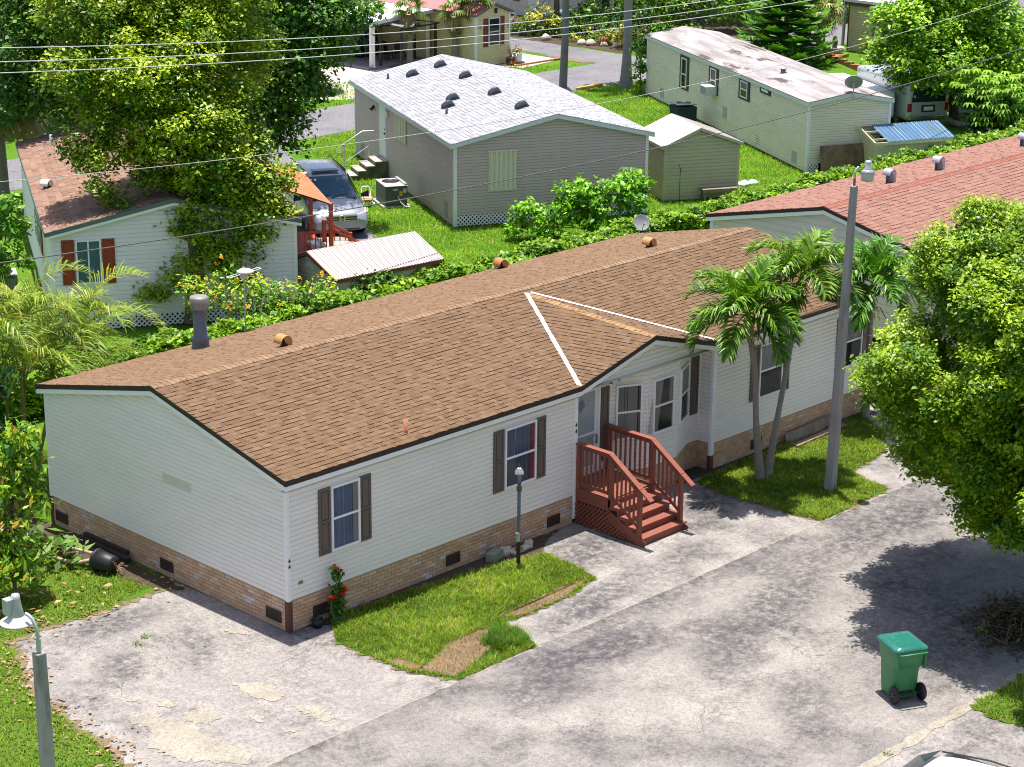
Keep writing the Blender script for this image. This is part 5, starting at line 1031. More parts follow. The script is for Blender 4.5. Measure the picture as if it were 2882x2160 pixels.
b = MB(); b.lathe([(.0, 0), (.09, 0), (.12, .16), (.105, .16), (.08, .03)], n=12); o = b.obj('plant_pot', BLACK); o.location = (.55, -.18, 0); tag(o, 'small black plant pot on the ground at the corner of the cream house', 'pot')
# fallen potted plant by the end wall
T = thing('fallen_potted_plant', 'big black pot tipped on its side with uprooted plant near the end wall', 'potted plant', (-.78, 4.85, .0), 0)
ax = V(-.25, .9, .05).normalized(); c0 = V(.05, -.26, .22)
b = MB(); b.lathe([(.0, 0), (.17, 0), (.18, .05), (.215, .40), (.235, .40), (.235, .46), (.21, .46), (.19, .34), (.0, .33)], c0, 20, ax=tuple(ax)); b.obj('pot', BLACK, T)
b = MB(); e = c0+ax*.45; b.tube([e, e+V(-.2, .3, -.1), e+V(-.42, .5, -.06), e+V(-.6, .95, .0)], [.05, .045, .04, .03], 8); b.tube([e+V(.05, 0, .08), e+V(-.1, .45, .1), e+V(-.3, .9, .12)], [.04, .035, .025], 8); b.obj('stem', M('stem_tan', (.38, .29, .19), .8, .25, 9), T)
lb = LB(); n = 90; p = np.array(e)+np.array((-.35, .95, .12))+RNG.normal(size=(n, 3))*np.array((.28, .35, .10)); p[:, 2] = np.abs(p[:, 2])+.03
leafset(lb, p, .26, .12, (.05, .16, .02), (.19, .30, .06), up=.9); lb.obj('foliage', LEAF, T)
b = MB()
for i in range(16): d = V(RND.uniform(-.5, .8), RND.uniform(-1, .1), RND.uniform(-.3, .9)).normalized(); q = c0-ax*.03+V(.02, 0, -.05); b.tube([q, q+d*.14, q+d*.26+V(RND.uniform(-.06, .06), 0, -.07)], [.008, .006, .003], 5)
b.obj('root', M('root_tan', (.30, .21, .13), .9, .2), T)
b = MB(); b.bar((0, -.9, .06), (.05, .9, .05), .10, .12); b.bar((.1, -.75, .17), (.12, .8, .14), .08, .08); o = b.obj('old_timber', M('black_timber', (.03, .024, .02), .9, .3)); o.location = (-.2, 5.75, 0); tag(o, 'rotten black timbers lying along the brick end wall', 'timber')
b = MB(); b.box((-.3, -.25, .3), (.35, .3, .34)); 
for x in (-.26, .31):
    for y in (-.21, .26): b.box((x-.02, y-.02, 0), (x+.02, y+.02, .299))
o = b.obj('small_table', M('table_black', (.02, .02, .022), .3, .1, spec=.6)); o.location = (-.75, 8.6, 0); tag(o, 'low black table in the shade behind the left bush', 'table')
b = MB(); b.box((-.03, -.03, 0), (.03, .03, 1.15)); o = b.obj('white_post', WHITE, None, bevel=.008); o.location = (6.18, -12.34, 0); tag(o, 'white post at the far right edge beside the street', 'post')
# toy stroller, bags, tyre planter, slab
T = thing('toy_stroller', 'pink and white toy stroller standing on the grass beside the minivan', 'toy', (24.98, 25.4, 0), 240)
PK = M('toy_pink', (.62, .26, .24), .5, .05); WT = M('toy_white', (.72, .68, .66), .5, .05)
b = MB(); b.hexa([(-.1, -.13, .18), (.16, -.13, .14), (.16, .13, .14), (-.1, .13, .18)], [(-.16, -.13, .42), (.2, -.14, .24), (.2, .14, .24), (-.16, .13, .42)]); b.obj('seat', PK, T, bevel=.03)
b = MB(); b.tube([(-.05, -.15, .2), (-.28, -.15, .55), (-.3, -.1, .62), (-.3, .1, .62), (-.28, .15, .55), (-.05, .15, .2)], .025, 6); b.tube([(.15, -.16, .2), (.18, -.15, .32), (.18, .15, .32), (.15, .16, .2)], .025, 6); b.obj('handle', WT, T)
for x in (-.14, .2):
    for s in (-1, 1): b = MB(); b.lathe([(0, .03), (.075, .02), (.075, -.03), (0, -.03)], (x, s*.2, .075), 12, ax=(0, s, 0)); b.obj('wheel', WT, T)
for i, (p, s, l) in enumerate((((37.3, 18.3), .26, 'left crumpled white bag on the grass beside the pale green shed'), ((37.75, 18.15), .2, 'right crumpled white bag on the grass beside the pale green shed'))): rockmesh('bag', l, 'bag', p, s*1.2, s, .14, 20+i, M('bag_white', (.72, .72, .74), .5, .05))
T = thing('tyre_planter', 'round stone planter with a rusty rim on the lawn behind the blue-roofed shed', 'planter', (53.75, 19.2, 0))
b = MB(); b.lathe([(.62, 0), (.72, .1), (.66, .22), (.5, .24), (.45, .1), (0, .1)], n=20); b.obj('ring', ROCK, T); b = MB(); b.lathe([(.46, .24), (.5, .3), (.44, .42), (.2, .4), (0, .38)], n=16); b.obj('rim', M('rust', (.17, .08, .045), .9), T)
b = MB(); b.box((-.5, -.3, 0), (.5, .3, .07)); o = b.obj('white_slab', M('slab_white', (.66, .63, .58), .8, .1), None, bevel=.01); o.location = (53.05, 17.95, 0); o.rotation_euler[2] = -.5; tag(o, 'white concrete slab lying on the grass by the hedge', 'slab')
T = thing('metal_cabinet', 'grey boxed equipment half hidden behind the hanging leaves at right', 'cabinet', (56.5, 21.2, 0), 60)
b = MB(); b.box((-.8, -.6, 0), (.8, .6, 1.3)); b.obj('cabinet', GALV, T, bevel=.04); b = MB(); b.box((-.85, -.65, 1.301), (.85, .65, 1.36)); b.obj('top', M('dark_metal', (.08, .08, .085), .4), T)
# carport contents
T = thing('covered_grill', 'large black covered barbecue under the white carport', 'barbecue', (46.75, 49.6, .1), 5)
b = MB(); b.hexa([(-.75, -.35, 0), (.75, -.35, 0), (.75, .35, 0), (-.75, .35, 0)], [(-.6, -.3, 1.25), (.6, -.3, 1.25), (.5, .3, 1.3), (-.5, .3, 1.3)]); b.obj('cover', M('black_cover', (.012, .012, .014), .6, .2), T, bevel=.1)
b = MB(); b.ball((-.55, -.1, 1.35), .22, 10); b.obj('hood', BLACK, T); b = MB(); b.bar((-.5, -.36, .95), (.4, -.36, .7), .03, .03); b.obj('handle', GALV, T)
def chair(name, label, loc, rz, mt):
    T = thing(name, label, 'chair', loc, rz)
    b = MB(); b.box((-.22, -.22, .38), (.22, .22, .42)); b.obj('seat', mt, T); b = MB(); b.hexa([(-.22, .18, .42), (.22, .18, .42), (.22, .22, .42), (-.22, .22, .42)], [(-.22, .3, 1.0), (.22, .3, 1.0), (.22, .34, 1.0), (-.22, .34, 1.0)]); b.obj('backrest', mt, T)
    for x in (-.19, .19):
        for y in (-.19, .19): b = MB(); b.bar((x, y, .379), (x*1.15, y*1.25, 0), .03, .03); b.obj('leg', mt, T)
chair('garden_chair', 'green plastic chair behind the carport post', (46.1, 48.45, .1), 20, M('chair_green', (.015, .12, .075), .5, .1))
for i, (x, y, r, l) in enumerate(((46.55, 48.0, 30, 'leftmost black folding chair under the tan screen'), (47.0, 48.05, 70, 'middle black folding chair under the tan screen'), (47.45, 47.8, 120, 'rightmost black folding chair under the tan screen'))): chair('folding_chair', l, (x, y, .0), r, BLACK)
T = thing('flower_pot', 'bulging black pot painted red and yellow with a bare plant by the maroon shutters', 'pot', (50.5, 43.1, 0))
b = MB(); b.lathe([(.16, 0), (.24, .12), (.25, .3), (.22, .40), (.19, .40), (.18, .3), (0, .3)], n=16, c=(.02, .02, .025)); b.obj('pot', GLOSSY, T)
b = MB()
for i in range(8):
    a = -2.6+.28*i; r = .256; b.mesh([(r*math.cos(a), r*math.sin(a), .07+.05*(i % 2)), (r*math.cos(a+.26), r*math.sin(a+.26), .08), (r*math.cos(a+.22), r*math.sin(a+.22), .26-.04*(i % 3)), (r*math.cos(a+.03), r*math.sin(a+.03), .28)], [(0, 1, 2, 3)], ((.55, .05, .03), (.65, .35, .02), (.6, .08, .03))[i % 3])
b.obj('painted_band', PLAIN, T)
b = MB()
for i in range(12): a = RND.uniform(0, 6.28); r = RND.uniform(.15, .4); b.tube([(0, 0, .3), (.3*r*math.cos(a), .3*r*math.sin(a), .6), (r*math.cos(a), r*math.sin(a), RND.uniform(.75, 1.05))], [.03, .02, .012], 5)
b.obj('stem', M('stem_pink_tan', (.32, .22, .17), .9, .2), T)
T = thing('flower_pot', 'white planter of orange flowers at the corner of the pale yellow home', 'pot', (51.15, 43.25, 0))
b = MB(); b.lathe([(.2, .1), (.24, .5), (.2, .5), (.18, .4), (0, .4)], n=14); b.obj('pot', WHITE, T); b = MB(); b.box((-.25, -.25, 0), (.25, .25, .099)); b.obj('stand', M('stand_brown', (.2, .11, .07), .8, .2), T)
lb = LB(); leafset(lb, RNG.normal(size=(120, 3))*(.13, .13, .1)+(0, 0, .62), .11, .06, (.05, .17, .02), (.2, .34, .05)); lb.obj('foliage', LEAF, T); lb = LB(); leafset(lb, RNG.normal(size=(26, 3))*(.14, .14, .1)+(-.05, 0, .72), .13, .11, (.7, .12, .03), (.75, .3, .15), up=1.); lb.obj('flower', LEAF, T)
for i, (x, y) in enumerate(((53.9, 42.6), )): pass
b = MB()
for i in range(22): x = 50.4+.15*i; b.box((x-.06, 42.62, 0), (x+.06, 42.74, .07))
o = b.obj('brick_edging', TERRA); tag(o, 'red brick edging along the pink patio in front of the pale yellow home', 'edging')
b = MB()
for i in range(24): t = i/23; x, y = 64.2-3.4*t, 33.9-5.4*t; b.box((x-.12, y-.1, 0), (x+.12, y+.1, .16+.05*(i % 3)))
b.box((63.9, 33.3, 0), (65.2, 33.7, .15)); o = b.obj('brick_border', TERRA); tag(o, 'long terracotta brick border beside the yellow-leaved bed at upper right', 'border')
T = thing('urn', 'grey stone bowl planter at the end of the terracotta border', 'planter', (64.9, 34.0, 0)); b = MB(); b.lathe([(.3, .1), (.5, .45), (.46, .45), (.3, .3), (0, .3)], n=16); b.obj('bowl', STC, T); b = MB(); b.lathe([(.12, .3), (.16, .7), (.1, .95), (0, 1.05)], n=10); b.obj('finial', M('dark_metal', (.08, .08, .085), .4), T)
# ------------------------------------------------------------------ vegetation
def crown(lb, blobs, dens, L_, W_, cA, cB, nl=26, cs=.16, up=.6, droop=.25, shell=(.55, 1.05), flat=.85, jit=.16, hi=None, tj=.12):
    for bl in blobs:
        x, y, z, r = bl[:4]; nc = max(3, int(dens*r*r)); d = unit(RNG.normal(size=(nc, 3))); d[:, 2] *= flat
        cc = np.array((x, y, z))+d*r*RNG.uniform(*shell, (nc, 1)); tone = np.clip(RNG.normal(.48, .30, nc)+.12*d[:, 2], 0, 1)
        p = np.repeat(cc, nl, 0)+RNG.normal(size=(nc*nl, 3))*cs*np.array((1, 1, .7)); o = np.repeat(d, nl, 0)
        t = np.clip(np.repeat(tone, nl)+RNG.normal(size=nc*nl)*tj, 0, 1)
        if hi is not None: k = RNG.uniform(size=nc*nl) < hi[0]
        leafset(lb, p, L_, W_, cA, cB, up=up, out=o, droop=droop, t=t, jit=jit)
        if hi is not None and k.any(): lb.C[-1].reshape(-1, 4, 3)[k] = hi[1]
def tree(name, label, cat, base, blobs, dens, L_, W_, cA, cB, trunk=None, r0=.2, limbs=6, group=None, bark=None, **k):
    T = thing(name, label, cat, (base[0], base[1], 0), 0, group); B = np.array((base[0], base[1], 0))
    bl = [tuple(np.array(q[:3])-B)+(q[3],) for q in blobs]
    b = MB(); c = np.mean([q[:3] for q in bl], 0); zmin = min(q[2]-q[3] for q in bl)
    tk = [V(*p)-V(*B) for p in trunk] if trunk else [V(0, 0, 0), V(c[0]*.2, c[1]*.2, max(.3, zmin*.9)), V(c[0]*.7, c[1]*.7, c[2])]
    b.tube(tk, [r0*(1-.55*i/(len(tk)-1)) for i in range(len(tk))], 9)
    for q in RND.sample(bl, min(limbs, len(bl))):
        s = tk[-2].lerp(tk[-1], RND.uniform(0, .8)); e = V(*q[:3]); m_ = s.lerp(e, .5)+V(RND.uniform(-.2, .2), RND.uniform(-.2, .2), .15)*q[3]
        b.tube([s, m_, e], [r0*.42, r0*.26, r0*.1], 6)
    b.obj('trunk', bark or BARK, T); lb = LB(); crown(lb, bl, dens, L_, W_, cA, cB, **k); lb.obj('crown', LEAF, T); return T
G1, G2 = (.035, .115, .010), (.20, .27, .022)
# the big tree at left
OAK = [(12.65,20.55,8.0,1.25),(13.33,19.08,7.96,1.11),(11.1,20.43,7.52,.97),(12.02,18.73,6.58,1.1),(11.42,19.86,6.38,.91),(12.33,17.94,5.61,.97),(11.47,18.29,5.41,1.03),(10.7,19.83,5.36,.78),(12.56,17.65,4.83,.91),(11.94,17.94,4.08,.97),(13.15,17.39,3.99,.72),(12.96,17.41,2.94,.79),(11.57,17.97,2.9,.62),(13.31,16.99,3.49,.52),(11.18,19.06,4.15,.6),(12.27,17.43,2.11,.66),(11.2,18.0,1.6,.55),(10.6,18.5,1.0,.36),(13.42,17.17,2.5,.5),(10.2,19.3,3.5,.35),(13.78,17.92,4.88,.66),(12.73,20.82,8.75,1.32),(14.22,19.52,9.27,1.45),(11.94,21.52,8.49,.92),(13.2,20.2,6.2,1.2),(12.8,19.6,4.9,.9),(13.6,20.8,7.4,1.2),(12.0,18.0,3.3,.6),(13.5,18.4,6.2,.8),(14.6,18.9,7.6,.9),(12.9,17.6,4.4,.7),(12.4,17.6,3.6,.6),(13.1,17.2,3.1,.6),(12.0,17.7,2.7,.55),(13.0,17.3,2.0,.55),(12.6,17.3,1.5,.5),(11.0,19.2,5.0,.6),(10.9,19.0,6.8,.9),(12.4,18.9,7.3,1.0),(10.1,20.0,4.6,.55),(9.6,20.4,5.0,.45),(9.9,19.7,3.9,.35),(10.4,20.4,5.9,.7),(13.9,16.9,3.2,.45),(14.1,17.2,4.0,.5),(9.7,20.9,7.0,.8),(14.9,19.6,6.6,.8),(10.6,21.5,8.6,1.1)]
tree('shade_tree', 'tall yellow-green shade tree hiding the brown-roofed home', 'tree', (11.6, 17.95), OAK, 70, .12, .066, (.035, .14, .006), (.42, .55, .02), trunk=[(11.55, 17.95, 0), (11.75, 17.95, 1.6), (11.6, 18.1, 3.2), (12.1, 18.6, 5.2), (12.6, 19.6, 7.5)], r0=.30, limbs=18, nl=62, cs=.17, up=.85, tj=.08, jit=.14, hi=(.02, (.45, .40, .06)))
DKL = [(16.22,31.0,6.82,1.69),(15.17,31.68,5.93,1.38),(15.3,30.93,4.62,1.15),(16.5,29.96,5.22,1.23),(14.63,31.35,4.03,.77),(17.11,30.15,6.97,1.54),(15.91,32.01,8.27,1.69),(18.48,29.36,8.31,1.69),(17.6,29.4,5.9,1.3),(16.2,30.4,4.0,.8),(18.9,28.6,6.6,1.4)]
DKR = [(20.86,26.08,6.59,1.69),(21.55,25.02,5.88,1.38),(22.21,24.82,6.91,1.54),(20.86,25.19,4.7,1.38),(20.23,25.43,3.82,1.0),(20.81,24.7,3.53,.75),(20.32,24.86,2.9,.5),(20.95,24.2,2.75,.3),(19.82,26.33,4.83,1.38),(23.13,24.01,7.21,.92),(22.44,24.17,6.03,.77),(21.53,24.56,4.86,.85),(19.15,27.84,6.57,1.69),(21.69,26.04,8.35,1.69),(22.9,25.4,8.2,1.2)]
tree('shade_tree', 'dark green tree at the far upper left behind the shade tree', 'tree', (16.8, 31), DKL, 60, .17, .10, (.018, .09, .010), (.12, .27, .018), r0=.3, limbs=7, nl=22, cs=.22, hi=(.02, (.28, .30, .05)))
tree('shade_tree', 'dark green tree with hanging branches over the driveway left of the taupe home', 'tree', (20.2, 28.5), DKR, 66, .165, .095, (.018, .10, .010), (.13, .31, .018), r0=.3, limbs=8, nl=22, cs=.2, hi=(.02, (.26, .32, .05)))
# the bright tree at right over the street
r2 = random.Random(3); BL_ = []
for i in range(96):
    a = math.pi*(3-5**.5)*i; zz = 1-2*(i+.5)/96; rr = math.sqrt(1-zz*zz); jt = r2.uniform(.86, 1.03)
    if zz > .1 and -.69*rr*math.cos(a)+.72*rr*math.sin(a) > .78: continue
    BL_.append((11.8+3.75*rr*math.cos(a)*jt, -9.45+3.75*rr*math.sin(a)*jt, 4.95+2.75*zz*jt, r2.uniform(.5, .85)))
BL_ += [(9.6, -9.6, 2.35, .6), (9.2, -9.2, 2.5, .5), (10.0, -10.4, 2.3, .6), (9.0, -10.2, 2.6, .45), (10.6, -10.8, 2.0, .4), (12.5, -9.2, 7.6, .8), (13.3, -9.0, 7.4, .9), (11.5, -9.2, 7.3, .8), (7.4, -11.6, 3.7, .45), (8.2, -11.2, 3.5, .5), (8.4, -12.2, 4.2, .6)]
for i in range(34):
    d = [r2.gauss(0, 1) for _ in range(3)]; dl = math.sqrt(sum(x*x for x in d)); k_ = r2.uniform(.45, .8); BL_.append((11.8+3.6*d[0]/dl*k_, -9.5+3.6*d[1]/dl*k_, 4.9+2.6*d[2]/dl*k_, .75))
tree('shade_tree', 'rounded bright green tree leaning over the street at right', 'tree', (12., -10.3), BL_, 125, .085, .046, (.035, .14, .006), (.36, .52, .016), trunk=[(12.2, -10.4, 0), (12.1, -10.2, 1.8), (11.8, -9.6, 4.6)], r0=.28, limbs=22, nl=84, cs=.12, droop=.35, up=.95, shell=(.5, 1.0), jit=.12, tj=.07)
# upper right trees
UR = [(51.46,21.59,4.29,1.1),(52.23,20.71,4.12,1.4),(51.45,20.74,2.6,1.2),(54.1,20.31,4.18,1.6),(55.29,18.99,4.01,1.6),(52.54,19.61,2.6,1.4),(54.5,19.02,2.5,1.4),(55.64,17.93,2.6,1.3),(51.4,20.6,2.1,.7),(53.3,18.6,1.7,.9),(54.98,17.9,1.5,1.),(50.8,21.75,3.17,.59),(53.66,21.56,5.85,1.7),(55.3,19.86,5.88,1.7)]
tree('shade_tree', 'bright broad green tree filling the upper right corner above the silver van', 'tree', (54., 19.8), UR, 52, .20, .11, (.04, .17, .006), (.40, .66, .03), r0=.3, limbs=9, nl=24, cs=.2, up=.9, tj=.08)
def palmate(lb, c, r, n, cA, cB, droop=.6, axis=None):
    for i in range(n):
        a = 2*math.pi*i/n+RND.uniform(-.1, .1); d = np.array((math.cos(a), math.sin(a), 0)); w_ = np.array((-math.sin(a), math.cos(a), 0))*r*.16
        p0 = np.array(c); p1 = p0+d*r*.55+np.array((0, 0, -.1*droop*r)); p2 = p0+d*r*.9+np.array((0, 0, -droop*r*.75))
        t = RND.random(); col = np.array(cA)*(1-t)+np.array(cB)*t
        lb.quads(np.array([[p0-w_*.15, p1-w_, p1+w_, p0+w_*.15], [p1-w_, p2-w_*.2, p2+w_*.2, p1+w_]]), np.array([col, col]))
SCH = [(51.29,17.47,2.48,.67),(51.91,16.75,2.31,.86),(52.53,16.02,2.13,.86),(51.24,17.15,1.66,.76),(51.92,16.35,1.49,.86),(52.54,15.63,1.32,.76),(51.36,16.73,1.04,.6),(52.07,15.82,.8,.6)]
T = thing('umbrella_tree', 'umbrella tree with drooping palmate leaves at the right edge behind the hedge', 'tree', (52.2, 16.6, 0))
b = MB(); b.tube([(0, 0, 0), (-.2, .1, 1.3)], [.12, .06], 8); b.tube([(0, 0, .2), (.5, -.5, 1.4)], [.08, .05], 8); b.tube([(0, 0, .1), (-.6, .6, 1.5)], [.08, .05], 8); b.obj('trunk', BARK, T)
lb = LB()
for x, y, z, r in SCH:
    for i in range(int(30*r)): d = unit(RNG.normal(size=3)); palmate(lb, (x-52.2+d[0]*r, y-16.6+d[1]*r, z+abs(d[2])*r*.9-.2), .34, 9, (.05, .2, .012), (.36, .58, .05))
    for i in range(int(26*r)): d = unit(RNG.normal(size=3)); palmate(lb, (x-52.2+d[0]*r*.6, y-16.6+d[1]*r*.6, z-abs(d[2])*r*.9-.5), .34, 8, (.015, .07, .012), (.05, .16, .02), droop=1.)
lb.obj('crown', LEAF, T)
BT = [(62.43,44.46,1.77,1.11),(63.13,43.41,1.07,.99),(62.45,43.78,.6,.74),(64.44,42.28,1.56,1.11),(64.91,41.35,.8,.99),(65.87,40.91,1.82,.99),(61.46,45.24,1.28,.74)]
for i, (dx, dy, dz, s, lab) in enumerate(((-2.3, -2.2, 1.3, 1., 'leafy green tree at the top behind the weathered home roof'), (2.5, 1.5, 1.6, 1.25, 'second leafy tree at the top edge behind the weathered home, farther right'), (-3., 6.5, 2.6, 1.2, 'tall garden tree at the top edge left of the weathered home'))):
    tree('shade_tree', lab, 'tree', (63.5+dx, 42.8+dy), [(x+dx, y+dy, z+dz, r*s) for x, y, z, r in BT], 40, .22, .12, (.035, .14, .010), (.24, .42, .025), r0=.2, limbs=5, nl=16, cs=.24)
for x, y, h, r, lab in ((50, 62, 5.5, 3., 'broad tree standing behind the pale yellow home'), (72, 47, 6, 3.5, 'broad tree at the top edge behind the norfolk pine'), (80, 40, 6, 3.5, 'broad tree behind the beige building'), (30, 52, 6, 3.2, 'broad tree across the back road at upper left'), (24, 47, 6, 3., 'broad tree across the back road left of the carport'), (34, 60, 6, 3.5, 'broad tree far behind the carport at the top edge'), (66, 62, 6, 3.5, 'broad tree far behind the pale grey home')):
    bl = [(x+r*.7*math.cos(a), y+r*.7*math.sin(a), h*.55+r*.35*math.sin(a*2.3), r*.55) for a in [i*.9 for i in range(8)]]; tree('shade_tree', lab, 'tree', (x, y), bl, 14, .34, .2, (.03, .13, .012), (.18, .34, .025), r0=.3, limbs=5, nl=16, cs=.35)
# norfolk pine
T = thing('norfolk_pine', 'dark layered norfolk pine rising behind the weathered home roof', 'tree', (61.5, 34.6, 0))
b = MB(); b.tube([(0, 0, 0), (0, 0, 5.6)], [.16, .05], 8); b.obj('trunk', BARK, T); lb = LB()
for k in range(13):
    z = .4+.4*k; ln = 3.0*(1-.055*k)
    for j in range(7):
        a = 2*math.pi*j/7+k*.45+RND.uniform(-.15, .15); n = int(ln*30); d = np.array((math.cos(a), math.sin(a), 0))
        t = RNG.uniform(.08, 1, n); p = np.array((0, 0, z))+d*(t*ln)[:, None]; p[:, 2] += -.18*ln*np.sin(t*2.2)+.32*t**3*ln*.5
        side = np.where(RNG.uniform(size=n) < .5, -1, 1)[:, None]*np.array((-d[1], d[0], 0)); sl = .55*np.sin(np.clip(t, .1, .95)*3.1)+.12
        tip = p+side*sl[:, None]*.9+d*(sl*.6)[:, None]+np.array((0, 0, .12)); w_ = np.array((0, 0, .045))+d*.05
        c = (np.array((.015, .08, .018))[None]*(1-t[:, None])+np.array((.14, .36, .025))[None]*t[:, None])*RNG.uniform(.6, 1.3, (n, 1))
        lb.quads(np.stack([p-w_, p+w_, tip+w_*.5, tip-w_*.5], 1), c)
lb.obj('crown', LEAF, T)
# palms
def frond(lb, base, az, el, Ln, droop, n, ll, lw, cA, cB, ang=55, hang=.35, vee=.3, rc=(.16, .22, .04), rw=.018, jv=.12):
    N = 14; P = [np.array(base, float)]; D = []
    for i in range(N):
        e = el-droop*((i+.5)/N)**1.25; d = np.array((math.cos(az)*math.cos(e), math.sin(az)*math.cos(e), math.sin(e))); D.append(d); P.append(P[-1]+d*Ln/N)
    D.append(D[-1]); sd = np.array((-math.sin(az), math.cos(az), 0.))
    for i in range(N):
        w_ = sd*rw*(1-i/N*.8); u = np.cross(D[i], sd)*rw*(1-i/N*.8)
        lb.quads(np.array([[P[i]-w_, P[i]+w_, P[i+1]+w_*.8, P[i+1]-w_*.8], [P[i]-u, P[i]+u, P[i+1]+u*.8, P[i+1]-u*.8]]), np.array([rc, rc]))
    Q = []; C_ = []
    for i in range(n):
        t = .14+.86*i/n; f = t*N; k = min(int(f), N-1); p = P[k]+(P[k+1]-P[k])*(f-k); d = D[k]; up = np.cross(d, sd); up = up if up[2] > 0 else -up
        for s in (-1, 1):
            l = ll*(.35+.75*math.sin(math.pi*min(.97, .12+t*.85)))*RND.uniform(.85, 1.12); a = math.radians(ang*(1-.45*t)+RND.uniform(-6, 6))
            dr = d*math.cos(a)+sd*s*math.sin(a)+up*(vee+RND.uniform(-jv, jv)); dr /= np.linalg.norm(dr)
            m_ = p+dr*l*.5; dr2 = dr+np.array((0, 0, -hang*RND.uniform(.5, 1.5))); dr2 /= np.linalg.norm(dr2); e = m_+dr2*l*.5
            w_ = np.cross(dr, up); w_ = w_/np.linalg.norm(w_)*lw/2; tt = RND.random(); c = (np.array(cA)*(1-tt)+np.array(cB)*tt)*RND.uniform(.75, 1.2)
            Q += [[p-w_*.5, p+w_*.5, m_+w_, m_-w_], [m_-w_, m_+w_, e+w_*.12, e-w_*.12]]; C_ += [c, c]
    lb.quads(np.array(Q), np.array(C_))
def featherpalm(label, base, pts, r, nf, Ln, cA, cB, seed, shaft=.7, old=True, lw=.052, ll=.54, droop=1.55, grp=None, els=(1.25, .0)):
    global RND
    st = RND; RND = random.Random(seed); T = thing('palm_tree', label, 'palm tree', (base[0], base[1], 0), 0, grp); B = V(base[0], base[1], 0)
    p = [V(*q)-B for q in pts]; b = MB(); sm = []
    for i in range(len(p)-1):
        for k in range(8): sm.append(p[i].lerp(p[i+1], k/8))
    sm.append(p[-1]); n = len(sm); b.tube(sm, [r*(1.35-.55*min(1, i/(n*.35)))*(1+.05*(i % 2)) for i in range(n)], 10); b.obj('trunk', PALMBARK, T)
    t = p[-1]; d = (p[-1]-p[-2]).normalized(); top_ = t+d*shaft
    if shaft: b = MB(); b.tube([t-d*.05, t+d*.12, t+d*shaft*.6, top_], [r*.9, r*1.35, r*1.0, r*.5], 10); b.obj('crownshaft', M('crownshaft_green', (.17, .24, .06), .5, .2, 5, stain=[(4, .5, .7, (.22, .13, .07))]), T)
    if old:
        b = MB()
        for i in range(14): a = RND.uniform(0, 6.28); q = t+d*.1; b.tube([q, q+V(math.cos(a)*.2, math.sin(a)*.2, .05), q+V(math.cos(a)*.38, math.sin(a)*.38, -.22)], [.012, .01, .006], 5)
        b.obj('fruit_stalk', M('stalk_tan', (.30, .17, .07), .9, .3), T)
    lb = LB()
    for i in range(nf):
        u = i/(nf-1); frond(lb, tuple(top_-d*shaft*.15*u), i*2.399+RND.uniform(-.2, .2), els[0]+(els[1]-els[0])*u, Ln*RND.uniform(.85, 1.1), droop*RND.uniform(.8, 1.1), 58, ll, lw, cA, cB, hang=.65, vee=.45, jv=.5)
    lb.obj('fronds', PALM, T); RND = st; return T
PA, PB = (.018, .11, .008), (.23, .42, .025)
featherpalm('left trunk of the twin palms, its full crown in front of the tan roof', (13.05, -1.2), [(13.05, -1.2, -.03), (12.78, -1.2, 1.5), (12.66, -1.2, 2.7), (12.45, -1.2, 3.45)], .085, 16, 1.5, PA, PB, 5, shaft=.75)
featherpalm('right trunk of the twin palms, leaning right before the shuttered window', (13.32, -1.2), [(13.3, -1.2, -.03), (13.6, -1.2, 1.4), (13.85, -1.2, 2.5), (14.1, -1.2, 3.95)], .08, 14, 1.45, PA, (.28, .44, .04), 9, shaft=.7)
featherpalm('third slim palm behind the tall lamp post by the end of the cream house', (18.45, -.35), [(18.45, -.35, 0), (18.42, -.35, 1.4), (18.4, -.35, 2.75)], .075, 14, 1.5, (.03, .15, .012), (.15, .33, .025), 21, shaft=.85)
# areca clump behind the left end of the house
YA, YB = (.09, .23, .012), (.38, .42, .05)
def areca(label, base, stems, seed, nf=7, Ln=2.0):
    global RND
    st = RND; RND = random.Random(seed); T = thing('areca_palm', label, 'palm', (base[0], base[1], 0)); b = MB(); lb = LB()
    for (x, y, z) in stems:
        b.tube([(x*.3, y*.3, 0), (x*.8, y*.8, z*.6), (x, y, z)], [.05, .045, .035], 7)
        for i in range(nf): frond(lb, (x, y, z), i*2.399+RND.uniform(-.3, .3), 1.35-1.1*i/nf, Ln*RND.uniform(.8, 1.15), 2.0, 36, .64, .030, YA if RND.random() < .6 else (.04, .16, .015), YB, ang=52, hang=.75, vee=.55, rc=(.35, .30, .05), rw=.02)
    b.obj('stem', M('cane_green', (.22, .22, .06), .6, .2), T); lb.obj('fronds', PALM, T); RND = st
areca('golden green feathery palm clump behind the left end of the cream house', (.6, 10.0), [(-.5, .2, 3.5), (.5, .3, 3.8), (-.1, -.5, 2.9), (.8, -.3, 2.6), (-1.3, .3, 3.7), (.1, .5, 2.0)], 4)
areca('second golden palm clump rising in front of the red shuttered window', (2.5, 10.4), [(.2, 0, 3.3), (-.5, .3, 2.9), (.5, .3, 2.3)], 8, nf=8, Ln=2.0)
tree('mango_bush', 'dark glossy leaved tree in the shade left of the cream house', 'tree', (-.6, 9.3), [(-.6,9.6,2.4,.6),(-.2,9.0,1.9,.4),(-.9,9.6,1.6,.55),(-.5,9.1,2.9,.5),(-1.3,9.9,2.7,.6),(-.3,8.6,1.2,.3),(-1.2,9.3,1.0,.45),(-.9,10.1,3.1,.6)], 40, .26, .09, (.008, .05, .012), (.05, .15, .025), r0=.08, limbs=6, nl=12, cs=.14, droop=.7)
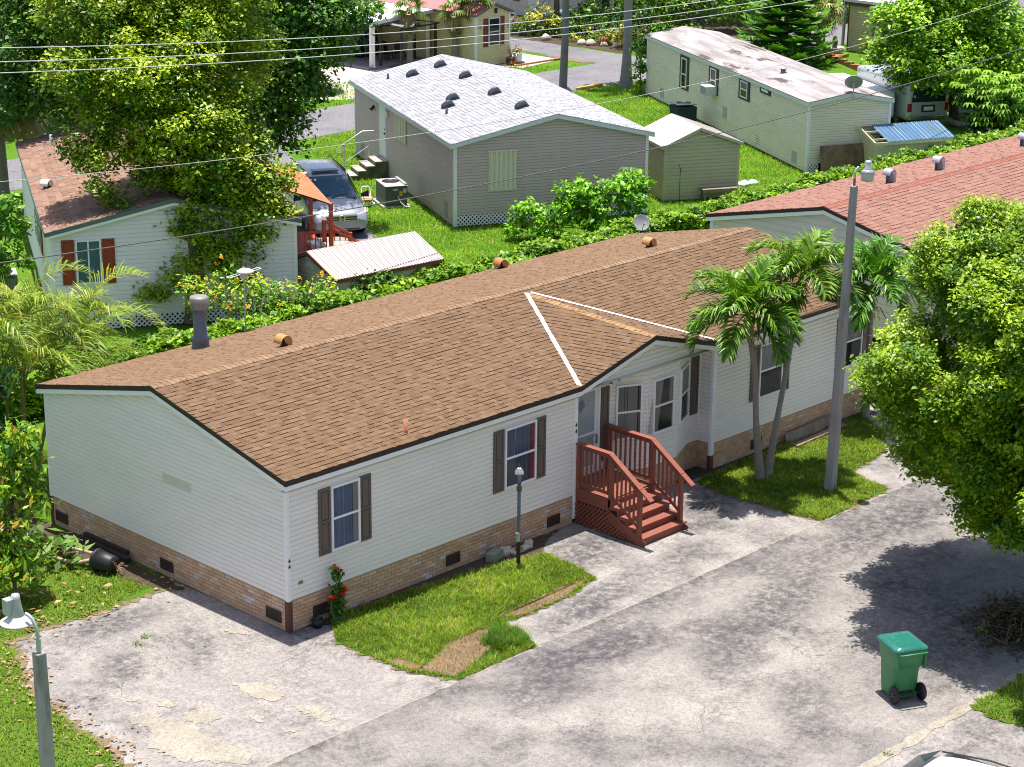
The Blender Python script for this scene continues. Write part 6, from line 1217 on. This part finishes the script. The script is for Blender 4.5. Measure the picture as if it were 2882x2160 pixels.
tree('avocado_tree', 'young leafy tree with bronze new leaves at the left edge', 'tree', (-2.95, 4.75), [(-2.29,5.32,3.11,.41),(-2.16,5.07,2.85,.27),(-2.56,5.24,2.33,.41),(-2.36,4.87,1.99,.27),(-2.69,5.05,1.65,.41),(-2.52,4.63,1.13,.25),(-2.85,4.81,.9,.41),(-2.73,4.49,.6,.25),(-3.0,4.9,.6,.3),(-2.58,5.42,2.67,.36),(-2.96,5.09,1.13,.36),(-2.32,5.03,2.42,.27),(-3.4,5.2,2.2,.5),(-3.5,5.1,1.4,.5),(-3.3,5.6,3.0,.5),(-3.6,4.6,.9,.4)], 150, .18, .07, (.055, .20, .012), (.36, .54, .035), r0=.06, limbs=10, nl=12, cs=.10, droop=.7, hi=(.07, (.45, .27, .05)))
tree('guava_bush', 'bright green shrub at the left edge beside the white mobile home', 'shrub', (8.6, 23.2), [(8.97,23.0,3.04,.4),(9.04,22.69,2.53,.37),(8.66,22.78,1.89,.47),(8.85,22.41,1.52,.33),(8.44,22.65,1.13,.33),(8.67,23.08,2.53,.4),(8.1,23.2,1.6,.6),(8.0,23.3,2.6,.6)], 95, .2, .09, (.045, .2, .015), (.28, .5, .035), r0=.06, limbs=5, nl=12, cs=.12, droop=.5)
acunit('pale grey air conditioner beside the left wall of the white mobile home', (8.95, 23.6, 0), -29.7, .8, .8, .85, (.40, .42, .45), parts='cage')
def fanpalm(label, base, h, r0, nf, rl, seed, boots=True, cA=(.05, .13, .015), cB=(.22, .28, .05), moss=False, trunkmat=None):
    rr = random.Random(seed); T = thing('fan_palm', label, 'palm tree', (base[0], base[1], 0)); b = MB()
    b.tube([(0, 0, 0), (.03, 0, h*.5), (0, 0, h)], [r0*1.3, r0*.9, r0], 10); b.obj('trunk', trunkmat or PALMBARK, T); lb = LB()
    for i in range(nf):
        a = i*2.399; e = 1.2-1.9*i/nf; d = np.array((math.cos(a)*math.cos(e), math.sin(a)*math.cos(e), math.sin(e))); hub = np.array((0, 0, h))+d*rl*.8
        s = np.array((-math.sin(a), math.cos(a), 0)); u = np.cross(d, s); old = i > nf*.78; w0 = s*.02
        lb.quads(np.array([[np.array((0, 0, h))-w0, np.array((0, 0, h))+w0, hub+w0, hub-w0]]), np.array([(.2, .2, .06)]))
        for k in range(17):
            f = math.radians(-110+220*k/16); q = d*math.cos(f)+s*math.sin(f)-u*.1; l = rl*rr.uniform(.85, 1.1)*(1-.25*abs(f)/2); m_ = hub+q*l*.55; e_ = hub+q*l+np.array((0, 0, -.45*l)); w_ = np.cross(q, u); w_ = w_/max(np.linalg.norm(w_), 1e-6)*rl*.07
            t = rr.random(); c = (np.array(cA)*(1-t)+np.array(cB)*t) if not old else np.array((.30, .20, .09))*rr.uniform(.7, 1.2)
            lb.quads(np.array([[hub-w_*.2, hub+w_*.2, m_+w_, m_-w_], [m_-w_, m_+w_, e_+w_*.15, e_-w_*.15]]), np.array([c, c]))
    lb.obj('fronds', PALM, T)
    if moss:
        lb = LB(); n = 420; p = unit(RNG.normal(size=(n, 3)))*RNG.uniform(.2, 1, (n, 1))*np.array((.42, .42, .5))+(0, 0, h*.62); leafset(lb, p, .3, .03, (.24, .23, .10), (.42, .40, .20), up=.2); lb.obj('epiphyte', LEAF, T)
    return T
fanpalm('tall cabbage palm at the left edge behind the white mobile home', (15.9, 34.4), 3.9, .2, 26, 1.35, 2)
GTR = M('grey_palm_trunk', (.25, .25, .23), .9, .2, 6)
fanpalm('cabbage palm left of the tan screen with shaggy moss on its trunk', (46.5, 46.1), 2.85, .14, 13, .6, 3, moss=True)
fanpalm('middle cabbage palm in front of the pale yellow wall with a ball of moss', (48.3, 44.8), 2.7, .15, 13, .6, 4, moss=True)
fanpalm('smooth grey trunked cabbage palm nearest the maroon shutters', (49.2, 44.4), 3.3, .18, 15, .7, 5, trunkmat=GTR)
T = fanpalm('shaggy small palm with hanging dead fronds beside the flower bed across the road', (38.8, 44.1), 2.4, .13, 16, .9, 6)
# royal palm trunk and wooden utility pole at the back road
T = thing('royal_palm', 'smooth grey royal palm trunk beside the weathered home, its crown above the photo', 'palm tree', (50.1, 35.2, 0)); b = MB(); b.tube([(0, 0, 0), (-.02, 0, .5), (0, 0, 1.6), (0, 0, 4.6)], [.36, .27, .20, .19], 14); b.obj('trunk', M('royal_trunk', (.26, .24, .25), .85, .15, 2, stretch=(.5, .5, 3)), T)
b = MB(); b.tube([(0, 0, 4.55), (0, 0, 5.6)], [.17, .1], 10); b.obj('crownshaft', M('crownshaft_green', (.17, .24, .06)), T); lb = LB()
for i in range(12): frond(lb, (0, 0, 5.5), i*2.399, 1.2-.1*i, 2.6, 1.7, 40, .6, .06, PA, PB)
lb.obj('fronds', PALM, T)
T = thing('utility_pole', 'tall grey wooden utility pole standing at the back road behind the taupe home', 'utility pole', (47.92, 37.2, 0)); b = MB(); b.tube([(0, 0, 0), (.08, 0, 2), (.12, 0, 9.)], [.2, .175, .13], 12); b.obj('pole', M('pole_wood_grey', (.17, .175, .165), .95, .25, 4, bump=.5, bsc=30, stretch=(1, 1, .2)), T); b = MB(); b.bar((-.9, 0, 8.5), (1.1, 0, 8.5), .1, .12); b.obj('crossarm', WOODG, T)
b = MB(); b.tube([(0, 0, 0), (.1, 0, 3.), (.12, 0, 7.)], [.09, .08, .06], 8); o = b.obj('light_pole', GALV); o.location = (68.3, 35.9, 0); tag(o, 'slim grey pole left of the beige building', 'pole')
b = MB(); b.box((-.9, -.07, 0), (.9, .07, .12)); o = b.obj('wheel_stop', M('kerb_yellow', (.55, .36, .05), .8, .1), None, bevel=.03); o.location = (48.6, 36.15, 0); tag(o, 'yellow painted kerb stop by the back road behind the taupe roof', 'kerb')
# hedges and shrubs
T = thing('hedge', 'long clipped green hedge running behind the cream and red-roofed homes', 'hedge', (26, 14.3, 0)); lb = LB(); x0, x1 = -24., 30.
n = 62000; x = x0+(x1-x0)*RNG.uniform(size=n)**1.15; f = RNG.uniform(size=n); hgt = 1.0+.08*np.sin(x*1.3)+.07*np.sin(x*3.1+1)+.05*np.sin(x*7)
y = np.where(f < .5, RNG.uniform(-.42, .42, n), np.where(f < .82, -.44, .44))+RNG.normal(size=n)*.05; z = np.where(f < .5, hgt-.02, hgt*RNG.uniform(.15, 1., n))+RNG.normal(size=n)*.05
p = np.c_[x, y, z]; t = np.clip(.45+.35*np.sin(x*2.2+y*5)*np.sin(x*.7+2)+RNG.normal(size=n)*.22, 0, 1)
leafset(lb, p,   .14, .085, (.045, .16, .008), (.32, .52, .024), up=.7, t=t, droop=.2); lb.obj('foliage', LEAF, T)
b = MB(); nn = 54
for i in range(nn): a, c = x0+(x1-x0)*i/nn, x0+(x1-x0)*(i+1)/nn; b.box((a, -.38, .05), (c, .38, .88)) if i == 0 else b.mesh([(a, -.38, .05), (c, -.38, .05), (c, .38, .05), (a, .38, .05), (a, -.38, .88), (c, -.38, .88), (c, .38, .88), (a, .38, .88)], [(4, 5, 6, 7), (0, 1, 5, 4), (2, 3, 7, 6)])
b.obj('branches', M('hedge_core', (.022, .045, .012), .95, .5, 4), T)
def sh(name, label, cat, base, bl, dens, L_, W_, cA, cB, shift=(0, 0, 0), **k):
    return tree(name, label, cat, (base[0]+shift[0], base[1]+shift[1]), [(x+shift[0], y+shift[1], z+shift[2], r) for x, y, z, r in bl], dens, L_, W_, cA, cB, r0=.04, **k)
sh('vine_thicket', 'bushy bright green vine thicket growing against the hedge beside the taupe home', 'shrub', (28, 18.4), [(28.28,18.76,.51,.71),(28.02,19.17,.81,.48),(29.01,18.14,.82,.63),(29.5,17.74,1.06,.48),(27.66,19.26,.2,.55),(28.47,18.27,.0,.63),(29.38,17.62,.53,.55),(26.89,20.05,.19,.44),(26.53,20.14,-.3,.4),(27.19,19.46,-.3,.48),(28.2,19.02,.89,.4)], 85, .18, .10, (.05, .22, .008), (.28, .56, .025), shift=(-1.3, -1.9, .75), limbs=6, nl=16, cs=.13, droop=.4)
T = thing('papaya_plant', 'star-leaved young plant sticking out above the vine thicket', 'plant', (29.3, 17.0, 0)); b = MB(); b.tube([(0, 0, 0), (0, 0, 1.75)], [.04, .03], 6); b.obj('stem', M('cane_green', (.22, .22, .06)), T); lb = LB()
for i in range(14): a = i*2.4; palmate(lb, (.28*math.cos(a), .28*math.sin(a), 1.75+.12*(i % 3)), .26, 7, (.05, .18, .02), (.24, .42, .05), droop=.5)
lb.obj('foliage', LEAF, T)
FB = [(11.4,17.64,.88,.37),(11.71,17.2,.64,.37),(12.1,16.86,.77,.39),(12.58,16.42,.9,.37),(12.92,16.01,.78,.37),(13.37,15.54,.79,.33),(13.86,15.1,.92,.33),(12.17,16.55,.4,.34),(11.44,17.3,.4,.33),(12.04,17.18,1.32,.2),(12.92,15.83,.5,.33),(12.57,16.22,.5,.33)]
T = sh('flowering_bush', 'sprawling bush covered in yellow-orange daisies behind the flue', 'shrub', (12.3, 16.4), FB, 170, .13, .065, (.10, .26, .015), (.40, .58, .06), shift=(-.9, -1.1, .62), limbs=8, nl=9, cs=.12)
lb = LB(); leafset(lb, RNG.normal(size=(8, 3))*.022, .07, .045, (.80, .42, .01), (.85, .55, .02), up=1.2); fl0 = lb.obj('flower', LEAF, T)
for i in range(80):
    x, y, z, r = FB[RNG.integers(0, len(FB))]; d = unit(RNG.normal(size=3))*(.4, .4, .38); f_ = fl0 if i == 0 else fl0.copy()
    if i: COL.objects.link(f_); f_.parent = T
    f_.location = (x-12.3+d[0], y-16.4+d[1], z+.66+abs(d[2])); f_.rotation_euler = (0, 0, i*1.3)
sh('ornamental_bush', 'small clump of bush with brown tops growing over the ribbed shed roof', 'shrub', (15.6, 14.6), [(15.4, 14.75, 1.15, .32), (15.8, 14.7, 1.1, .3), (16.2, 14.65, 1.05, .28), (15.1, 14.8, 1.0, .25)], 130, .11, .07, (.02, .11, .01), (.15, .32, .02), limbs=3, nl=12, cs=.1, hi=(.06, (.28, .16, .05)))
T = thing('crown_of_thorns', 'tall red-flowered plant at the near corner of the cream house', 'plant', (.97, -.28, 0)); b = MB(); lb = LB(); fl_ = LB()
for dx, dy, h in ((0, 0, 1.1), (.1, .03, 1.0), (-.08, .05, .75), (.05, -.06, .55), (-.14, -.02, .52), (.14, -.03, .6)):
    b.tube([(dx*.4, dy*.4, 0), (dx, dy, h*.5), (dx*1.15, dy, h)], [.022, .018, .012], 6); n = int(70*h); t = RNG.uniform(.12, 1, n)
    leafset(lb, np.c_[dx*t, dy*t, h*t]+RNG.normal(size=(n, 3))*(.05, .05, .02), .13, .06, (.02, .10, .01), (.12, .27, .03), up=.5, droop=.3)
    if h != .75: fl_ = LB(); leafset(fl_, np.array((dx*1.15, dy, h+.03))+RNG.normal(size=(9, 3))*(.035, .035, .02), .10, .07, (.62, .015, .01), (.75, .04, .02), up=1.2); fl_.obj('flower', LEAF, T)
b.obj('stem', M('stem_green', (.10, .14, .05), .8, .2), T); lb.obj('foliage', LEAF, T)
b = MB(); rr = random.Random(4)
T = thing('brush_pile', 'heap of dead brown branches in the tree shade at the right edge of the street', 'brush pile', (10.3, -9.75, 0))
for i in range(110): a = rr.uniform(0, 6.28); x, y = rr.gauss(0, .55), rr.gauss(0, .38); l = rr.uniform(.4, 1.1); z = max(.05, .5-.45*math.hypot(x, y))*rr.random(); b.tube([(x, y, z), (x+math.cos(a)*l*.5, y+math.sin(a)*l*.5, z+rr.uniform(.0, .2)), (x+math.cos(a)*l, y+math.sin(a)*l, max(.03, z+rr.uniform(-.1, .22)))], [.018, .012, .006], 5)
b.obj('branch', M('dead_branch', (.12, .085, .06), .95, .3), T); lb = LB(); n = 2600; p = RNG.normal(size=(n, 3))*(.62, .42, .2); p[:, 2] = np.abs(p[:, 2])*np.clip(1.3-np.hypot(p[:, 0], p[:, 1]), .15, 1)+.03; leafset(lb, p, .11, .05, (.05, .045, .02), (.16, .11, .06), up=.5); lb.obj('dead_leaves', LEAF, T)
# flower beds and garden plants far behind
sh('croton_bed', 'yellow-leaved shrubs in the bed behind the terracotta border', 'shrub', (63, 30.4), [(62.99,30.54,.9,.46),(63.44,30.02,.8,.57),(63.18,30.08,.5,.5),(63.63,29.56,.5,.57),(64.09,29.05,.46,.46),(62.9,30.78,1.2,.34)], 60, .2, .1, (.05, .15, .01), (.42, .42, .03), shift=(.3, .2, 0), limbs=3, nl=12, cs=.16)
sh('climbing_plant', 'tall leafy climber on the far corner of the weathered home', 'plant', (49.1, 33.5), [(49.45,33.8,2.4,.3),(49.24,33.73,1.8,.34),(49.32,33.46,1.3,.26),(49.03,33.67,1.0,.3),(49.15,33.4,.5,.22),(49.51,33.55,2.0,.26)], 120, .2, .12, (.02, .10, .01), (.17, .34, .02), limbs=4, nl=8, cs=.12)
GB = (('yellow-leaved shrub in front of the white door of the pale grey home', 58.6, 48.7, 1.4, .55, (.10, .2, .01), (.55, .5, .03)), ('green bushy plant left of the utility pole in the flower garden', 59.0, 47.7, .9, .5, (.03, .13, .01), (.22, .36, .04)), ('tall green shrub right of the utility pole in the flower garden', 60.2, 46.6, 1.4, .55, (.02, .11, .01), (.16, .32, .03)), ('low spiky bromeliad clump behind the garden stones', 58.9, 45.7, .5, .4, (.12, .22, .02), (.45, .48, .06)), ('white-flowered plant in the middle of the flower garden', 59.2, 44.5, .7, .4, (.03, .12, .02), (.3, .4, .15)), ('striped yellow dracaena left of the royal palm', 59.6, 43.4, .8, .45, (.25, .25, .03), (.55, .5, .08)), ('dark fern mass behind the flower garden', 60.8, 45.2, .7, .6, (.012, .07, .012), (.08, .2, .02)), ('leafy plant at the left end of the flower garden', 58.4, 50.0, .6, .4, (.05, .16, .02), (.25, .42, .05)), ('low bush by the blue-grey garden steps', 58.2, 49.2, .4, .35, (.04, .14, .02), (.2, .34, .04)), ('bushy plant at the right end of the flower garden', 60.6, 42.6, .8, .6, (.02, .10, .01), (.18, .32, .02)), ('orange-leaved shrub behind the royal palm', 62.2, 42.9, .9, .6, (.08, .12, .01), (.36, .30, .03)))
for lab, x, y, h, r, cA, cB in GB: sh('garden_plant', lab, 'plant', (x, y), [(x, y, h*.75, r*1.25), (x+.45, y-.45, h*.55, r), (x-.45, y+.45, h*.5, r)], 46, .2, .09, cA, cB, limbs=3, nl=10, cs=.16, group=None)
GX = (('dense bush at the top edge between the flower garden and the leafy tree', 62.5, 45.6, 1.9, 1.0), ('dark bush behind the tall shrub in the flower garden', 61.2, 47.6, 1.5, .8), ('spreading bush behind the royal palm trunk', 61.3, 41.2, 1.5, .9), ('rounded bush between royal palm and weathered home roof', 59.6, 40.9, 1.2, .8), ('bush in front of the window of the pale grey home', 62.4, 48.2, 1.3, .7), ('low green bush left of the norfolk pine', 58.0, 37.9, 1.2, .9), ('bush at the foot of the norfolk pine', 60.5, 33.6, .9, .8), ('leafy bush hiding the far end of the weathered home', 52.6, 33.6, 1.1, .7))
for i, (lab, x, y, h, r) in enumerate(GX): sh('garden_bush', lab, 'shrub', (x, y), [(x, y, h*.6, r), (x+.7, y-.6, h*.5, r*.8), (x-.6, y+.7, h*.5, r*.8), (x, y, h, r*.7)], 34, .2, .11, (.02, .10+.01*(i % 3), .01), (.16+.04*(i % 3), .38, .025), limbs=3, nl=18, cs=.18, up=.8)
for i, (x, y, s, lab) in enumerate(((57.75, 47.56, .3, 'pale garden stone left of the utility pole at the road edge'), (57.97, 45.21, .28, 'first pale garden stone right of the utility pole'), (58.15, 44.7, .3, 'largest pale garden stone right of the utility pole'), (58.49, 44.05, .24, 'flat garden stone near the potted plant by the road'), (58.68, 43.4, .24, 'rightmost garden stone left of the royal palm'))): rockmesh('garden_stone', lab, 'stone', (x, y), s, s*.8, s*.8, 40+i)
for x, y, lab, sc in ((61.2, 52., 'red clay pot by the white door of the pale grey home', 1.2), (58.6, 44.2, 'brown clay pot among the garden stones', 1.)):
    T = thing('flower_pot', lab, 'pot', (x, y, 0)); b = MB(); b.lathe([(.18*sc, 0), (.26*sc, .42*sc), (.22*sc, .42*sc), (.2*sc, .34*sc), (0, .34*sc)], n=14); b.obj('pot', TERRA, T); lb = LB(); leafset(lb, RNG.normal(size=(60, 3))*(.18, .18, .16)+(0, 0, .62*sc), .22, .06, (.02, .09, .01), (.12, .25, .03)); lb.obj('foliage', LEAF, T)
ST = [(35.4, 43.14), (35.56, 42.56), (35.74, 42.28), (36.16, 42.17), (36.42, 41.93), (37.01, 41.91)]
for i, (x, y) in enumerate(ST): rockmesh('edging_stone', ('first' if i == 0 else 'second' if i == 1 else 'third' if i == 2 else 'fourth' if i == 3 else 'fifth' if i == 4 else 'last')+' white edging stone from the left around the red-leaved bed across the road', 'stone', (x, y), .22+.05*(i % 2), .16, .18, 60+i, M('white_stone', (.62, .58, .52), .9, .15), 'white edging stones around the bed')
for x, y, lab, h in ((37.4, 44.4, 'larger red-leaved ti plant in the bed across the back road', .75), (39.5, 45.3, 'smaller red-leaved ti plant near the shaggy small palm', .65)):
    T = thing('ti_plant', lab, 'plant', (x, y, 0)); b = MB(); b.tube([(0, 0, 0), (0, 0, h)], .025, 6); b.obj('stem', BARK, T); lb = LB()
    for i in range(26): a = i*2.4; e = .9-.05*i; frond(lb, (0, 0, h), a, e, .5, 1.2, 2, .05, .1, (.20, .015, .03), (.36, .04, .05), rc=(.28, .03, .045), rw=.04)
    lb.obj('foliage', LEAF, T)
sh('low_shrub', 'low dark shrub behind the white edging stones across the back road', 'shrub', (38.2, 43.2), [(37.8, 43.0, .3, .5), (38.6, 43.2, .3, .5), (38.1, 43.8, .35, .5)], 50, .16, .1, (.02, .1, .01), (.12, .28, .02), limbs=3, nl=10, cs=.14)
sh('ball_hedge', 'round clipped bush beside the slim pole at the top right', 'shrub', (75.5, 41), [(75.5, 41, .8, .9)], 40, .2, .12, (.03, .13, .01), (.17, .34, .02), limbs=2, nl=12, cs=.16)
T = fanpalm('thick shaggy yucca-like palm left of the slim pole at the top right', (66.3, 35.9), 1.9, .22, 22, .8, 12, cA=(.15, .2, .04), cB=(.42, .40, .14), trunkmat=M('yucca_trunk', (.30, .17, .09), .95, .3, 6))
sh('purple_plant', 'small weed with violet leaves at the front of the brush pile', 'plant', (9.45, -9.35), [(9.45, -9.35, .1, .16)], 200, .1, .05, (.05, .12, .02), (.25, .28, .03), limbs=1, nl=6, cs=.06)
# weeds in the driveway cracks, leaf litter
for x, y, lab in ((-2.35, 1.55, 'left weed tuft growing in the apron crack by the end wall'), (-2.05, 1.75, 'right weed tuft growing in the apron crack by the end wall'), (4.05, -10.85, 'lone weed tuft in the southern street joint')):
    lb = LB(); p = RNG.normal(size=(26, 3))*(.06, .04, .01)+(0, 0, .02); leafset(lb, p, .06, .02, (.07, .18, .02), (.22, .32, .05), up=.4); o = lb.obj('weed', LEAF); o.location = (x, y, 0); tag(o, lab, 'weed')
lb = LB(); n = 420; q = np.array(LEFT)[RNG.integers(0, 12, n)]+RNG.normal(size=(n, 2))*.28; leafset(lb, np.c_[q, np.full(n, .012)+RNG.uniform(0, .05, n)], .08, .05, (.26, .15, .08), (.46, .33, .20), up=3.)
q = RNG.uniform((-4.5, 3.8), (-.9, 5.2), (60, 2)); leafset(lb, np.c_[q, np.full(60, .09)], .14, .08, (.40, .20, .08), (.55, .36, .18), up=3.)
o = lb.obj('leaf_litter', LEAF); tag(o, 'dry brown fallen leaves along the left lawn edge', 'leaf litter', kind='stuff')
# ------------------------------------------------------------------ overhead lines
def wire(label, pts, r, col, rough=.5):
    a = np.polyfit([p[0] for p in pts], [p[2] for p in pts], 2); y = pts[0][1]; b = MB(); P = []
    for i in range(61): x = -14+78*i/60; P.append((x, y, float(np.polyval(a, x))))
    b.tube(P, r, 6); o = b.obj('power_line', M('wire_'+str(col), col, rough, .1, 2, spec=.5)); return tag(o, label, 'power line')
GW = (.52, .52, .55)
wire('topmost of the three pale power lines crossing the top of the photo', [(3.96, 15, 8.97), (14.5, 15, 8.18), (28.7, 15, 7.72)], .012, GW)
wire('lowest of the three pale power lines crossing the top of the photo', [(3.9, 15, 8.38), (14.45, 15, 7.65), (28.73, 15, 7.23), (36.5, 15, 7.23)], .012, GW)
wire('middle one of the three pale power lines crossing the top of the photo', [(3.93, 15, 8.64), (14.47, 15, 7.88), (28.7, 15, 7.44)], .012, GW)
wire('thick dark cable sagging low across the whole photo above the hedge', [(6.3, 15, 3.6), (8.4, 15, 3.53), (14.4, 15, 3.33), (21.5, 15, 3.08), (28.9, 15, 3.17), (38.8, 15, 3.44), (51, 15, 4.05)], .017, (.10, .10, .11))
wire('thin pale wire between the thick cable and the three power lines', [(3.7, 15, 5.75), (15.2, 15, 5.16), (29.9, 15, 4.98), (38.6, 15, 5.34), (50.6, 15, 6.2)], .009, (.42, .42, .44))
# ------------------------------------------------------------------ the person under the carport
T = thing('person', 'person with dark tied hair in a grey top and black shorts reaching toward the barbecue', 'person', (45.65, 49.72, .1), -10); T.scale = (.88,)*3
J = {'pel': (0, 0, .92, .12), 'waist': (0, 0, 1.08, .105), 'chest': (.02, 0, 1.28, .13), 'neck': (.04, 0, 1.46, .05), 'head': (.06, 0, 1.60, .09), 'top': (.05, 0, 1.70, .07),
 'shL': (.02, .17, 1.38, .05), 'elL': (.18, .2, 1.14, .038), 'wrL': (.42, .14, 1.08, .028), 'haL': (.50, .12, 1.07, .03), 'shR': (.02, -.17, 1.38, .05), 'elR': (.2, -.2, 1.16, .038), 'wrR': (.44, -.12, 1.04, .028), 'haR': (.52, -.1, 1.03, .03),
 'hiL': (0, .1, .86, .09), 'knL': (.05, .11, .48, .06), 'anL': (-.02, .11, .09, .035), 'toL': (.14, .12, .04, .03), 'hiR': (0, -.1, .86, .09), 'knR': (.02, -.12, .48, .06), 'anR': (-.1, -.12, .09, .035), 'toR': (.06, -.13, .04, .03)}
E_ = [('pel', 'waist'), ('waist', 'chest'), ('chest', 'neck'), ('neck', 'head'), ('head', 'top'), ('chest', 'shL'), ('shL', 'elL'), ('elL', 'wrL'), ('wrL', 'haL'), ('chest', 'shR'), ('shR', 'elR'), ('elR', 'wrR'), ('wrR', 'haR'), ('pel', 'hiL'), ('hiL', 'knL'), ('knL', 'anL'), ('anL', 'toL'), ('pel', 'hiR'), ('hiR', 'knR'), ('knR', 'anR'), ('anR', 'toR')]
def skin(name, keys, edges, mt, extra=0., root=None):
    me = bpy.data.meshes.new(name); ix = {k: i for i, k in enumerate(keys)}; me.from_pydata([J[k][:3] for k in keys], [(ix[a], ix[b_]) for a, b_ in edges], []); o = bpy.data.objects.new(name, me); COL.objects.link(o); o.parent = T; me.materials.append(mt)
    o.modifiers.new('skin', 'SKIN'); sv = me.skin_vertices[0].data
    for k in keys: sv[ix[k]].radius = (J[k][3]+extra,)*2; sv[ix[k]].use_root = (k == (root or keys[0]))
    o.modifiers.new('sub', 'SUBSURF').levels = 1; o.modifiers['sub'].render_levels = 2; return o
skin('body', list(J), E_, M('skin_tone', (.42, .24, .16), .6, .05))
skin('top', ['waist', 'chest', 'shL', 'elL', 'shR', 'elR', 'wrL', 'wrR', 'pel'], [('pel', 'waist'), ('waist', 'chest'), ('chest', 'shL'), ('shL', 'elL'), ('elL', 'wrL'), ('chest', 'shR'), ('shR', 'elR'), ('elR', 'wrR')], M('grey_top', (.36, .37, .42), .85, .1), .018, 'waist')
J['knL2'] = (.04, .105, .62, .075); J['knR2'] = (.02, -.11, .62, .075)
skin('shorts', ['pel', 'hiL', 'knL2', 'hiR', 'knR2'], [('pel', 'hiL'), ('hiL', 'knL2'), ('pel', 'hiR'), ('hiR', 'knR2')], M('black_cloth', (.015, .015, .018), .9, .1), .022)
b = MB(); b.ball((.04, 0, 1.64), .115, 10, sc=(1, .95, 1)); b.v = [v for v in b.v]; b.tube([(-.06, 0, 1.66), (-.13, 0, 1.55), (-.12, 0, 1.36)], [.05, .045, .02], 8); b.obj('hair', M('dark_hair', (.02, .014, .012), .6, .1), T)
b = MB(); b.ball((.125, 0, 1.585), .018, 6); [b.ball((.118, s*.032, 1.62), .013, 6, (.02, .02, .02)) for s in (-1, 1)]; b.bar((.125, -.022, 1.545), (.125, .022, 1.545), .008, .012, c=(.35, .12, .10)); b.obj('face', PLAIN, T)
